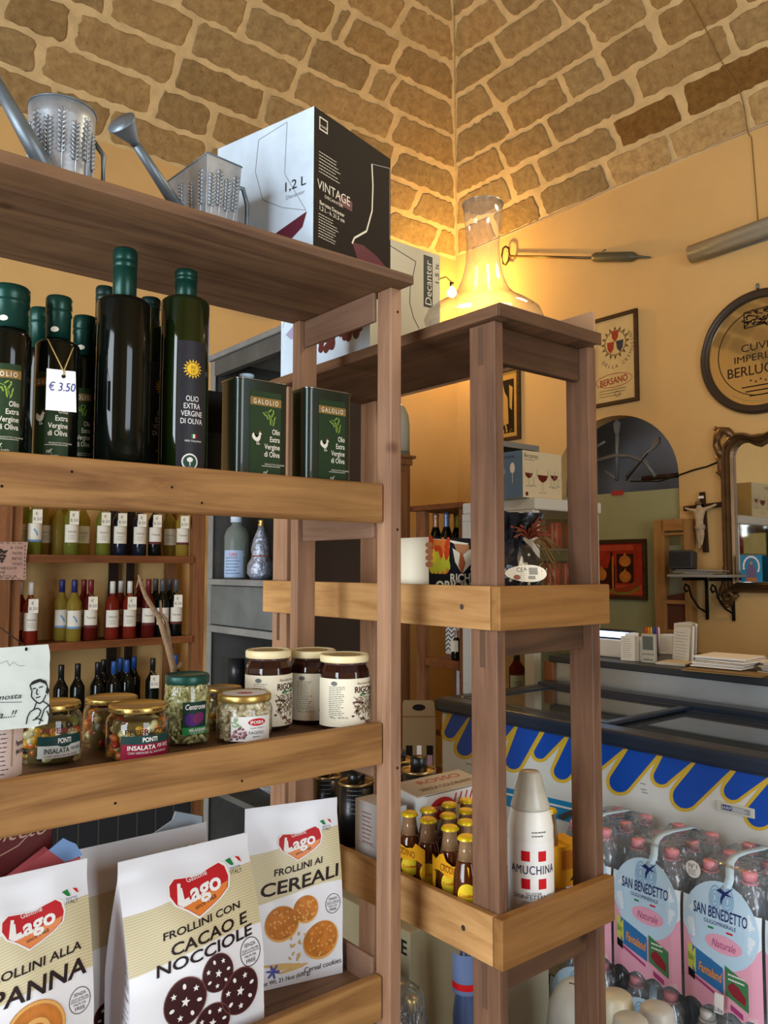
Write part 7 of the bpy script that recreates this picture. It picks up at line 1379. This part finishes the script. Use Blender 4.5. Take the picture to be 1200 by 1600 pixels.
t = thing('holy_card', 'small blue card with a haloed figure, standing at the foot of the carved mirror', 'card', (XW - .075, P.y, zb_i + .004), -PI / 2); MB().box(-w / 2, w / 2, -.002, 0, 0, h).build('card', pm('blue_card', '2f86b4', .5), t)
fn = front(-.0022); m = MB(); m.ring(fn, 0, h * .58, w * .34, h * .34, .006, .0002, 0, 30)
for k in range(18): a = -.5 + 4.1 * k / 18; m.ell(fn, w * .36 * math.cos(a), h * .58 + h * .36 * math.sin(a), .006, .006, .0003, 1, 8)
m.flat([(x * w, y * h) for x, y in ((-.2, .05), (.2, .05), (.24, .25), (.16, .55), (.08, .72), (0, .82), (-.08, .72), (-.16, .55), (-.24, .25))], fn, .0004, 0); m.ell(fn, 0, h * .70, w * .07, h * .06, .0006, 2, 12); m.flat([(x * w, y * h) for x, y in ((-.28, .02), (.28, .02), (.22, .16), (-.22, .16))], fn, .0006, 3); m.build('print', [pm('icon_violet', '6e6080', .5), M_white, pm('icon_skin', 'b98a6a', .5), pm('icon_orange', 'b8743a', .5)], t)
# crucifix
xcq = XW - .02; top, bot = onx(1097, 769, xcq), onx(1103, 862, xcq); c = (top + bot) / 2; Hc = (top - bot).length; tl = math.atan2(bot.y - top.y, top.z - bot.z)
t = thing('crucifix', 'dark wooden crucifix with a pale figure hanging on the right wall', 'crucifix', (XW - .004, c.y, bot.z), -PI / 2)
la, ra = onx(1069, 795, xcq), onx(1128, 788, xcq); M_cw = pm('dark_cross_wood', '33241a', .5); ox = c.y - bot.y
def cq(u, v, d=.0): Q = onx(u, v, xcq); return Vector((-(Q.y - c.y), -.016 - d, Q.z - bot.z))
def beam(p, q, w, nm):
    a, b_ = cq(*p), cq(*q); d = (b_ - a).normalized(); n_ = Vector((-d.z, 0, d.x)) * w; m = MB(); vs = [a + n_, a - n_, b_ - n_, b_ + n_]; m.add([Vector((v.x, y, v.z)) for y in (-.026, -.004) for v in vs], [(0, 1, 2, 3), (7, 6, 5, 4), (0, 4, 5, 1), (1, 5, 6, 2), (2, 6, 7, 3), (3, 7, 4, 0)]); return m.build(nm, M_cw, t, bev=.002)
beam((1097, 769), (1103, 863), .014, 'upright_beam'); beam((1069, 795), (1128, 788), .0135, 'cross_beam'); MB().box(-.016, .016, -.029, -.0265, 0, .014, T=Matrix.Translation(cq(1097, 779) * 1.0 + Vector((0, .016, 0)))).build('title_plate', M_white, t)
M_ivory = pm('aged_ivory', 'b5a184', .5, var=(30, .2)); D = .022
def rig(nm, pts, rs_):
    me = bpy.data.meshes.new(nm); vs = [cq(u, v, D + dd) for (u, v, dd) in pts]; return vs
me = bpy.data.meshes.new('figure'); J = {'pel': (1097, 826, 0), 'bel': (1096, 815, .002), 'che': (1096, 803, .004), 'nek': (1097, 795, .004), 'hed': (1095, 789, .010), 'ls': (1091, 798, .002), 'lh': (1073, 794, 0), 'le': (1082, 797, .002), 'rs': (1103, 796, .002), 're': (1113, 793, .002), 'rh': (1123, 788, 0), 'lk': (1097, 838, .012), 'rk': (1102, 837, .010), 'lf': (1097, 852, .002), 'rf': (1099, 853, .004), 'toe': (1097, 857, .008)}
ks = list(J); me.from_pydata([cq(u, v, D + d_) for (u, v, d_) in J.values()], [(ks.index(a), ks.index(b_)) for a, b_ in (('pel', 'bel'), ('bel', 'che'), ('che', 'nek'), ('nek', 'hed'), ('che', 'ls'), ('ls', 'le'), ('le', 'lh'), ('che', 'rs'), ('rs', 're'), ('re', 'rh'), ('pel', 'lk'), ('pel', 'rk'), ('lk', 'lf'), ('rk', 'rf'), ('lf', 'toe'))], [])
fig = bpy.data.objects.new('figure', me); COL.objects.link(fig); fig.parent = t; me.materials.append(M_ivory); sk_ = fig.modifiers.new('skin', 'SKIN')
rad = {'pel': .022, 'bel': .019, 'che': .026, 'nek': .011, 'hed': .017, 'ls': .012, 'rs': .012, 'le': .009, 're': .009, 'lh': .006, 'rh': .006, 'lk': .013, 'rk': .013, 'lf': .008, 'rf': .008, 'toe': .006}
for k, v_ in zip(ks, me.skin_vertices[0].data): v_.radius = (rad[k], rad[k])
me.skin_vertices[0].data[0].use_root = True
ss = fig.modifiers.new('sub', 'SUBSURF'); ss.levels = 1; ss.render_levels = 2
m = MB(); a = cq(1095, 787, D + .012); m.lathe([(.017, -.008), (.019, 0), (.014, .010), (0, .014)], 12, c=a + Vector((0, .006, 0))); m.build('hair', pm('hair_brown', '6b5640', .7), fig)
m = MB(); a = cq(1097, 824, D); m.lathe([(.026, -.016), (.03, 0), (.024, .016)], 14, c=a); m.build('loincloth', pm('loincloth', 'a8977c', .6), fig)
# fluorescent tube, iron tool, cable
a, b_ = onx(1079, 398, XW - .07), onx(1290, 322, XW - .07); R = .052
t = thing('tube_lamp', 'unlit fluorescent tube lamp in a ribbed clear cover, high on the right wall', 'lamp', (XW - .07, a.y, a.z))
tl = b_ - a; T = Matrix.Translation(Vector((0, 0, .0))) @ tl.to_track_quat('Z', 'Y').to_matrix().to_4x4(); Lt = tl.length
MB().lathe([(0, 0), (R, .002), (R, Lt), (0, Lt)], 36, T=T).build('clear_cover', pm('ribbed_cover', 'b7ae98', .25, trans=.55, ior=1.1, bump=(90, .3)), t)
for sx in (-.02, .02): MB().lathe([(.0, .03), (.013, .031), (.013, Lt - .03), (0, Lt - .03)], 16, c=(sx * .0, sx, 0), T=T).build('tube', pm('unlit_tube', 'c9c6ba', .4), t)
MB().box(.0535, .066, -Lt * .86, -.05, -.03, .03, T=Matrix.Rotation(0, 4, 'X')).build('wall_bracket', pm('lamp_back', '8a8f8f', .5), t)
xt = XW - .035
def tq(u, v): return onx(u, v, xt)
a, b_ = tq(795, 400), tq(1016, 402); t = thing('iron_tool', 'long iron rod tool with a looped handle and grey cylinder hung on the right wall', 'tool', a)
MB().tube([Vector((0, 0, 0)), tq(928, 403) - a], .008, 10).build('rod', pm('rod_steel', '6e5c40', .4, .7), t)
p, q = tq(926, 402) - a, tq(990, 401) - a; MB().tube([p, p.lerp(q, .03), p.lerp(q, .1), p.lerp(q, .95), q, q.lerp(b_ - a, .25), b_ - a], .03, 18, rr=[.012, .026, .031, .031, .026, .010, .005]).build('cylinder', pm('grey_olive_cylinder', '585442', .45, .2), t)
m = MB(); pts = [tq(*z) - a for z in ((790, 385), (786, 388), (784, 400), (786, 412), (790, 414), (794, 408), (796, 398), (795, 388), (790, 385))]; m.tube(pts, .007, 8); m.build('loop_handle', pm('dark_iron_loop', '4a3518', .5, .5), t)
m = MB(); pts = [tq(940, 392) + Vector((.01, 0, .0)) - a, tq(942, 388) + Vector((.03, 0, 0)) - a]; m.tube(pts, .004, 6); m.build('hook', M_iron, t)
t = thing('cable', 'thin black cable running from the arch to the carved mirror', 'cable', onx(1062, 742, XW - .01)); a = Vector(t.location); MB().tube([onx(u, v, XW - .01) - a for u, v in ((985, 752), (1030, 752), (1062, 742), (1085, 734), (1105, 729), (1126, 720), (1136, 716))], .005, 6).build('wire', M_black, t)
pts = []
for (u, v) in ((1060, -30), (1085, 5), (1105, 38), (1125, 85)): aa, tt = find_at(u, v, 'r'); pts.append(vright(aa, tt, .03))
pts2 = []
for (u, v) in ((1158, 135), (1166, 165), (1172, 205)): aa, tt = find_at(u, v, 'r'); pts2.append(vright(aa, tt, .03))
t = thing('cable', 'thin wire hanging down the stone vault into the right wall', 'cable', pts[0]); MB().tube([p - pts[0] for p in pts + pts2] + [onx(1174, 215, XW - .012) - pts[0], onx(1180, 290, XW - .012) - pts[0], onx(1184, 345, XW - .012) - pts[0]], .0028, 6).build('wire', pm('ochre_wire', '7a6238', .6), t)
# shelf with papers and iron brackets
xs0 = XW - .30; zsh_ = onx(1085, 902, xs0).z; ya, yb = onx(1040, 897, xs0).y, onx(1160, 902, XW - .12).y
t = thing('wall_shelf', 'grey wall shelf on scrolled black iron brackets under the crucifix', 'shelf', (XW, (ya + yb) / 2, zsh_), -PI / 2); hl = (ya - yb) / 2
MB().box(-hl, hl, -.29, -.003, 0, .014).build('shelf_board', pm('grey_marble_shelf', '8d8b85', .4), t, bev=.003)
for xq in (-hl * .55, hl * .35):
    m = MB(); m.tube([(xq, -.01, -.24), (xq, -.01, -.012)], .009, 6); m.build('bracket_bar', M_black, t); m = MB(); m.tube([(xq, -.012, -.012), (xq, -.25, -.012)], .009, 6); m.build('bracket_arm', M_black, t)
    m = MB(); m.tube([(xq, -.02, -.20), (xq, -.10, -.17), (xq, -.17, -.11), (xq, -.20, -.05), (xq, -.23, -.04), (xq, -.245, -.06), (xq, -.23, -.08), (xq, -.21, -.075)], .006, 6); m.build('scroll', M_black, t)
P = Vector((XW - .15, (ya + yb) / 2 + .05, zsh_ + .0145)); t = thing('paper_stack', 'pile of grey papers lying on the iron bracket shelf', 'papers', P, -PI / 2); rs = random.Random(5)
for i in range(5): m = MB(); m.box(-.09, .09, -.09, .10, 0, .004, T=Matrix.Translation((rs.uniform(-.03, .03), rs.uniform(-.02, .02), i * .0055)) @ Matrix.Rotation(rs.uniform(-.2, .2), 4, 'Z')); m.build('sheet', [pm('violet_grey_paper', '9c9592', .7), pm('warm_grey_paper', 'aaa294', .7)][i % 2], t)
# wooden rack leaning at the wall
xr_ = XW - .075; ya, yb = onx(1021, 850, xr_).y, onx(1078, 850, xr_).y; zt = onx(1060, 811, xr_).z
t = thing('wooden_rack', 'light wooden upright rack with small compartments behind the counter', 'rack', (xr_, (ya + yb) / 2, 0), -PI / 2); hw_ = (ya - yb) / 2; M_lw = wood('light_rack_wood', 'b0844e', '8c6638', 'z', knots=.3); M_lwx = wood('light_rack_rail', 'b0804a', '8a6034', 'x', knots=.3)
MB().box(-hw_, -hw_ + .07, 0, .06, 0, zt).build('stile', M_lw, t, bev=.003); MB().box(hw_ - .04, hw_, 0, .06, 0, zt).build('stile', M_lw, t, bev=.003)
zz = lambda v: onx(1060, v, xr_).z
for v0, v1 in ((812, 829), (832, 836), (938, 944), (985, 990)): MB().box(-hw_ + .0705, hw_ - .0405, 0 if v0 > 830 else -.012, .06, zz(v1), zz(v0) if v0 != 812 else zt).build('rail', M_lwx, t, bev=.002)
MB().box(-hw_ + .0705, hw_ - .0405, .048, .058, .1, zt - .15).build('back_board', pm('sage_back', '8a8c72', .7), t)
m = MB(); m.box(-.10, .10, 0, .015, 0, .20, T=Matrix.Translation((.01, .02, zz(985) + .001)) @ Matrix.Rotation(-.2, 4, 'Y')); q = m.build('brown_folder', pm('brown_folder_card', '5e3828', .6), t)
P = onx(1062, 893, xs0 + .08); t = thing('monitor', 'dark grey box shaped monitor on the iron bracket shelf', 'monitor', (XW - .17, onx(1062, 890, XW - .2).y, zsh_ + .0415), -PI / 2 + .25); m = MB(); m.box(-.07, .065, -.04, .06, 0, .105, T=Matrix.Rotation(-.12, 4, 'X')); m.build('casing', pm('dark_grey_plastic', '3a3a3c', .5), t, bev=.01); m = MB(); m.box(-.06, .055, -.042, -.0402, .012, .092, T=Matrix.Rotation(-.12, 4, 'X')); m.build('screen', pm('dark_screen', '222426', .25), t)
# bare bulb in the corner behind the decanter
P = ony(706, 458, YW - .22); t = thing('bulb_lamp', 'lit bare bulb lamp low in the room corner behind the glass decanter', 'lamp', P)
MB().lathe([(0, -.028), (.017, -.026), (.033, -.010), (.035, .004), (.027, .022), (.016, .034), (.013, .044)], 24).build('glass_bulb', pm('lit_bulb', 'ffd58a', .3, emit=60), t); MB().lathe([(.0135, .044), (.016, .046), (.016, .08), (0, .082)], 18).build('socket', M_black, t); m = MB(); m.tube([(0, 0, .08), (.0, .06, .14), (0, .41, .16)], .004, 6); m.build('cable', M_black, t)
point('bulb_light', (P.x, P.y - .05, P.z + .0), 22, (1.0, .62, .16), .03)
for i, (u, gl) in enumerate(((806, 'rose'), (832, 'green'))):
    wine(u, .7605, VY + .20, .275, .04, gl, 'grey', 1, ('rosé bottle' if i == 0 else 'green bottle') + ' low inside the white display case, seen just above the freezer', 'bottles at the foot of the display case', False)
# ---------------------------------------------------------------- mineral water packs in front of the freezer
M_pet = thin('pet_bottle', 'b4c2d2', .5, .08, .26); M_pinkcap = pm('pink_cap', 'd58b94', .4); M_wrapf = film('shrink_film', 'eef2f4', .35, .12)
M_lblue = pm('pale_blue_film_print', 'b7d3e5', .35, coat=.3); M_lpale = pm('white_blue_film_print', 'd9e5ec', .35, coat=.3); M_lpink = pm('pink_film_print', 'e3a2b7', .35, coat=.3); M_swal = pm('swallow_blue', '1f2a63', .5); M_arch = pm('arch_blue_print', '7fa9c9', .4); M_sea = pm('sea_blue_print', '2c6ea6', .4)
PKM = [M_lpale, M_lblue, M_lpink, M_swal, M_arch, M_green, M_red, M_sea, pm('lime_film', 'c9c85a', .4), pm('car_green', '3f7a4a', .4), pm('car_red', '8a2130', .4), pm('orange_letter', 'd98f4a', .4), pm('magenta_print', 'a33a72', .4), M_white, M_black]
def bottle_mesh(R, H):
    m = MB(); pr = [(0, .004), (R * .6, 0), (R * .92, .004), (R, .016)]
    z = .03
    while z < H * .58: pr += [(R, z), (R * .965, z + .006), (R, z + .012)]; z += .026
    pr += [(R, H * .62), (R * .97, H * .70), (R * .80, H * .80), (R * .52, H * .885), (R * .34, H * .925), (R * .32, H * .95)]
    return m.lathe(pr, 20)
def cap_mesh(R, H): return MB().lathe([(R * .36, H * .945), (R * .37, H * .985), (R * .33, H), (0, H)], 16).lathe([(R * .42, H * .925), (R * .42, H * .935)], 16)
_pk = {}
def water_pack(label, x0, yc, z0, R=.0505, H=.345, kind='pink', tw=0.0, hh=.20):
    """six bottles, 2 along y and 3 deep, the printed side towards -x"""
    t = thing('water_pack', label, 'water pack', (x0 + 3 * R, yc, z0), -PI / 2 + tw, 'shrink wrapped packs of mineral water')
    k = (R, H, kind)
    if k not in _pk:
        b = bottle_mesh(R, H).build('bottle', M_pet if kind == 'pink' else thin('pet_milky', 'd2d6d6', .5, .1, .6), t); cp = cap_mesh(R, H).build('cap', M_pinkcap if kind == 'pink' else M_white, b)
        _pk[k] = (b.data, cp.data); first = True
        COL.objects.unlink(cp); bpy.data.objects.remove(cp); bpy.data.objects.remove(b)
    for i in range(2):
        for j in range(3):
            b = bpy.data.objects.new('bottle', _pk[k][0]); COL.objects.link(b); b.parent = t; b.location = ((i - .5) * 2 * R, (j - 1) * 2 * R, 0)
            c = bpy.data.objects.new('cap', _pk[k][1]); COL.objects.link(c); c.parent = b
    W_, D_ = 2 * R + .001, 3 * R + .002
    def outl(ins, z):                            # rounded rectangle
        r = R; o = []
        for (cx, cy, a0) in ((W_ - r, D_ - r, 0), (-W_ + r, D_ - r, PI / 2), (-W_ + r, -D_ + r, PI), (W_ - r, -D_ + r, 1.5 * PI)):
            for i in range(6): a = a0 + i / 5 * PI / 2; o.append((cx * ins + (r) * ins * math.cos(a), cy * ins + r * ins * math.sin(a), z))
        return o
    rs = random.Random(int(yc * 1000)); m = MB(); lv = [outl(1, .002), outl(1.0, H * .3), outl(.995, H * .62), outl(.94, H * .78), outl(.80, H * .93), outl(.7, H * 1.0)]
    lv = [[(x + rs.uniform(-.003, .003), y + rs.uniform(-.003, .003), z + rs.uniform(-.004, .004) * (q > 0)) for x, y, z in l] for q, l in enumerate(lv)]; n = 24
    m.add([p for l in lv for p in l], [(j * n + i, j * n + (i + 1) % n, (j + 1) * n + (i + 1) % n, (j + 1) * n + i) for j in range(5) for i in range(n)], 0, True); m.add(lv[-1], [tuple(range(n))], 0, True)
    m.build('shrink_film', M_wrapf, t)
    if kind == 'pink':
        # printed film on the front, following the three bottles a little
        def fn(x, y, d=0.0):
            y = y * 1.27
            return Vector((x, -D_ - .0012 - d - .004 * abs(math.sin(PI * 1.5 * (x / W_ + 1))) * 0 + .022 * max(0, (abs(x) / W_ - .72)) ** 1.2 + .10 * max(0, y / H - .62) ** 1.6, y))
        m = MB(); m.rings = 3; w = W_ * .98
        lo = [(-w + 2 * w * i / 24, H * .02 + .010 * abs(math.sin(PI * i / 6))) for i in range(25)]
        m.rect(fn, -w, w, H * .10, H * .60, .0002, 0, 14, 8)
        for i in range(24): m.add([fn(lo[i][0], lo[i][1], .0004), fn(lo[i + 1][0], lo[i + 1][1], .0004), fn(lo[i + 1][0], H * (.30 + .14 * ((i + 1) / 24 - .5) ** 2 * 4), .0004), fn(lo[i][0], H * (.30 + .14 * (i / 24 - .5) ** 2 * 4), .0004)], [(0, 1, 2, 3)], 2)
        m.ell(fn, 0, H * .49, W_ * .93, H * .23, .0008, 1, 40); cx = W_ * .0
        for sx in (-1, 1):
            for r in (.20, .14, .08): m.ring(fn, W_ * (.02 + sx * .16), H * .63, W_ * r * .75, H * r * .34, .003, .0012, 4, 20)
        m.flat([(W_ * x, H * y) for x, y in [(a, .60 + (b - .64) * .55) for a, b in ((-.02, .80), (.10, .775), (.32, .84), (.16, .765), (.30, .745), (.12, .745), (.06, .70), (.02, .64), (.0, .70), (.03, .75), (-.12, .77))]], fn, .0016, 3)
        m.text(fn, 'SAN BENEDETTO', 0, H * .555, H * .06, .0016, 3, w=W_ * 1.34, bold=.012); m.text(fn, 'OLIGOMINERALE', 0, H * .50, H * .022, .0016, 3, w=W_ * .8); m.rect(fn, -W_ * .30, -W_ * .16, H * .462, H * .472, .0016, 5); m.rect(fn, W_ * .16, W_ * .32, H * .462, H * .472, .0016, 6)
        m.ell(fn, W_ * .08, H * .395, W_ * .46, H * .05, .0014, 2, 30); m.text(fn, 'Naturale', W_ * .08, H * .395, H * .045, .0018, 12, w=W_ * .58, slant=.25)
        m.flat([(W_ * x, H * y) for x, y in ((-.72, .335), (.05, .27), (.05, .13), (-.72, .185))], fn, .0012, 7); m.flat([(W_ * x, H * y) for x, y in ((-.86, .34), (-.64, .32), (-.64, .19), (-.86, .21))], fn, .0014, 8); m.flat([(W_ * x, H * y) for x, y in ((-.85, .205), (-.67, .19), (-.67, .145), (-.85, .16))], fn, .0015, 14)
        m.text(fn, 'Baby', -W_ * .75, H * .27, H * .04, .0018, 5, w=W_ * .17); m.text(fn, 'Fantaland', -W_ * .27, H * .225, H * .05, .0018, 11, w=W_ * .58, bold=.03, tilt=-.14)
        m.flat([(W_ * x, H * y) for x, y in ((.10, .29), (.66, .235), (.66, .085), (.10, .135))], fn, .0014, 9); m.flat([(W_ * x, H * y) for x, y in ((.16, .185), (.28, .215), (.42, .20), (.60, .155), (.58, .115), (.30, .14), (.18, .165))], fn, .0017, 10); small_lines(m, fn, W_ * .38, H * .225, H * .25, 2, W_ * .4, .0017, 13, .003)
        m.flat([(W_ * x, H * y) for x, y in ((-.7, .175), (.0, .11), (.0, .095), (-.7, .16))], fn, .0013, 12); m.flat([(W_ * x, H * y) for x, y in ((.22, .095), (.52, .065), (.52, .035), (.22, .065))], fn, .0013, 12); m.text(fn, '6x2L', W_ * .78, H * .06, H * .025, .0012, 13)
        m.build('printed_film', PKM, t)
        m = MB(); pts = []
        for i in range(15): a = PI * i / 14; pts.append(Vector((W_ * .05 + .012 * math.sin(i), -D_ * .95 * math.cos(a), H * (.86 + hh * math.sin(a)))))
        vs = [p + Vector((s_ * .011, 0, 0)) for p in pts for s_ in (-1, 1)]; m.add(vs, [(2 * i, 2 * i + 1, 2 * i + 3, 2 * i + 2) for i in range(14)], 0, True); h_ = m.build('carry_handle', M_lblue, t)
        so = h_.modifiers.new('thickness', 'SOLIDIFY'); so.thickness = .001
    return t
RX = .0505; HP = .345
xP = XF - .012 - 6 * RX
y0_ = onx(1126, 1450, xP).y; yP = [y0_, y0_ + .208, y0_ + .416]
lbl = ['top water pack at the right, its pink and pale blue label facing the aisle', 'top water pack in the middle, label partly behind the post of the narrow shelf', 'top water pack furthest left, seen between the two right posts']
for y, l in zip(yP, lbl): water_pack(l, xP, y, HP + .012)
for y, l in zip(yP[1:], ['lower water pack under the middle one, its top just in view', 'lower water pack at the left, showing pink Naturale print below the narrow shelf']): water_pack(l, xP - .02, y, .004, hh=.13)
water_pack('upper water pack at the far right edge, only a sliver in view', xP, y0_ - .208, HP + .012)
t = water_pack('lower pack of milky unprinted bottles with a small white tag lettered Lilia', xP - .03, y0_, .004, kind='plain')
c = onx(1123, 1568, xP - .036); q = thing('brand_tag', 'small white tag lettered Lilia at the right on the lower pack', 'tag', c, -PI / 2); s = mpp(c); fn = front(0); MB().prism([(-8 * s, -16 * s), (7 * s, -14 * s), (9 * s, 15 * s), (-6 * s, 15 * s)], fn, .001, 0).build('card', M_white, q); m = MB(); m.text(fn, 'Lilia', 0, -9 * s, 7 * s, .0014, 0, w=13 * s); m.build('lettering', M_swal, q)
Q = onx(1112, 1385 - 25, xP + .0); c = onx(1083, 1358, xP + .018); q = thing('round_sticker', 'round white sticker reading N 1 on the top pack at the right', 'sticker', c, -PI / 2); s = mpp(c); m = MB(); m.prism([(12.5 * s * math.cos(a), 13 * s * math.sin(a)) for a in [2 * PI * i / 28 for i in range(28)]], front(0), .0006, 0); m.build('disc', M_white, q); m = MB(); m.text(front(0), 'N°1', 0, 5 * s, 7 * s, .001, 0); small_lines(m, front(0), 0, -8 * s, -1 * s, 4, 16 * s, .001, 0, .0012); m.build('lettering', M_black, q)
# ---------------------------------------------------------------- white wrapped bottles and bags low between the packs
M_milk = pm('milky_plastic', 'cfccc2', .35, trans=.25); M_cream2 = pm('cream_plastic', 'cbbf9f', .35, trans=.2)
for (u, v, x, mt, lab) in ((900, 1532, 1.70, M_milk, 'milky plastic bag with drawn loop handle below the narrow shelf'), (962, 1552, 1.60, M_cream2, 'cream plastic bottle top low beside the right post'), (1026, 1572, 1.62, M_milk, 'white plastic bottle top at the bottom picture edge beside the water packs'), (985, 1590, 1.50, M_milk, 'frontmost white plastic bottle top at the bottom edge')):
    c = onx(u, v, x); R = .075 if u == 900 else .042
    t = thing('plastic_bottle', lab, 'bottle', (c.x, c.y, 0)); H = c.z
    MB().lathe([(0, 0), (R * .95, 0), (R, .01), (R, H * .72), (R * .9, H * .86), (R * .6, H * .96), (R * .3, H), (0, H)] if u == 900 else [(0, 0), (R * 1.05, 0), (R * 1.08, .01), (R * 1.0, H * .9), (R * .93, H * .955), (R * .88, H * .965), (R * .84, H * .99), (R * .7, H), (0, H)], 28).build('body', mt, t)
    if u == 900:
        m = MB(); f = facing(c); fn = cyl_map(R * 1.0, f, 0); m.tube([Vector((R * .3 * math.cos(f + a), R * .3 * math.sin(f + a), H * (1.0 - .0 * a))) + Vector((0, 0, 0)) for a in (-.8, 0, .8)] + [Vector((R * .9 * math.cos(f + .5), R * .9 * math.sin(f + .5), H * .87)), Vector((R * 1.02 * math.cos(f + .75), R * 1.02 * math.sin(f + .75), H * .74))], .0016, 6); m.build('handle_line', M_black, t)
# ---------------------------------------------------------------- boxes and wrapped packs under the narrow shelf
t = thing('carton_box', 'beige carton with dark capitals, low behind the left post', 'box', (1.345, 1.90, 0), -PI / 2); M_beig = pm('beige_carton', '8f8467', .6, var=(4, .1))
za = onx(640, 1458, 1.345).z; xe = 1.90 - onx(640, 1458, 1.345).y; MB().box(0, xe, 0, .19, 0, za).build('carton', M_beig, t, bev=.003); m = MB(); m.text(front(0), 'BERE', xe - .01, za - .04, .035, .0006, 0, 'r', bold=.02); m.build('lettering', M_black, t)
for i, (u0, u1) in enumerate(((641, 680), (682, 741))):
    a, b_ = onx(u0, 1500, 1.56), onx(u1, 1500, 1.56); t = thing('carton_box', ('left' if i == 0 else 'right') + ' of two plain grey beige cartons standing low behind the narrow shelf', 'box', (1.56, a.y, 0), -PI / 2)
    MB().box(0, a.y - b_.y, 0, .3, 0, za + .10).build('carton', pm('grey_beige_carton', '9a937c', .6, var=(4, .1)), t, bev=.003); m = MB(); m.box(.0, a.y - b_.y, -.0006, 0, za - .16, za - .155); m.build('tape_line', pm('tape_dark', '6d6653', .6), t)
q = onx(728, 1520, 1.40); t = thing('water_bottle', 'blue water bottle with red and white label just left of the corner post, low down', 'bottle', (1.40, q.y, 0)); H = onx(728, 1470, 1.40).z; R = .032; MB().lathe([(0, 0), (R, .01), (R, H * .7), (R * .5, H * .9), (R * .35, H)], 22).build('bottle_body', pm('blue_pet', '5a6d9c', .15, trans=.4), t); z_ = onx(728, 1515, 1.40).z; m = MB(); m.rect(cyl_map(R * 1.01, facing(q), z_), -R * 1.4, R * 1.4, -.045, .045, 0, 0, 14, 1, True); m.rect(cyl_map(R * 1.01, facing(q), z_), -R * 1.4, R * 1.4, -.035, -.02, .0005, 1, 14, 1, True); m.build('label', [pm('label_blue_white', '66779c', .5), M_red], t)
t = thing('bottle_pack', 'film wrapped pack of dark bottles with golden caps, low behind the left post', 'bottle pack', (1.165, 1.49, 0.0), -PI / 2)
t.scale = (1, 1, 1.17); bm_ = MB().lathe([(0, 0), (.036, 0), (.036, .26), (.026, .32), (.014, .35), (.0135, .40)], 18); cm_ = MB().lathe([(.016, .385), (.017, .405), (.013, .412), (0, .413)], 14); hb_ = None
for i in range(3):
    for j in range(3):
        if hb_ is None: b = bm_.build('bottle', M_blackglass, t); c = cm_.build('cap', M_goldlid, b); hb_ = (b.data, c.data)
        else: b = bpy.data.objects.new('bottle', hb_[0]); COL.objects.link(b); b.parent = t; c = bpy.data.objects.new('cap', hb_[1]); COL.objects.link(c); c.parent = b
        b.location = ((i - 1) * .075, (j - 1) * .075, 0)
m = MB(); n = 24; lv = []
for q, (w_, z) in enumerate(((.12, .002), (.122, .2), (.118, .33), (.105, .415), (.05, .43))): rs = random.Random(q); lv.append([(max(-w_, min(w_, w_ * 1.25 * math.cos(2 * PI * i / n))) + rs.uniform(-.004, .004), max(-w_, min(w_, w_ * 1.25 * math.sin(2 * PI * i / n))) + rs.uniform(-.004, .004), z + rs.uniform(-.006, .006) * (q > 0)) for i in range(n)])
m.add([p for l in lv for p in l], [(j * n + i, j * n + (i + 1) % n, (j + 1) * n + (i + 1) % n, (j + 1) * n + i) for j in range(4) for i in range(n)], 0, True); m.add(lv[-1], [tuple(range(n))], 0, True); m.build('shrink_film', M_wrapf, t)
q = Vector((1.165, 1.262, 0)); t = thing('plastic_bag', 'crumpled clear plastic wrapping at the bottom edge beside the left post', 'plastic bag', (q.x, q.y, 0)); m = MB(); rs = random.Random(21); n = 40; lv = []
for j in range(9): R = (.09, .09, .09, .088, .084, .075, .055, .03, .008)[j]; lv.append([(R * math.cos(2 * PI * i / n) * (1 + rs.uniform(-.12, .12)), R * .95 * math.sin(2 * PI * i / n) * (1 + rs.uniform(-.12, .12)), [0, .15, .28, .36, .41, .44, .46, .47, .475][j] + rs.uniform(-.012, .012) * (j > 0)) for i in range(n)])
m.add([p for l in lv for p in l], [(j * n + i, j * n + (i + 1) % n, (j + 1) * n + (i + 1) % n, (j + 1) * n + i) for j in range(8) for i in range(n)], 0, False); m.build('crumpled_film', film('crumpled_film', 'e9e2d2', .9, .2), t)
# brown gift carrier on a low bench
t = thing('low_bench', 'low dark wooden bench by the left end of the freezer', 'bench', (0, 0, 0)); bx('bench_top', 2.35, 2.98, 2.95, 3.40, .36, .39, M_rk_x, t)
for (x, y) in ((2.37, 2.97), (2.92, 2.97), (2.37, 3.34), (2.92, 3.34)): bx('leg', x, x + .04, y, y + .04, 0, .3595, M_rk_z, t)
c = ony(655, 1198, 3.12); w = 52 * mpp(c); h = onx(655, 1096, c.x).z - .39
t = thing('gift_carrier', 'brown card bottle carrier with cut out handle and windows, left of the freezer', 'gift box', (c.x, 3.12, .39), -math.radians(40)); M_kr = pm('brown_kraft', '8a7150', .65)
m = MB(); m.box(-w / 2, w / 2, 0, .09, 0, h * .78); m.build('carrier_body', M_kr, t, bev=.002)
m = MB(); m.prism([(-w / 2, h * .781), (w / 2, h * .781), (w * .46, h * .97), (w * .40, h), (-w * .46, h), (-w / 2, h * .96)], front(.04), .004, -.004); m.build('handle_panel', M_kr, t)
fn = front(-.0003); m = MB(); m.ell(front(.0355), 0, h * .90, w * .20, h * .045, .0003, 0, 18); [m.rect(fn, x - w * .10, x + w * .10, h * .14, h * .40, .0003, 0) for x in (-w * .3, w * .32)]; m.rect(fn, -w * .07, w * .07, h * .19, h * .40, .0003, 1); m.rect(fn, w * .24, w * .40, h * .14, h * .27, .0006, 2); m.build('windows', [M_hole, M_white, pm('pink_bottle_label', 'a9808a', .5)], t)
